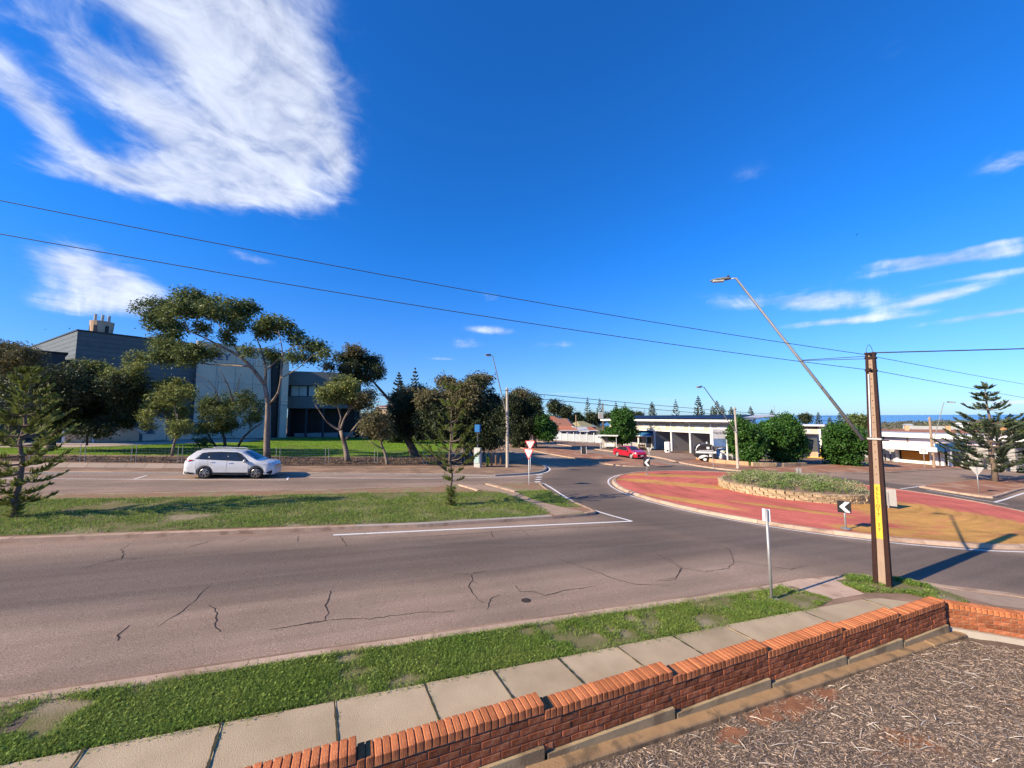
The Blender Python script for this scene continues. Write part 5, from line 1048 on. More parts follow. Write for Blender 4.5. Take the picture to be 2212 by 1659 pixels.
# ---- office wing
A = f(619, 946, 1.5); fw, dw, nw = vplane(A, R(-2)); A = Vector((A.x, A.y, 0)); E_ = fw(775, 945); L = (Vector((E_.x, E_.y, 0))-A).length
wing = thing('office_wing', 'two storey office wing with strip windows beside the concrete pillar', 'building', (A.x, A.y, .4))
zr = fw(620, 802).z; z1 = fw(620, 832).z; z2 = fw(620, 856).z; z3 = fw(620, 882).z
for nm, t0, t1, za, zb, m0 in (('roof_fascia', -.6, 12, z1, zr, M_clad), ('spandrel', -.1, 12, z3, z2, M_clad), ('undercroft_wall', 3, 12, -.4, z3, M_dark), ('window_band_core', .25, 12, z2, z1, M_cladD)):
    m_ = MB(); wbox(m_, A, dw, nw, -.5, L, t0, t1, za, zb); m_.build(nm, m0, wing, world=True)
for i in range(4):
    s0 = .4+i*(L-.6)/4; wd_ = (L-.6)/4-.35; m_ = MB(); wbox(m_, A, dw, nw, s0, s0+wd_, .1, .2, z2+.1, z1-.1); o = m_.build('window', mat('blind_pane', (.42, .48, .46), (.34, .40, .39), .6, .2), wing, world=True)
    m_ = MB(); wbox(m_, A, dw, nw, s0+wd_*.48, s0+wd_*.52, .05, .1, z2+.1, z1-.1); m_.v = [(a-A.x, b-A.y, c-.4) for a, b, c in m_.v]; m_.build('mullion', M_cladD, o)
for i in range(5):
    s0 = i*L/4.3; m_ = MB(); wbox(m_, A, dw, nw, s0, s0+.35, .2, .6, -.4, z3); m_.build('column', M_cladD, wing, world=True)
m_ = MB(); wbox(m_, A, dw, nw, 1, L-1, 1.2, 1.5, .2, 1.1); m_.build('low_wall', M_greyw, wing, world=True)

# ---- ground dressing of the far block
sheet('lawn', axy([(-250, 984), (130, 985), (640, 989), (880, 989), (960, 983), (1010, 962), (1000, 947), (620, 946.5), (530, 957), (330, 962), (150, 969), (-250, 969)]), .114, M_lawn, parent=blockC)
sheet('forecourt_path', axy([(-250, 969), (150, 969), (330, 962), (530, 957), (560, 950), (430, 951), (140, 958), (-250, 958)]), .118, mat('pale_path', (.50, .40, .31), (.44, .345, .265), 1.2, .9), parent=blockC)
sheet('mulch_strip', axy([(-300, 986), (640, 990.5), (880, 991), (960, 985), (1010, 985), (1050, 1008), (640, 1010), (330, 1003), (80, 1000), (-300, 998)]), .116, mat('dark_mulch', (.12, .085, .065), (.075, .055, .042), 3, .95, .8, 30, c3=(.24, .15, .10), sc3=.8, th=(.55, .7)), parent=blockC)
for i in range(16):
    a, b = -60+i*42, -60+(i+1)*42-.8; ya, yb = 1003+a*.006, 1003+b*.006; q = axy([(a, ya), (b, yb), (b-8, yb+10), (a-8, ya+10)])
    sheet('path_slab', q, .121, mat('far_slab', (.44, .34, .26), (.38, .29, .22), 2, .9, objrand=.1), parent=blockC)
xx_, yy2 = scatter(axy([(-300, 970), (130, 985), (640, 989), (880, 989), (960, 983), (1000, 950), (640, 949), (530, 958), (330, 963), (150, 970)]), 60000); blades('lawn_grass', xx_, yy2, gplane(xx_, .114), .06, .05, mat('lawn_blade', (.13, .25, .02), (.19, .31, .035), .5, .6, island=.3, trans=.35), leaf=.1)
xx_, yy2 = scatter(axy([(-60, 988), (640, 992), (1000, 990), (1040, 1006), (640, 1008), (80, 1000), (-60, 998)]), 9000); V, F = leafquads(np.c_[xx_, yy2, gplane(xx_, .13)], .14, .4, .1); tag(link('leaf_litter', npmesh('leaf_litter', V, F), mat('litter', (.22, .15, .10), (.12, .085, .06), 4, .9, island=.5)), kind='stuff')
# wire fence
fe = thing('wire_fence', 'low wire mesh fence with paired posts along the lawn edge', 'fence', at(330, 997, .11)); fx = [68, 177, 288, 388, 492, 600, 706, 812, 918, 1000]; pp = [Vector(at(x, 997+x*.006, .11)) for x in fx]; fl = fe.location
for p in pp:
    for s_ in (-.12, .12): m_ = MB(); m_.tube([(p.x+s_, p.y, p.z-.1), (p.x+s_, p.y, p.z+1.25)], .022, 6); m_.build('post', M_steel, fe, world=True)
for a, b in zip(pp, pp[1:]):
    m_ = MB()
    for h in np.linspace(.1, 1.1, 6): m_.bar(a+Vector((.12, 0, h)), b+Vector((-.12, 0, h)), .006, .006)
    L = (b-a).length; k = int(L/.22)
    for i in range(1, k): q = a.lerp(b, i/k); m_.bar(q+Vector((0, 0, .1)), q+Vector((0, 0, 1.1)), .005, .005, (1, 0, 0))
    o = m_.build('mesh_panel', M_steel, fe, world=True, fix=False); tag(o, kind='stuff')
# timber posts, pylon sign, small yellow sign
for i, (px, py, h) in enumerate(((1045, 988, .62), (1062, 1009, 1.35), (1071.5, 1004, .85), (1082, 1003, .9))):
    m_ = MB(); m_.box((0, 0, h/2-.1), (.16, .16, h+.2));
    o = m_.build('timber_bollard', M_wood); bevel(o, .015); o.location = at(px, py, .11); tag(o, ['short timber bollard at the back of the group by the road corner', 'tallest timber bollard beside the yellow notice', 'timber bollard between the tall one and the lamp pole', 'timber bollard nearest the lamp pole'][i], 'bollard', 'timber bollards by the corner')
t = thing('pylon_sign', 'pale pylon sign with small blue top board under the dark gums', 'sign', at(1032, 1009, .11)); m_ = MB(); m_.box((0, 0, .75), (.25, .62, 1.7), R(35)); m_.build('lower_board', mat('shaded_board', (.42, .42, .40), (.36, .36, .34), 2, .8), t); m_ = MB(); m_.box((0, 0, 3.2), (.2, .5, .62), R(35)); m_.build('blue_board', mat('sign_blue2', (.02, .13, .36), (.02, .11, .3), 3, .5), t); m_ = MB(); m_.box((0, 0, 2.3), (.1, .12, 1.5), R(35)); m_.build('post', M_cladD, t); m_ = MB(); m_.box((-.13, -.09, .75), (.05, .5, .8), R(35)); m_.build('pale_board', mat('pale_teal', (.35, .45, .44), (.3, .4, .39), 3, .5), t)  # lower board is white, greyed so the trees' shade sits in its colour
t = thing('notice_sign', 'small yellow notice on green boards beside the timber bollards', 'sign', at(1056, 1008, .11)); m_ = MB(); m_.box((-.1, -.05, .5), (.03, .3, .62), R(30)); m_.build('yellow_board', mat('lime_yellow', (.55, .62, .03), (.5, .56, .03), 3, .5), t)
for k, s_ in enumerate((-.45, .15)): m_ = MB(); m_.box((s_*.2, .35+s_*.4, .55), (.05, .18, 1.2), R(30)); m_.build('green_board', mat('green_board', (.03, .07, .04), (.025, .06, .035), 3, .6), t)
for z in (.36, .52, .66): m_ = MB(); m_.box((-.12, -.06, z), (.012, .2, .06), R(30)); m_.build('print', M_black, t)

# ---- self serve car wash
CX = 49.6; g0 = -2.05; CY = [58.0, 53.8, 49.9, 46.0, 42.1, 38.2]
cw = thing('car_wash', 'cream open fronted car wash with four bays and solar panels on the roof', 'building', (CX, 48, g0))
def bx(nm, x0, x1, y0, y1, z0, z1, m0, par=cw): m_ = MB(); m_.box(((x0+x1)/2-par.location.x, (y0+y1)/2-par.location.y, (z0+z1)/2), (x1-x0, y1-y0, z1-z0)); return m_.build(nm, m0, par)
for a, b in ((66.4, 62.2), (62.2, 58.0)):
    bx('fascia_panel', CX-.05, CX+.05, b+.13, a-.13, 3.46, 4.72, M_off); bx('beam', CX-.1, CX+.1, b+.12, a-.12, 3.26, 3.46, M_white); bevel(bx('column', CX-.12, CX+.12, a-.12, a+.12, -.5, 4.95, M_white), .015)
for i, y in enumerate(CY):
    bevel(bx('column', CX-.12, CX+.12, y-.12, y+.12, -.5, 4.95, M_white), .015)
    if i: bx('bay_wall', CX+.35, CX+9, y-.1, y+.1, -.5, 4.7, M_greyw)
for i, (a, b) in enumerate(zip(CY, CY[1:])):
    bx('fascia_panel', CX-.05, CX+.05, b+.13, a-.13, 3.46, 4.72, M_off); bx('beam', CX-.1, CX+.1, b+.12, a-.12, 3.26, 3.46, M_white); bx('beam', CX-.09, CX+.09, b+.12, a-.12, 4.72, 4.88, M_white)
    sg = bx('bay_sign', CX-.085, CX-.055, (a+b)/2-.8, (a+b)/2+.8, 3.78, 4.36, M_white)
    if i < 4: put_text('CEL-WASH' if i == 0 else 'SELF SERVE', .38, mat('sign_grey', (.16, .16, .17), (.2, .2, .2), 3, .6), sg, (CX-.09-cw.location.x, (a+b)/2-cw.location.y, 4.07), math.pi, .004, sx=.8, sz=1.15)
bx('clerestory_wall', CX+.3, CX+.45, 37.6, 67., 4.7, 5.25, M_greyw)
m_ = MB(); 
for a, b in ((67.6, 37.0),): m_.prism([(-1.5, a-48, 5.08), (9.5, a-48, 5.9), (9.5, a-48, 6.02), (-1.5, a-48, 5.28)], (0, a, 0), (0, b, 0))
m_.build('roof', M_tin, cw)
m_ = MB(); m_.box((-1.56, (67.6+37)/2-48, 5.17), (.1, 30.7, .32)); m_.build('gutter', M_white, cw)
for y in CY: m_ = MB(); m_.prism([(-1.4, y-48-.06, 5.05), (.1, y-48-.06, 4.72), (.1, y-48-.06, 5.0), (-1.4, y-48-.06, 5.12)], (0, 0, 0), (0, .12, 0)); m_.build('bracket', M_white, cw)
k = 27
for i in range(k):
    y0 = 64.2-48-i*1.0; m_ = MB(); m_.prism([(-1.1, y0, 5.44), (3.0, y0, 5.98), (3.0, y0, 6.03), (-1.1, y0, 5.49)], (0, y0, 0), (0, y0-.94, 0)); m_.build('solar_panel', M_solar, cw)
# office with blue awning
of = thing('wash_office', 'small grey office with blue awning left of the car wash', 'building', (CX+3, 60, g0))
bx('wall', CX+2, CX+7, 54.6, 64.5, -.4, 2.5, M_greyw, of); m_ = MB(); m_.prism([(-3.6, -6, 2.35), (-3.6, 5, 2.35), (-1, 5, 3.25), (-1, -4.5, 3.25)], (0, 0, 0), (0, 0, .06)); m_.build('awning', M_blue, of); m_ = MB(); m_.box((-3.62, -.5, 2.28), (.12, 11, .16)); m_.build('awning_edge', M_white, of)
bx('door', CX+1.93, CX+1.99, 57, 58.2, -.1, 2.1, M_dark, of); bx('window', CX+1.93, CX+1.99, 59.5, 62, .8, 2.0, M_glass, of)
m_ = MB(); m_.tube([(-3.4, -4.6, -.3), (-3.4, -4.6, 2.3)], .06, 8); m_.build('awning_post', M_white, of)
# vacuum bay
f3, d3, n3 = vplane(at(1775, 990, .1)[:2], R(-62)); V0 = f3(1775, 990); V0 = Vector((V0.x, V0.y, 0)); gv = gz(V0.x)+.1
vb = thing('vacuum_bay', 'low cream vacuum bay with yellow post between the round trees', 'building', (V0.x, V0.y, gv))
zt_ = f3(1775, 918).z; zf = f3(1775, 927).z; zb = f3(1775, 938).z
for nm, s0, s1, t0, t1, za, zb_, m0 in (('roof', -7, .6, -.8, 6, zt_-.18, zt_, M_white), ('fascia', -6, 0, -.05, .1, zb, zf, M_off), ('side_wall', -.2, 0, .1, 6, zb-.2, zt_-.18, M_greyw), ('back_wall', -6, 0, 5.6, 5.8, gv-.3, zt_-.18, M_white), ('screen', -5, -.4, .6, .7, gv, gv+3.0, mat('smoked_screen', (.08, .085, .09), (.06, .065, .07), 2, .4)), ('brick_base', -3, -.4, .3, .55, gv-.2, gv+.9, M_beige)):
    m_ = MB(); wbox(m_, V0, d3, n3, s0, s1, t0, t1, za, zb_); m_.build(nm, m0, vb, world=True)
m_ = MB(); wbox(m_, V0, d3, n3, -.12, .12, -.12, .12, gv+1.5, zf); m_.build('column', M_white, vb, world=True); m_ = MB(); wbox(m_, V0, d3, n3, -.13, .13, -.13, .13, gv-.2, gv+1.5); m_.build('yellow_post', M_yellow, vb, world=True)
m_ = MB(); wbox(m_, V0, d3, n3, -4.5, .6, -.3, -.15, gv-.05, gv+.14); m_.build('yellow_kerb', M_yellow, vb, world=True)
s_ = f3(1748, 932, -.1); m_ = MB(); wbox(m_, V0, d3, n3, -2.9, -1.2, -.12, -.06, zb+.15, zf-.1); sg = m_.build('bay_sign', M_white, vb, world=True); q = V0+d3*-2.05-n3*.13; put_text('VACUUM', .34, M_black, sg, (q.x-V0.x, q.y-V0.y, (zb+zf)/2-gv+.02), R(-62-90), .004)
# tank, bollards, barrier
m_ = MB(); m_.lathe([(.35, -.1), (.44, -.05), (.46, .1), (.46, 1.5), (.4, 1.62), (.0, 1.64)], 20); o = m_.build('water_tank', M_white, smooth=False); o.location = at(1442.5, 977, .1); tag(o, 'white plastic tank standing in front of the second wash bay', 'tank'); m_ = MB(); m_.box((-.36, -.3, .32), (.1, .22, .22), R(40)); m_.build('outlet_box', M_black, o)
for i, px in enumerate((1380, 1393)):
    m_ = MB(); m_.tube([(0, 0, -.2), (0, 0, 1.0)], .09, 10); o = m_.build('safety_post', M_yellow); o.location = at(px, 972.5, .1); tag(o, 'yellow safety post at the %s end of the orange barrier' % ('left', 'right')[i], 'bollard', 'yellow posts by the office')
a_, b_ = Vector(at(1381.5, 972, .1)), Vector(at(1391.5, 972, .1)); t = thing('mesh_barrier', 'orange mesh barrier strung between two yellow posts', 'barrier', a_)
for z in (.35, .75): m_ = MB(); m_.bar((0, 0, z), b_-a_+Vector((0, 0, z-.05)), .02, .3); m_.build('mesh_band', mat('safety_orange', (.6, .2, .1), (.5, .16, .08), 3, .8), t)
# forecourt pylon sign
t = thing('pylon_sign', 'tall white framed sign with script lettering over a blue board', 'sign', at(1557, 997.5, .1)); PA, PB = Vector(at(1542.5, 997, .1)), Vector(at(1572.5, 999, .1)); c0 = Vector(t.location)
for p in (PA, PB): m_ = MB(); q = p-c0; m_.box((q.x, q.y, 1.9), (.14, .14, 4.2), 0); m_.build('post', M_white, t)
ud = (PB-PA); ul = ud.length; ud.normalize(); ang = math.atan2(ud.y, ud.x); mid_ = (PA+PB)/2-c0; nn = Vector((ud.y, -ud.x, 0))
for nm, z, h, m0 in (('upper_board', 3.3, 1.12, mat('sign_silver', (.36, .36, .40), (.30, .30, .34), 2, .5)), ('lower_board', 2.25, .88, mat('sign_photo_blue', (.05, .10, .25), (.10, .16, .28), 2.5, .4))): m_ = MB(); m_.box((mid_.x, mid_.y, z), (ul-.1, .08, h), ang); ob = m_.build(nm, m0, t); ob_ = ob if nm == 'upper_board' else ob_
q = mid_+nn*.06; put_text('Heckles', .5, M_black, ob_, (q.x, q.y, 3.42), math.atan2(nn.y, nn.x), .004, sx=.95)
m_ = MB(); m_.box((mid_.x, mid_.y, 3.95), (ul+.1, .12, .12), ang); m_.build('top_rail', M_white, t)
# thin sign post on the red verge
t = thing('sign_post', 'thin grey post standing on the red verge before the pylon sign', 'sign', at(1541, 1011, .1)); post_mb(2.2, .03).build('post', M_steel, t); m_ = MB(); m_.box((0, 0, 2.0), (.3, .02, .3), R(20)); m_.build('sign_plate', M_steel, t)
# low planter walls along the forecourt
def low_wall(label, pts, h, m0, seg):
    P = [Vector(at(*p, .1)) for p in pts]; t = thing('low_wall', label, 'wall', P[0]); tot = []
    for a, b in zip(P, P[1:]):
        n0 = max(1, int((b-a).length/seg))
        for i in range(n0):
            p, q = a.lerp(b, i/n0+.004), a.lerp(b, (i+1)/n0-.004); m_ = MB(); m_.bar(p+Vector((0, 0, h/2-.05))-P[0], q+Vector((0, 0, h/2-.05))-P[0], .3, h+.1); bevel(m_.build('wall_block', m0, t), .02, 1)
M_tan = mat('tan_block', (.52, .33, .19), (.44, .27, .155), 3, .9, .3, 20, objrand=.12)
low_wall('low tan block wall below the caravan and pylon sign', [(1506, 992), (1545, 1000), (1618, 1006)], .42, M_tan, 1.1)
low_wall('low brown stone wall under the round trees', [(1624, 1006.5), (1690, 1008), (1740, 1007)], .4, M_block, .9)
low_wall('low pale retaining wall left of the shop doors', [(1905, 984), (1950, 995)], .5, M_beige, 3.)
sheet('red_verge', axy([(1445, 1000), (1505, 994), (1618, 1006), (1740, 1007.5), (1800, 1006), (1880, 1001), (1990, 1004), (2100, 1003), (2160, 1005), (2160, 1009.5), (1990, 1015.5), (1880, 1021.5), (1722, 1023), (1610, 1017.5), (1539, 1010.5), (1472, 999.5)]), .106, M_reddirt, parent=blockF)
# bus shelter
S0 = Vector(at(1316, 970.5, .1)); t = thing('bus_shelter', 'small grey bus shelter with bench beside the green tree', 'shelter', S0, R(-48)); 
for sx_ in (-1.3, 1.3):
    for sy in (-.6, .6): m_ = MB(); m_.tube([(sx_, sy, -.2), (sx_, sy, 2.2)], .04, 8); m_.build('post', M_whitem, t)
m_ = MB(); m_.prism([(-1.8, -.95, 2.26), (-1.8, 0, 2.36), (-1.8, .8, 2.28), (-1.8, .8, 2.2), (-1.8, -.95, 2.18)], (-1.8, 0, 0), (1.6, 0, 0)); m_.build('roof', M_white, t)
for i in range(9): m_ = MB(); m_.box((-1.2+i*.3, .62, 1.05), (.27, .03, 1.75)); m_.build('back_board', mat('weathered_board', (.40, .38, .33), (.32, .30, .26), 4, .9, objrand=.15), t)
m_ = MB(); m_.box((1.32, 0, 1.2), (.03, 1.1, 1.5)); m_.build('side_pane', M_glass, t)
m_ = MB(); m_.box((0, .25, .45), (1.6, .38, .05)); m_.build('bench_seat', M_white, t); m_ = MB(); m_.box((0, .46, .72), (1.6, .04, .35)); m_.build('bench_back', M_white, t)
# A-frame board
t = thing('sandwich_board', 'black sandwich board with white legs on the red median', 'sign', at(1261, 980, .11), R(-30))
for s_ in (-1, 1):
    m_ = MB(); m_.box((0, s_*.2, .42), (.62, .03, .9), 0, R(-22*s_)*-1); m_.build('board', M_black, t)
    for e in (-.33, .33): m_ = MB(); m_.bar((e, s_*.36, -.02), (e, s_*.02, .92), .05, .04, (1, 0, 0)); m_.build('leg', M_white, t)
# panel fence
A_, B_ = Vector(at(1172, 949.5, .1)), Vector(at(1299, 957, .1)); t = thing('panel_fence', 'pale grey panel fence with white posts across the far street', 'fence', A_); n0 = 9
for i in range(n0+1): q = (B_-A_)*i/n0; m_ = MB(); m_.box((q.x, q.y, .85), (.16, .16, 2.0), .0); m_.build('post', M_white, t)
for i in range(n0): p, q = (B_-A_)*(i/n0+.008), (B_-A_)*((i+1)/n0-.008); m_ = MB(); m_.bar(p+Vector((0, 0, .85)), q+Vector((0, 0, .85)), .06, 1.7); m_.build('panel', mat('fence_sheet', (.42, .45, .47), (.36, .385, .40), 2, .6, objrand=.08), t)

# ---- shop row with white awning on the right
Q0, Q1 = at(1928, 997, .1), at(2036, 1006.5, .1); az_ = math.atan2(Q1[1]-Q0[1], Q1[0]-Q0[0]); f4, d4, n4 = vplane(Q0[:2], az_); Q0v = Vector((Q0[0], Q0[1], 0)); gq = Q0[2]
sh_ = thing('shop_row', 'long low shop with broad white awning and parapet on the right', 'building', Q0)
LQ = (Vector((Q1[0], Q1[1], 0))-Q0v).length
za, zb, zc_, zd = f4(1990, 971.5).z, f4(1990, 954.5).z, f4(1990, 950).z, f4(1990, 942).z
def sb(nm, s0, s1, t0, t1, z0, z1, m0, par=sh_): m_ = MB(); wbox(m_, Q0v, d4, n4, s0, s1, t0, t1, z0, z1); return m_.build(nm, m0, par, world=True)
sb('awning_fascia', 0, LQ+.6, -2.2, -2.05, za, zb, M_white); sb('awning_deck', 0, LQ+.6, -2.05, 3, za+.05, za+.2, M_white)
m_ = MB(); e0, e1 = Q0v+n4*-2.2, Q0v+d4*-9+n4*3.2; m_.prism([(e0.x, e0.y, za), (e1.x, e1.y, za), (e1.x, e1.y, zb), (e0.x, e0.y, zb)], (0, 0, 0), n4*.15); m_.build('awning_return', M_whitem, sh_, world=True)
sb('blue_end_fascia', LQ+.6, LQ+.75, -2.2, 4, za, zb, M_blue); sb('clerestory', -8, LQ+5, 3.2, 3.4, zb-.3, zc_+.5, M_pink); sb('parapet', -10, LQ+8, 2.2, 2.5, zc_+.15, zd+.25, M_white); sb('roof_deck', -10, LQ+8, 2.5, 12, zd-.15, zd+.1, M_tin); sb('rear_wall', -8, LQ+5, 3.6, 11, gq-.3, zb, M_greyw)
for i in range(7): sb('clerestory_mullion', -3+i*3.1, -2.86+i*3.1, 3.05, 3.2, zb-.3, zc_+.5, M_wood)
for i in range(5): sb('shop_window', .4+i*LQ/5, (i+1)*LQ/5-.25, 1.0, 1.06, gq+.35, za-.1, M_glass)
sb('shop_wall', -.2, LQ+.2, 1.06, 1.4, gq-.3, za, M_cladD); sb('plinth', -.2, LQ-1.2, .55, 1.0, gq-.3, gq+.4, M_white)
sb('orange_board', .75, 3.9, .70, .80, gq+.45, gq+1.65, M_orange)
for s_ in (.2, 4.1, LQ-.9, LQ-.35, LQ+.4): bevel(sb('shop_pillar', s_, s_+.32, .35, .68, gq-.3, za, M_white), .02)
for s_ in (-2.2, -1.5, -.8): sb('door_leaf', s_, s_+.5, 1.1, 1.16, gq-.1, gq+2.2, M_greyw)
for i in range(6): sb('rear_bay', -8+i*.95, -7.3+i*.95, 3.3, 3.5, gq-.1, gq+2.6, M_dark if i % 2 else M_greyw)
for s_ in (LQ+2.5, LQ+4.5): sb('rear_pillar', s_, s_+.3, 2., 2.3, gq-.4, za, M_steel)
m_ = MB(); wbox(m_, Q0v, d4, n4, -.6, LQ+8, -3.2, .4, gq-.42, gq-.12); m_.build('shop_step', M_conc, sh_, world=True)
t = thing('sign_post', 'white round symbol sign on a post before the shop window', 'sign', at(1998, 1010, .1)); post_mb(2.3, .035).build('post', M_steel, t); m_ = MB(); m_.box((-.05, -.03, 2.0), (.03, .7, .62), R(20)); sg = m_.build('sign_plate', M_white, t); m_ = MB()
rg = [Vector((-.075, -.03, 2.05))+Vector((-math.sin(R(20)), math.cos(R(20)), 0))*(.2*math.cos(a))+Vector((0, 0, .2*math.sin(a))) for a in np.linspace(0, 6.283, 17)]
m_.tube(rg, .03, 5, False); m_.build('symbol', M_red, sg)
t = thing('meter_box', 'small white box fixed to the brown lamp pole', 'box', Vector(at(2018, 1010, .1))+Vector((-.2, -.1, 2.2))); m_ = MB(); m_.box((0, 0, 0), (.12, .75, .55), R(20)); bevel(m_.build('case', M_whitem, t), .02); m_ = MB(); m_.box((-.07, -.02, 0), (.02, .6, .4), R(20)); m_.build('door', M_white, t)

# ================================================================== vehicles
M_cwhite = mat('car_white', (.62, .61, .59), (.60, .59, .575), 1, .25, spec=.5, coat=.6)
M_cred = mat('car_red', (.42, .012, .03), (.40, .012, .028), 1, .25, spec=.5, coat=.8)
M_trim = mat('black_trim', (.02, .02, .021), (.028, .028, .028), 6, .6)
M_chrome = mat('alloy', (.62, .62, .62), (.5, .5, .5), 4, .28, metal=.9)
M_alloyw = mat('alloy_white', (.66, .66, .66), (.55, .55, .55), 4, .35, metal=.4)
M_tail = mat('tail_lamp', (.42, .01, .025), (.33, .008, .02), 4, .15)
M_lamp = mat('head_lamp', (.55, .57, .60), (.40, .42, .46), 9, .08, spec=.6)
def car(name, label, loc, rz, spec, paint, alloy, group=None, cat='car'):
    """lofted body: stations along x (front +), arches cut into the lower edge, panes laid on the shell"""
    L, W, wb, wr, clear = spec['L'], spec['W'], spec['wb'], spec['wr'], spec['clear']; t = thing(name, label, cat, loc, rz, group)
    xf, xr = spec['xf'], spec['xf']-wb
    top, belt, plan = spec['top'], spec['belt'], spec['plan']; ip = lambda tb, x: float(np.interp(x, [p[0] for p in tb], [p[1] for p in tb]))
    X = sorted(set(list(np.linspace(-L/2, L/2, 56))+[-L/2+.03, L/2-.03]+[xf+wr*1.22*math.cos(a) for a in np.linspace(0, math.pi, 11)]+[xr+wr*1.22*math.cos(a) for a in np.linspace(0, math.pi, 11)]))
    def arch(x):
        z = clear
        for c in (xf, xr):
            q = (wr*1.2)**2-(x-c)**2
            if q > 0: z = max(z, wr+math.sqrt(q)*.98)
        return z
    def shell(x, z):       # half width of the upper body at height z
        w_ = ip(plan, x)*W/2; zb, zt = ip(belt, x), ip(top, x)
        if z <= zb: return w_*(1-.015*min(1, max(0, (z-.5)/max(zb-.5, .1))))+.002
        u = min(1, (z-zb)/max(zt-zb, .05)); return w_*(1-spec['tumble']*min(1., (zt-zb)/.4)*u-.03)
    def ring(x):
        w_ = ip(plan, x)*W/2; zb, zt = ip(belt, x), ip(top, x); za = min(arch(x), zb-.08); zc = zb+(zt-zb)*.86; bot = clear+.02
        zt2 = zt
        return [(0, bot), (w_*.80, bot), (w_*.93, max(bot, za-.02) if za > clear+.01 else bot), (w_*.985, za+.03), (w_, za+(zb-za)*.45), (w_*.985, zb-.02), (shell(x, zb+.02), zb+.02), (shell(x, zc), zc), (shell(x, zt)*.86, zt-.015), (shell(x, zt)*.5, zt2), (0, zt2+.012)]
    m_ = MB(); rings = [ring(x) for x in X]; k = len(rings[0]); vs = []
    for x, r_ in zip(X, rings):
        vs += [(x, y, z) for y, z in r_]+[(x, -y, z) for y, z in r_[1:-1][::-1]]
    n = 2*k-2; m_.add(vs, [(i*n+j, i*n+(j+1) % n, (i+1)*n+(j+1) % n, (i+1)*n+j) for i in range(len(X)-1) for j in range(n)]+[tuple(range(n))[::-1], tuple((len(X)-1)*n+j for j in range(n))])
    body = m_.build('body', paint, t, smooth=True)
    es = body.modifiers.new('edge', 'EDGE_SPLIT'); es.split_angle = R(38)
    m_ = MB(); m_.box((0, 0, clear+.10), (L*.9, W*.72, .22)); m_.build('underbody', M_trim, t)
    def pane(nm, poly, m0, off=.006, par=t, both=True, th=.004):
        for sg in ((1, -1) if both else (-1,)):
            P = []
            dn = []
            for i, (x, z) in enumerate(poly):
                x2, z2 = poly[(i+1) % len(poly)]
                for s_ in (0, .34, .67): a, b = x+(x2-x)*s_, z+(z2-z)*s_; dn.append((a, b))
            P = [(a, sg*(shell(a, b)+off), b) for a, b in dn]; c = (sum(p[0] for p in P)/len(P), sg*(shell(sum(p[0] for p in P)/len(P), sum(p[2] for p in P)/len(P))+off), sum(p[2] for p in P)/len(P))
            m_ = MB(); m_.add([c]+P, [(0, 1+i, 1+(i+1) % len(P)) for i in range(len(P))]); m_.build(nm, m0, par)
    pane('window_surround', spec['surround'], M_trim, .004)
    for w_ in spec['panes']: pane('side_window', w_, M_glass, .009)
    for nm, (xa, za_, xb, zb_), q in (('windscreen', spec['screen'], .0), ('rear_window', spec['rear'], .0)):
        m_ = MB(); V = []; N = 6
        for i in range(N+1):
            u = i/N; x = xa+(xb-xa)*u; zt = ip(top, x)
            for v in (-.82, -.45, 0, .45, .82): V.append((x+(.010 if xa > 0 else -.010), v*shell(x, zt)*(.90), zt+.014+.010*(1-abs(v))-.02*abs(v)**3))
        m_.add(V, [(i*5+j, i*5+j+1, (i+1)*5+j+1, (i+1)*5+j) for i in range(N) for j in range(4)]); m_.build(nm, M_glass, t, smooth=True)
    for nm, poly, m0 in spec['patches']: pane(nm, poly, m0, .010)
    for x in spec['doors']:
        za_, zb_ = arch(x)+.08, ip(belt, x)
        for sg in (1, -1):
            m_ = MB(); m_.add([(x-.006, sg*(shell(x, z)+.004), z) for z in np.linspace(clear+.12, zb_, 6)]+[(x+.006, sg*(shell(x, z)+.004), z) for z in np.linspace(clear+.12, zb_, 6)], [(i, i+1, 7+i, 6+i) for i in range(5)]); m_.build('door_gap', mat('panel_gap', (.25, .25, .25), (.2, .2, .2), 5, .7) if paint is M_cwhite else M_trim, t)
    for x in spec['handles']:
        z = ip(belt, x)-.10
        for sg in (1, -1): m_ = MB(); m_.box((x, sg*(shell(x, z)+.012), z), (.20, .03, .035)); bevel(m_.build('door_handle', paint, t), .008)
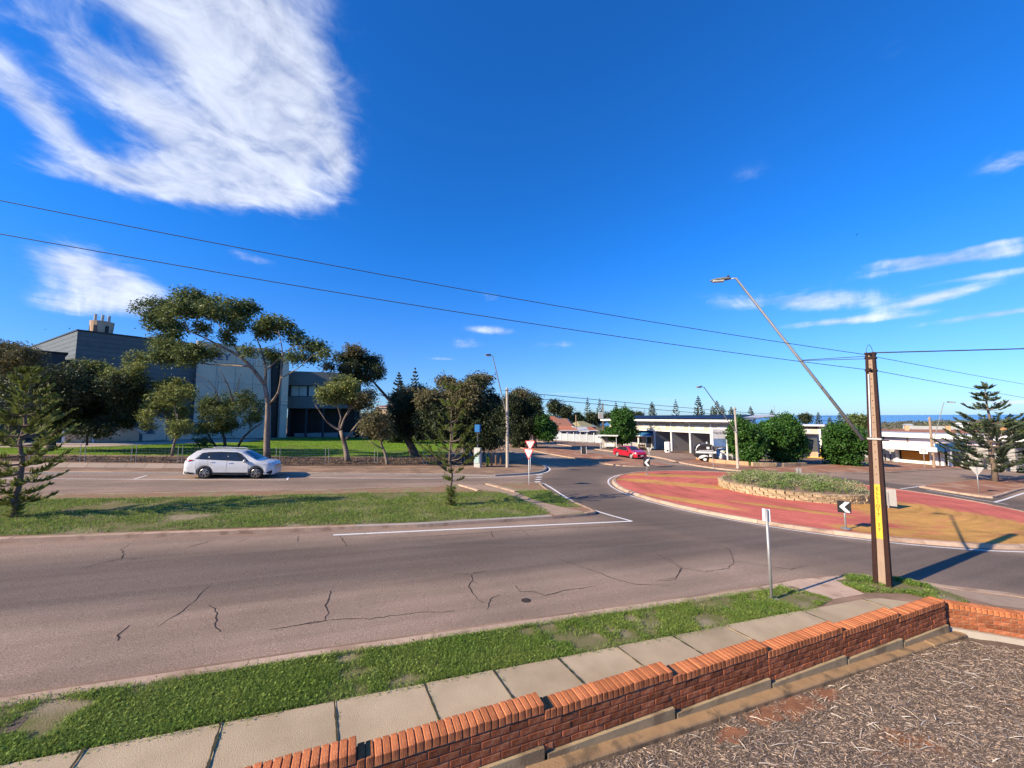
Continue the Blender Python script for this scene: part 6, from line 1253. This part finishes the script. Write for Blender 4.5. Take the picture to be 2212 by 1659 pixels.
    for sg in (1, -1):
        x, z = spec['mirror']; m_ = MB(); m_.lathe([(0, -.06), (.09, -.04), (.11, .02), (.08, .06), (0, .08)], 12, (x, sg*(W/2+.08), z), 'X'); m_.build('wing_mirror', paint, t, smooth=True)
        x0, x1, z = spec['sill']; m_ = MB(); m_.box(((x0+x1)/2, sg*(W/2-.02), z), (x1-x0, .07, .10)); m_.build('sill_trim', M_trim, t)
        for c in (xf, xr):
            m_ = MB(); pts = [(c+wr*1.19*math.cos(a), sg*(ip(plan, c+wr*1.19*math.cos(a))*W/2*.985), wr+wr*1.19*math.sin(a)) for a in np.linspace(.02, math.pi-.02, 18)]; m_.tube(pts, .022, 6); m_.build('arch_trim', M_trim if spec['archtrim'] else paint, t)
            m_ = MB(); m_.lathe([(0, -.01), (wr*1.16, -.01), (wr*1.16, .01), (0, .01)], 24, (c, sg*(W/2-.26), wr), 'Y'); m_.build('wheel_well', M_trim, t)
            y0 = sg*(W/2-.03); wh = bpy.data.objects.new('wheel', None); COL.objects.link(wh); wh.parent = t; wh.location = (c, y0, wr)
            m_ = MB(); q = -sg*.21; pr = [(wr*.66, 0), (wr*.93, -sg*.005), (wr, q*.2), (wr, q*.8), (wr*.93, q), (wr*.66, q)]; m_.lathe(pr, 30, (0, 0, 0), 'Y', False); m_.build('tyre', M_tyre, wh, smooth=False)
            m_ = MB(); m_.lathe([(wr*.70, sg*.0), (wr*.67, sg*.008), (wr*.62, -sg*.02), (wr*.62, -sg*.12)], 30, (0, 0, 0), 'Y', False)
            for j in range(spec['spokes']):
                for e in (-.09, .09):
                    a = 2*math.pi*j/spec['spokes']+e; b = 2*math.pi*j/spec['spokes']+e*1.9; m_.bar((math.cos(a)*wr*.1, sg*-.005, math.sin(a)*wr*.1), (math.cos(b)*wr*.64, sg*-.008, math.sin(b)*wr*.64), .022, .03, (0, 1, 0))
            m_.lathe([(0, sg*.004), (wr*.13, sg*.004), (wr*.14, -sg*.03)], 14, (0, 0, 0), 'Y', False); m_.build('rim', alloy, wh); m_ = MB(); m_.lathe([(0, -sg*.10), (wr*.64, -sg*.10), (wr*.64, -sg*.11)], 20, (0, 0, 0), 'Y'); m_.build('brake_disc', M_trim, wh)
    # front and rear faces
    zf = spec['front']
    for nm, x, z, wx, hz, m0 in zf: m_ = MB(); m_.box((x, 0, z), (.05, wx, hz)); bevel(m_.build(nm, m0, t), .02)
    return t
SUV = dict(L=4.69, W=1.80, wb=2.67, wr=.345, clear=.24, xf=1.42, tumble=.17, archtrim=True, spokes=6,
           top=[(-2.345, .98), (-2.28, 1.12), (-2.05, 1.42), (-1.86, 1.60), (-1.5, 1.655), (-.6, 1.68), (.2, 1.66), (.55, 1.60), (.9, 1.42), (1.38, 1.12), (1.5, 1.07), (1.9, 1.02), (2.2, .93), (2.3, .82), (2.345, .66)],
           belt=[(-2.345, .90), (-2.1, 1.10), (-1.5, 1.10), (0, 1.04), (1.2, .985), (1.6, .96), (2.1, .87), (2.345, .60)], plan=[(-2.345, .86), (-2.2, .95), (-1.6, 1), (1.4, 1), (2.0, .95), (2.25, .84), (2.345, .70)],
           panes=[[(-1.72, 1.15), (-1.16, 1.13), (-1.12, 1.48), (-1.4, 1.46)], [(-1.08, 1.125), (-.17, 1.085), (-.17, 1.53), (-1.04, 1.50)], [(-.11, 1.08), (.93, 1.03), (.98, 1.06), (.52, 1.42), (.28, 1.53), (-.11, 1.53)]],
           surround=[(-1.80, 1.13), (-1.0, 1.105), (.2, 1.05), (1.02, 1.02), (.56, 1.45), (.30, 1.56), (-.6, 1.575), (-1.15, 1.545), (-1.48, 1.49)],
           screen=(1.33, 0, .62, 0), rear=(-2.22, 0, -1.92, 0), doors=[-1.12+.0, -.14, 1.0], handles=[-.9, .05], mirror=(.80, 1.05), sill=(-.85, .98, .33),
           patches=[('tail_light', [(-2.26, .98), (-2.26, 1.12), (-1.80, 1.085), (-1.95, 1.02)], M_tail), ('headlight', [(1.75, .87), (2.22, .86), (2.24, .77), (1.92, .775)], M_lamp), ('bumper_trim', [(-2.3, .42), (-1.75, .36), (-1.75, .26), (-2.25, .30)], M_trim), ('bumper_trim', [(1.95, .36), (2.25, .52), (2.28, .36), (2.2, .27)], M_trim)],
           front=[('grille', 2.325, .72, 1.1, .16, M_chrome), ('lower_grille', 2.31, .45, 1.3, .22, M_trim), ('rear_bumper', -2.33, .40, 1.4, .22, M_trim), ('number_plate', -2.36, .85, .38, .12, M_white)])
SED = dict(L=4.85, W=1.84, wb=2.775, wr=.33, clear=.20, xf=1.45, tumble=.2, archtrim=False, spokes=6,
           top=[(-2.425, .85), (-2.3, .97), (-1.9, 1.04), (-1.72, 1.07), (-1.2, 1.30), (-.7, 1.43), (-.2, 1.465), (.3, 1.44), (.6, 1.36), (1.0, 1.16), (1.3, 1.02), (1.5, .97), (2.0, .90), (2.25, .80), (2.425, .58)],
           belt=[(-2.425, .80), (-2.0, .98), (-1.0, .97), (0, .93), (1.2, .90), (1.8, .84), (2.2, .74), (2.425, .52)], plan=[(-2.425, .80), (-2.2, .93), (-1.6, 1), (1.4, 1), (2.0, .94), (2.25, .84), (2.425, .66)],
           panes=[[(-1.45, 1.02), (-.95, 1.0), (-.95, 1.28), (-1.15, 1.22)], [(-.9, 1.0), (-.05, .965), (-.05, 1.37), (-.9, 1.31)], [(.0, .96), (.95, .93), (.62, 1.2), (.35, 1.35), (.0, 1.375)]],
           surround=[(-1.5, 1.0), (0, .945), (1.0, .92), (.64, 1.22), (.36, 1.37), (-.05, 1.39), (-.95, 1.33), (-1.2, 1.24)],
           screen=(1.25, 0, .5, 0), rear=(-1.68, 0, -.85, 0), doors=[-1.0, -.02, 1.05], handles=[-.8, .2], mirror=(.78, .96), sill=(-.9, 1.0, .26),
           patches=[('tail_light', [(-2.38, .74), (-2.3, .92), (-1.95, .92), (-2.0, .80)], M_tail), ('headlight', [(1.75, .80), (2.2, .72), (2.3, .60), (1.95, .68)], M_lamp)],
           front=[('grille', 2.40, .44, 1.35, .30, M_trim), ('number_plate', 2.435, .42, .38, .12, M_white), ('lamp_bar', 2.33, .64, 1.3, .05, M_chrome)])
g1, g2 = at(438, 1034.5, 0), at(552, 1034.5, 0); ang = math.atan2(g2[1]-g1[1], g2[0]-g1[0]); c_ = ((g1[0]+g2[0])/2, (g1[1]+g2[1])/2)
nx_, ny_ = -math.sin(ang), math.cos(ang); cxy = (c_[0]+nx_*.87-math.cos(ang)*.085, c_[1]+ny_*.87-math.sin(ang)*.085)
suv = car('parked_car', 'white family SUV parked facing right beside the far kerb', (cxy[0], cxy[1], gz(cxy[0])), ang, SUV, M_cwhite, M_chrome); suv.rotation_euler = (0, math.atan(SLOPE*math.cos(ang)), ang)
for sg in (1, -1):
    m_ = MB(); m_.tube([(-1.6, sg*.66, 1.68), (-1.4, sg*.67, 1.72), (.1, sg*.67, 1.72), (.3, sg*.66, 1.68)], .018, 6); m_.build('roof_rail', M_whitem, suv)
m_ = MB(); m_.tube([(-2.3, -.55, .27), (-2.42, -.55, .26)], .035, 10); m_.build('exhaust', M_chrome, suv)
h1, h2 = Vector(at(1322, 984.5, 0)), Vector(at(1374.5, 992.5, 0)); dd = h2-h1; dd.z = 0; ang = math.atan2(dd.y, dd.x); nrm_ = Vector((-math.sin(ang), math.cos(ang), 0)); cc_ = (h1+h2)/2
side = 1 if nrm_.dot(Vector((cc_.x, cc_.y, 0))) > 0 else -1
cc_ = cc_+nrm_*side*.9; red = car('red_car', 'red sedan driving towards the roundabout past the bus shelter', (cc_.x, cc_.y, gz(cc_.x)), ang, SED, M_cred, M_alloyw, cat='car')
red.rotation_euler = (0, math.atan(SLOPE*math.cos(ang)), ang)
q1, q2 = Vector(at(1572, 1000, .1)), Vector(at(1655, 1003, .1)); dd = q2-q1; ang2 = math.atan2(dd.y, dd.x); cc2 = (q1+q2)/2+Vector((-dd.y, dd.x, 0)).normalized()*2.2
tow = car('parked_car', 'white vehicle mostly hidden behind the round tree next to the caravan', (cc2.x, cc2.y, gz(cc2.x)+.1), ang2, SUV, M_cwhite, M_chrome)
# ---- teardrop caravan
v1, v2 = Vector(at(1504, 996.5, .1)), Vector(at(1549, 999, .1)); dd = v2-v1; dd.z = 0; ca = math.atan2(dd.y, dd.x); Lc = dd.length; cn = Vector((-math.sin(ca), math.cos(ca), 0)); cm = (v1+v2)/2+cn*1.0
cv = thing('caravan', 'black and white teardrop caravan with open serving hatch', 'caravan', (cm.x, cm.y, gz(cm.x)+.1), ca)
prof = [(-.98, .62), (-1.0, .9), (-.98, 1.3), (-.86, 1.7), (-.6, 1.98), (-.2, 2.1), (.25, 2.1), (.6, 1.98), (.85, 1.75), (.97, 1.4), (1.0, 1.0), (.98, .55), (.6, .40), (-.5, .36), (-.82, .44)]
sc_ = Lc/2.0
def cpl(pts, y0, y1, nm, m0, par=cv): m_ = MB(); m_.prism([(x*sc_, y0, z) for x, z in pts], (0, y0, 0), (0, y1, 0)); return m_.build(nm, m0, par)
bevel(cpl(prof, -.9, .9, 'shell', M_black), .05, 3)
cpl([(-1.0, 1.02), (-.99, 1.25), (.985, 1.25), (.995, 1.02)], -.912, -.9, 'white_band', M_white)
cpl([(-.8, .46), (-.55, .72), (-.2, .82), (.12, .74), (.2, .62), (.0, .66), (-.1, .62), (-.3, .5), (-.5, .38)], -.914, -.9, 'white_swoosh', M_white)
cpl([(-.62, 1.36), (-.58, 1.72), (-.3, 1.82), (.5, 1.82), (.62, 1.68), (.62, 1.36)], -.915, -.9, 'hatch_opening', M_glass); cpl([(.08, 1.5), (.08, 1.76), (.34, 1.76), (.34, 1.5)], -.925, -.915, 'menu_card', M_white); cpl([(-.7, 1.31), (.72, 1.31), (.72, 1.36), (-.7, 1.36)], -1.05, -.9, 'counter', M_whitem)
m_ = MB(); m_.tube([(x*sc_, -.9, z+.015) for x, z in prof[1:11]], .03, 6); m_.build('edge_trim', M_chrome, cv)
cpl([(.3, .62), (.3, .84), (.52, .84), (.52, .62)], -.915, -.9, 'poster', M_white); m_ = MB(); m_.box((.42*sc_, -.91, .93), (.3, .01, .12)); m_.build('emblem', mat('faded_print', (.3, .3, .3), (.4, .4, .4), 8, .6), cv)
for sg in (-1, 1):
    wh = bpy.data.objects.new('wheel', None); COL.objects.link(wh); wh.parent = cv; wh.location = (-.12*sc_, sg*.84, .30); m_ = MB(); m_.lathe([(.2, sg*.05), (.29, sg*.05), (.30, 0), (.30, -sg*.12), (.2, -sg*.14)], 24, (0, 0, 0), 'Y'); m_.build('tyre', M_tyre, wh); m_ = MB(); m_.lathe([(0, sg*.06), (.16, sg*.055), (.21, sg*.04), (.21, -sg*.1)], 20, (0, 0, 0), 'Y'); m_.build('rim', M_white, wh)
m_ = MB(); m_.bar((.95*sc_, 0, .42), (1.9*sc_, 0, .42), .12, .1); m_.build('drawbar', M_steel, cv); m_ = MB(); m_.lathe([(.26, .3), (.3, .42), (.3, .85), (.2, 1.0), (0, 1.03)], 16, (1.45*sc_, -.2, 0)); m_.build('gas_cover', M_white, cv, smooth=True)
m_ = MB(); m_.tube([(0.3, 0, 2.1), (.3, 0, 2.28)], .09, 8); m_.build('roof_vent', M_white, cv)

# ================================================================== background town
def house(label, px, depth, wpx, y_eave, y_ridge, wallm, roofm, az, deep=9., hip=.35, chim=0, cat='house', name='house', group='houses behind the junction', gable=False):
    """hipped or gabled house standing on the falling ground; sizes from its sight lines"""
    q = ptd(px, y_eave, depth); zr = ptd(px, y_ridge, depth)[2]; ze = q[2]; w_ = wpx*depth/FPX; zg = float(terr(q[0], q[1])); t = thing(name, label, cat, (q[0], q[1], zg), az, group); e = ze-zg; r_ = zr-zg
    m_ = MB(); m_.box((0, deep/2, e/2-.3), (w_, deep, e+.6)); m_.build('wall', wallm, t)
    o = .45; h = 0. if gable else hip*w_; b = [(-w_/2-o, -o, e-.05), (w_/2+o, -o, e-.05), (w_/2+o, deep+o, e-.05), (-w_/2-o, deep+o, e-.05), (-w_/2-o+h, deep/2, r_), (w_/2+o-h, deep/2, r_)]
    m_ = MB(); m_.add(b, [(0, 1, 5, 4), (1, 2, 5), (2, 3, 4, 5), (3, 0, 4), (0, 3, 2, 1)]); rf = m_.build('roof', roofm, t)
    m_ = MB(); m_.box((0, -o-.03, e-.1), (w_+2*o, .1, .16)); m_.build('gutter', M_white, rf)
    n0 = max(2, int(w_/3.2))
    for i in range(n0):
        x = -w_/2+w_*(i+.5)/n0; m_ = MB(); m_.box((x, -.03, e*.55), (1.3, .06, 1.1)); wn = m_.build('window', M_glass, t); m_ = MB(); m_.box((x, -.07, e*.55-.6), (1.5, .08, .08)); m_.build('sill', M_white, wn)
    for i in range(chim): m_ = MB(); x = -w_*.25+i*w_*.4; m_.box((x, deep*.45, r_+.1), (.8, .8, 1.6)); m_.build('chimney', M_tan, rf)
    return t
CA = YAW-math.pi/2
house('orange roofed house beneath the dark tree crown', 1199, 128, 36, 909, 899, M_beige, M_roofr, CA+.3)
house('brown hip roofed house beside the far street', 1212, 116, 48, 921, 904, M_greyw, M_roofb, CA-.2)
house('low orange roof shed behind the pale panel fence', 1228, 104, 40, 929, 920, M_tin, M_roofr, CA+.15, 7)
house('grey gabled shed behind the pale panel fence', 1245, 108, 48, 931, 923, M_tin, M_tin, CA, 8, gable=True, name='shed', cat='shed')
house('olive roofed house behind the fence', 1270, 130, 34, 921, 910, M_beige, M_roofg, CA+.4)
house('small orange roofed house left of the wash office', 1278, 118, 20, 929, 923, M_pink, M_roofr, CA)
house('long brown roofed house with chimneys behind the white parapet', 2025, 88, 160, 944, 929, M_beige, M_roofb, CA-.65, 9, .12, 2)
house('dark red roofed house behind the power pole', 1920, 120, 34, 938, 928, M_beige, M_roofb, CA-.5)
house('cream flat topped hall on the coastal plain', 2018, 170, 72, 928.5, 921, M_off, M_off, CA-.6, 12, .04, name='hall', cat='building')
house('orange roofed house behind the tall pine', 2152, 110, 54, 937, 924, M_orange, mat('orange_roof', (.50, .25, .10), (.42, .2, .08), 2, .8), CA-.75, 9, .25)
house('red brick house at the right edge beyond the pine', 2205, 76, 46, 960, 944, M_brick, M_roofb, CA-.8, 8, .2)
house('pale tin roofed house above the red one at the right edge', 2195, 100, 50, 950, 942, M_off, M_tin, CA-.8, 8, .2)
house('distant roof seen between the leaning gum and dark mass', 825, 150, 26, 880, 875, M_beige, M_roofb, CA, 8)
house('blue grey roofed shop behind the last round tree', 1872, 96, 60, 944, 937, M_off, M_tin, CA-.5, 8, .2, name='shop', cat='shop')
house('white far shed with flat roof on the plain', 2085, 240, 16, 916, 913, M_white, M_white, CA-.6, 8, .1, name='shed', cat='shed')
house('small white shed on the scrub plain', 1965, 260, 10, 918, 915.5, M_white, M_tin, CA-.5, 6, .1, name='shed', cat='shed')
# far pines share two meshes
def far_pine_mesh(name, nw, sparse, seed, full):
    rg = np.random.default_rng(seed); m_ = MB(); m_.mi = 0; m_.tube([(0, 0, 0), (0, 0, .5), (0, 0, 1)], [.016, .011, .002], 5); m_.mi = 1
    for i in range(nw):
        u = i/(nw-1); z = .22+.75*u; L = (.23*(1-u)**.75+.02)*(1 if full else .85); nb_ = 7
        for j in range(nb_):
            if rg.random() < sparse: continue
            a = 6.283*j/nb_+rg.uniform(-.3, .3); l = L*rg.uniform(.75, 1.15); zz_ = z+rg.normal()*.004; d = np.array([math.cos(a), math.sin(a), 0]); s_ = np.array([-math.sin(a), math.cos(a), 0])
            p0 = np.array([0, 0, zz_]); p1 = p0+d*l*.55+np.array([0, 0, -.01*l/.2+.004]); p2 = p0+d*l+np.array([0, 0, .05*l/.2])
            for q in range(5):
                t0, t1 = .25+q*.15, .25+q*.15+.2; c0, c1 = p0+(p1-p0)*min(1, t0/.55) if t0 < .55 else p1+(p2-p1)*(t0-.55)/.45, p1+(p2-p1)*min(1, max(0, (t1-.55)/.45)); w_ = .016*rg.uniform(.6, 1.4)
                m_.quad(c0-s_*w_, c1-s_*w_*.6+np.array([0, 0, .012]), c1+s_*w_*.6+np.array([0, 0, .012]), c0+s_*w_)
                m_.quad(c0+np.array([0, 0, -.010]), c1+np.array([0, 0, -.006]), c1+np.array([0, 0, .018]), c0+np.array([0, 0, .012]))
    me = m_.mesh(name, fix=False); me.materials.append(M_barkp); me.materials.append(M_pined); return me
FP = [far_pine_mesh('far_pine', 17, .05, 1, True), far_pine_mesh('far_pine', 14, .35, 2, False), far_pine_mesh('far_pine', 20, .12, 3, True)]
FPL = [(862, 803, 130, 0, 'left of the two tall pines above the dark gums'), (897, 793, 135, 1, 'right of the two tall pines above the dark gums'), (983, 822, 150, 1, 'thin pine between the gum crowns'), (1269, 858, 190, 1, 'grey pine behind the street with the transformer pole'), (1295, 860, 200, 1, 'grey pine directly behind the transformer pole'), (1330, 866, 230, 1, 'thin pine right of the transformer pole'), (1350, 869, 220, 1, 'bare looking pine above the tree by the bus shelter'),
       (1408, 867, 210, 2, 'dark pine above the left end of the solar roof'), (1459, 862, 215, 1, 'open branched pine above the solar roof'), (1508, 855, 205, 0, 'tallest dark pine above the solar roof'), (1539, 876, 240, 2, 'short pine just right of the tallest one above the roof'), (1548, 865, 235, 0, 'pine behind the slanting arm of the forecourt lamp'), (1560, 875, 250, 2, 'small pine right of the forecourt lamp arm'), (1579, 878, 230, 2, 'dark pine left of the forecourt lamp pole'), (1621, 877, 240, 0, 'pine above the right end of the wash roof'), (1667, 884, 250, 0, 'pine standing against the sea left of the middle round tree'),
       (1767, 890, 250, 0, 'pine against the sea above the vacuum bay'), (1792, 899, 230, 2, 'small pine against the sea by the vacuum bay'), (1814, 889, 220, 0, 'pine against the sea behind the last round tree'), (1830, 893, 215, 2, 'pine beside the slanting lamp arm near the power pole')]
for i, (px, py, dep, k, lab) in enumerate(FPL):
    q = ptd(px, py, dep); zg = float(terr(q[0], q[1]))-.3; o = link('norfolk_pine', FP[k], None); o.location = (q[0], q[1], zg); h = q[2]-zg; o.scale = (h*.82, h*.82, h); o.rotation_euler = (0, 0, i*1.3); tag(o, lab, 'tree', 'distant pines')
# broad far trees
def far_tree(label, px, py, rx, ry, depth, m0, n0=1.):
    q = ptd(px, py, depth); zg = float(terr(q[0], q[1])); t = thing('far_tree', label, 'tree', (q[0], q[1], zg), 0, 'distant broad trees'); k = depth/FPX; R_, H_ = rx*k, ry*k; zc = q[2]-zg
    m_ = MB(); m_.tube([(0, 0, -.3), (0, 0, zc*.6), (.2, .1, zc)], [.3, .22, .08], 6); m_.build('trunk', M_barkd, t); P = []
    for i in range(9):
        a, r2 = rnd.uniform(0, 6.28), rnd.random()**.5*.6; P.append(tufts((R_*r2*math.cos(a), R_*.8*r2*math.sin(a), zc+H_*rnd.uniform(-.5, .5)), (R_*.5, R_*.5, H_*.5), int(26*n0), 16, .09*R_+.25, .9))
    V, F = leafquads(np.concatenate(P), .07*R_+.35, .6, .2); link('crown', npmesh('crown', V, F), m0, t)
for a in ((1200, 884, 20, 22, 140, M_leaf_d, 'dark round tree crown above the orange roofed house'), (1222, 892, 16, 16, 138, M_leaf_d, 'dark tree right of the orange roofed house'), (1250, 905, 14, 14, 140, M_leaf_e, 'olive tree behind the yellow wooden pole'), (1285, 905, 22, 14, 150, M_leaf_d, 'dark tree below the grey pines'), (1320, 902, 20, 12, 160, M_leaf_d, 'dark tree left of the bus shelter tree top'), (1372, 897, 20, 8, 200, M_leaf_d, 'low palm like trees above the roof edge'),
          (1853, 912, 26, 16, 110, M_leaf_e, 'broad olive tree behind the lamp arm by the power pole'), (1740, 905, 14, 10, 180, M_leaf_d, 'small dark tree against the sea'), (1690, 916, 20, 8, 150, M_leaf_d, 'low dark tree behind the middle round tree'), (1610, 905, 10, 9, 200, M_leaf_d, 'small tree behind the end of the solar roof'), (1590, 903, 9, 8, 210, M_leaf_d, 'small tree behind the forecourt lamp pole'), (2125, 930, 20, 16, 95, M_leaf_e, 'olive tree behind the trunk of the tall pine'), (2195, 925, 24, 12, 140, M_leaf_e, 'scrubby tree at the right edge beyond the pine'),
          (1100, 905, 22, 34, 75, M_leaf_d, 'tall dark tree behind the lamp pole'), (1050, 900, 26, 40, 70, M_leaf_d, 'dark tree closing the gap right of the young pine'), (960, 905, 30, 36, 66, M_leaf_d, 'dark tree behind the young pine'), (860, 915, 34, 34, 62, M_leaf_d, 'dark tree at the back of the lawn left of the leaning trunk'), (800, 920, 22, 30, 70, M_leaf_r, 'russet tree at the end of the office wing'), (915, 880, 30, 22, 72, M_leaf_r, 'olive crowned tree behind the dark mass')):
    far_tree(a[6], *a[:6], 1.5 if a[4] < 100 else 1.)
# transformer pole and far poles
def far_pole(label, px, ytop, depth, r_, m0, arm=False, box=False):
    q = ptd(px, ytop, depth); zg = float(terr(q[0], q[1])); t = thing('utility_pole', label, 'power pole', (q[0], q[1], zg), CA, 'far power poles'); h = q[2]-zg
    m_ = MB(); m_.tube([(0, 0, -.3), (0, 0, h)], [r_, r_*.7], 8); m_.build('pole', m0, t)
    if arm: m_ = MB(); m_.box((0, 0, h-.4), (2.6, .12, .14)); m_.build('cross_arm', M_wood, t)
    if box: m_ = MB(); m_.box((-.6, -.1, h-3.2), (1.2, .7, 1.6)); bevel(m_.build('transformer', M_greyw, t), .06); m_ = MB(); m_.box((-.3, 0, h-1.5), (1.4, .3, .12)); m_.build('bracket', M_steel, t)
far_pole('dark power pole carrying a grey transformer box', 1302, 871, 100, .2, M_wood, True, True)
far_pole('pale yellow wooden pole by the far houses', 1244, 896, 108, .18, M_pole)
far_pole('thin far mast standing against the sea', 1743, 889, 330, .4, M_steel, True)
far_pole('thin far pole against the sea horizon', 1672, 876, 420, .3, M_steel)
far_pole('small pole seen left of the dark gum mass', 817, 866, 160, .15, M_wood, True)
FW = 'far overhead wires'
for lab, pa, pb, sg in (('upper far wire above the street houses', (1130, 848, 60), (1900, 900, 200), 1.5), ('lower far wire above the street houses', (1130, 858, 60), (1900, 908, 200), 1.5), ('far wire passing in front of the hall wall', (-40, 800, 44), (640, 868, 58), .8), ('lower far wire passing in front of the hall wall', (-40, 812, 44), (640, 876, 58), .8)):
    wire(lab, ptd(*pa), ptd(*pb), sg, .025 if 'hall' in lab else .05, FW)
# scrub over the plain
n0 = 5200; az0 = RNG.uniform(R(2), R(46), n0); dd0 = RNG.uniform(150**.5, 2600**.5, n0)**2; xs_, ys_ = dd0*np.cos(az0), dd0*np.sin(az0); zs = terr(xs_, ys_); ok = zs > SEA+1; xs_, ys_, zs, dd0 = xs_[ok], ys_[ok], zs[ok], dd0[ok]
sz = RNG.uniform(1.0, 2.6, len(xs_))*(1+dd0/1200); C0 = np.repeat(np.c_[xs_, ys_, zs], 9, 0)+RNG.normal(size=(len(xs_)*9, 3))*np.repeat(sz, 9)[:, None]*np.array([.75, .75, .32])+np.c_[np.zeros(len(xs_)*9), np.zeros(len(xs_)*9), np.repeat(sz, 9)*.35]
V, F = leafquads(C0, 1., .8, .1); V = V.reshape(-1, 4, 3); V = V[:, :1]+(V-V[:, :1])*np.repeat(sz, 9)[:, None, None]*.75; tag(link('coastal_scrub', npmesh('coastal_scrub', V.reshape(-1, 3), F), mat('scrub_leaf', (.085, .092, .055), (.12, .115, .075), .01, .8, island=.4)), kind='stuff')
# birds
for i, (px, py, dep, lab) in enumerate(((1850, 508, 60, 'small dark bird high in the sky above the street lamp'), (150, 710, 80, 'tiny bird above the roof of the hall, right of its neighbour'), (97, 712, 80, 'tiny bird left of the hall roof tower'))):
    m_ = MB(); s_ = .32; m_.add([(-.5*s_, 0, 0), (0, .12*s_, .04), (.55*s_, 0, 0), (0, -.12*s_, .04), (0, 0, -.06)], [(0, 1, 3), (1, 2, 3), (0, 4, 1), (1, 4, 2), (2, 4, 3), (3, 4, 0)]); m_.add([(-.1*s_, .05, .03), (.2*s_, .05, .03), (.05*s_, .9*s_, .2), (-.1*s_, .85*s_, .2)], [(0, 1, 2, 3)]); m_.add([(-.1*s_, -.05, .03), (.2*s_, -.05, .03), (.05*s_, -.9*s_, .2), (-.1*s_, -.85*s_, .2)], [(0, 3, 2, 1)])
    o = m_.build('bird', M_black); o.location = ptd(px, py, dep); o.rotation_euler = (0, 0, CA+i); tag(o, lab, 'bird', 'birds in the sky')
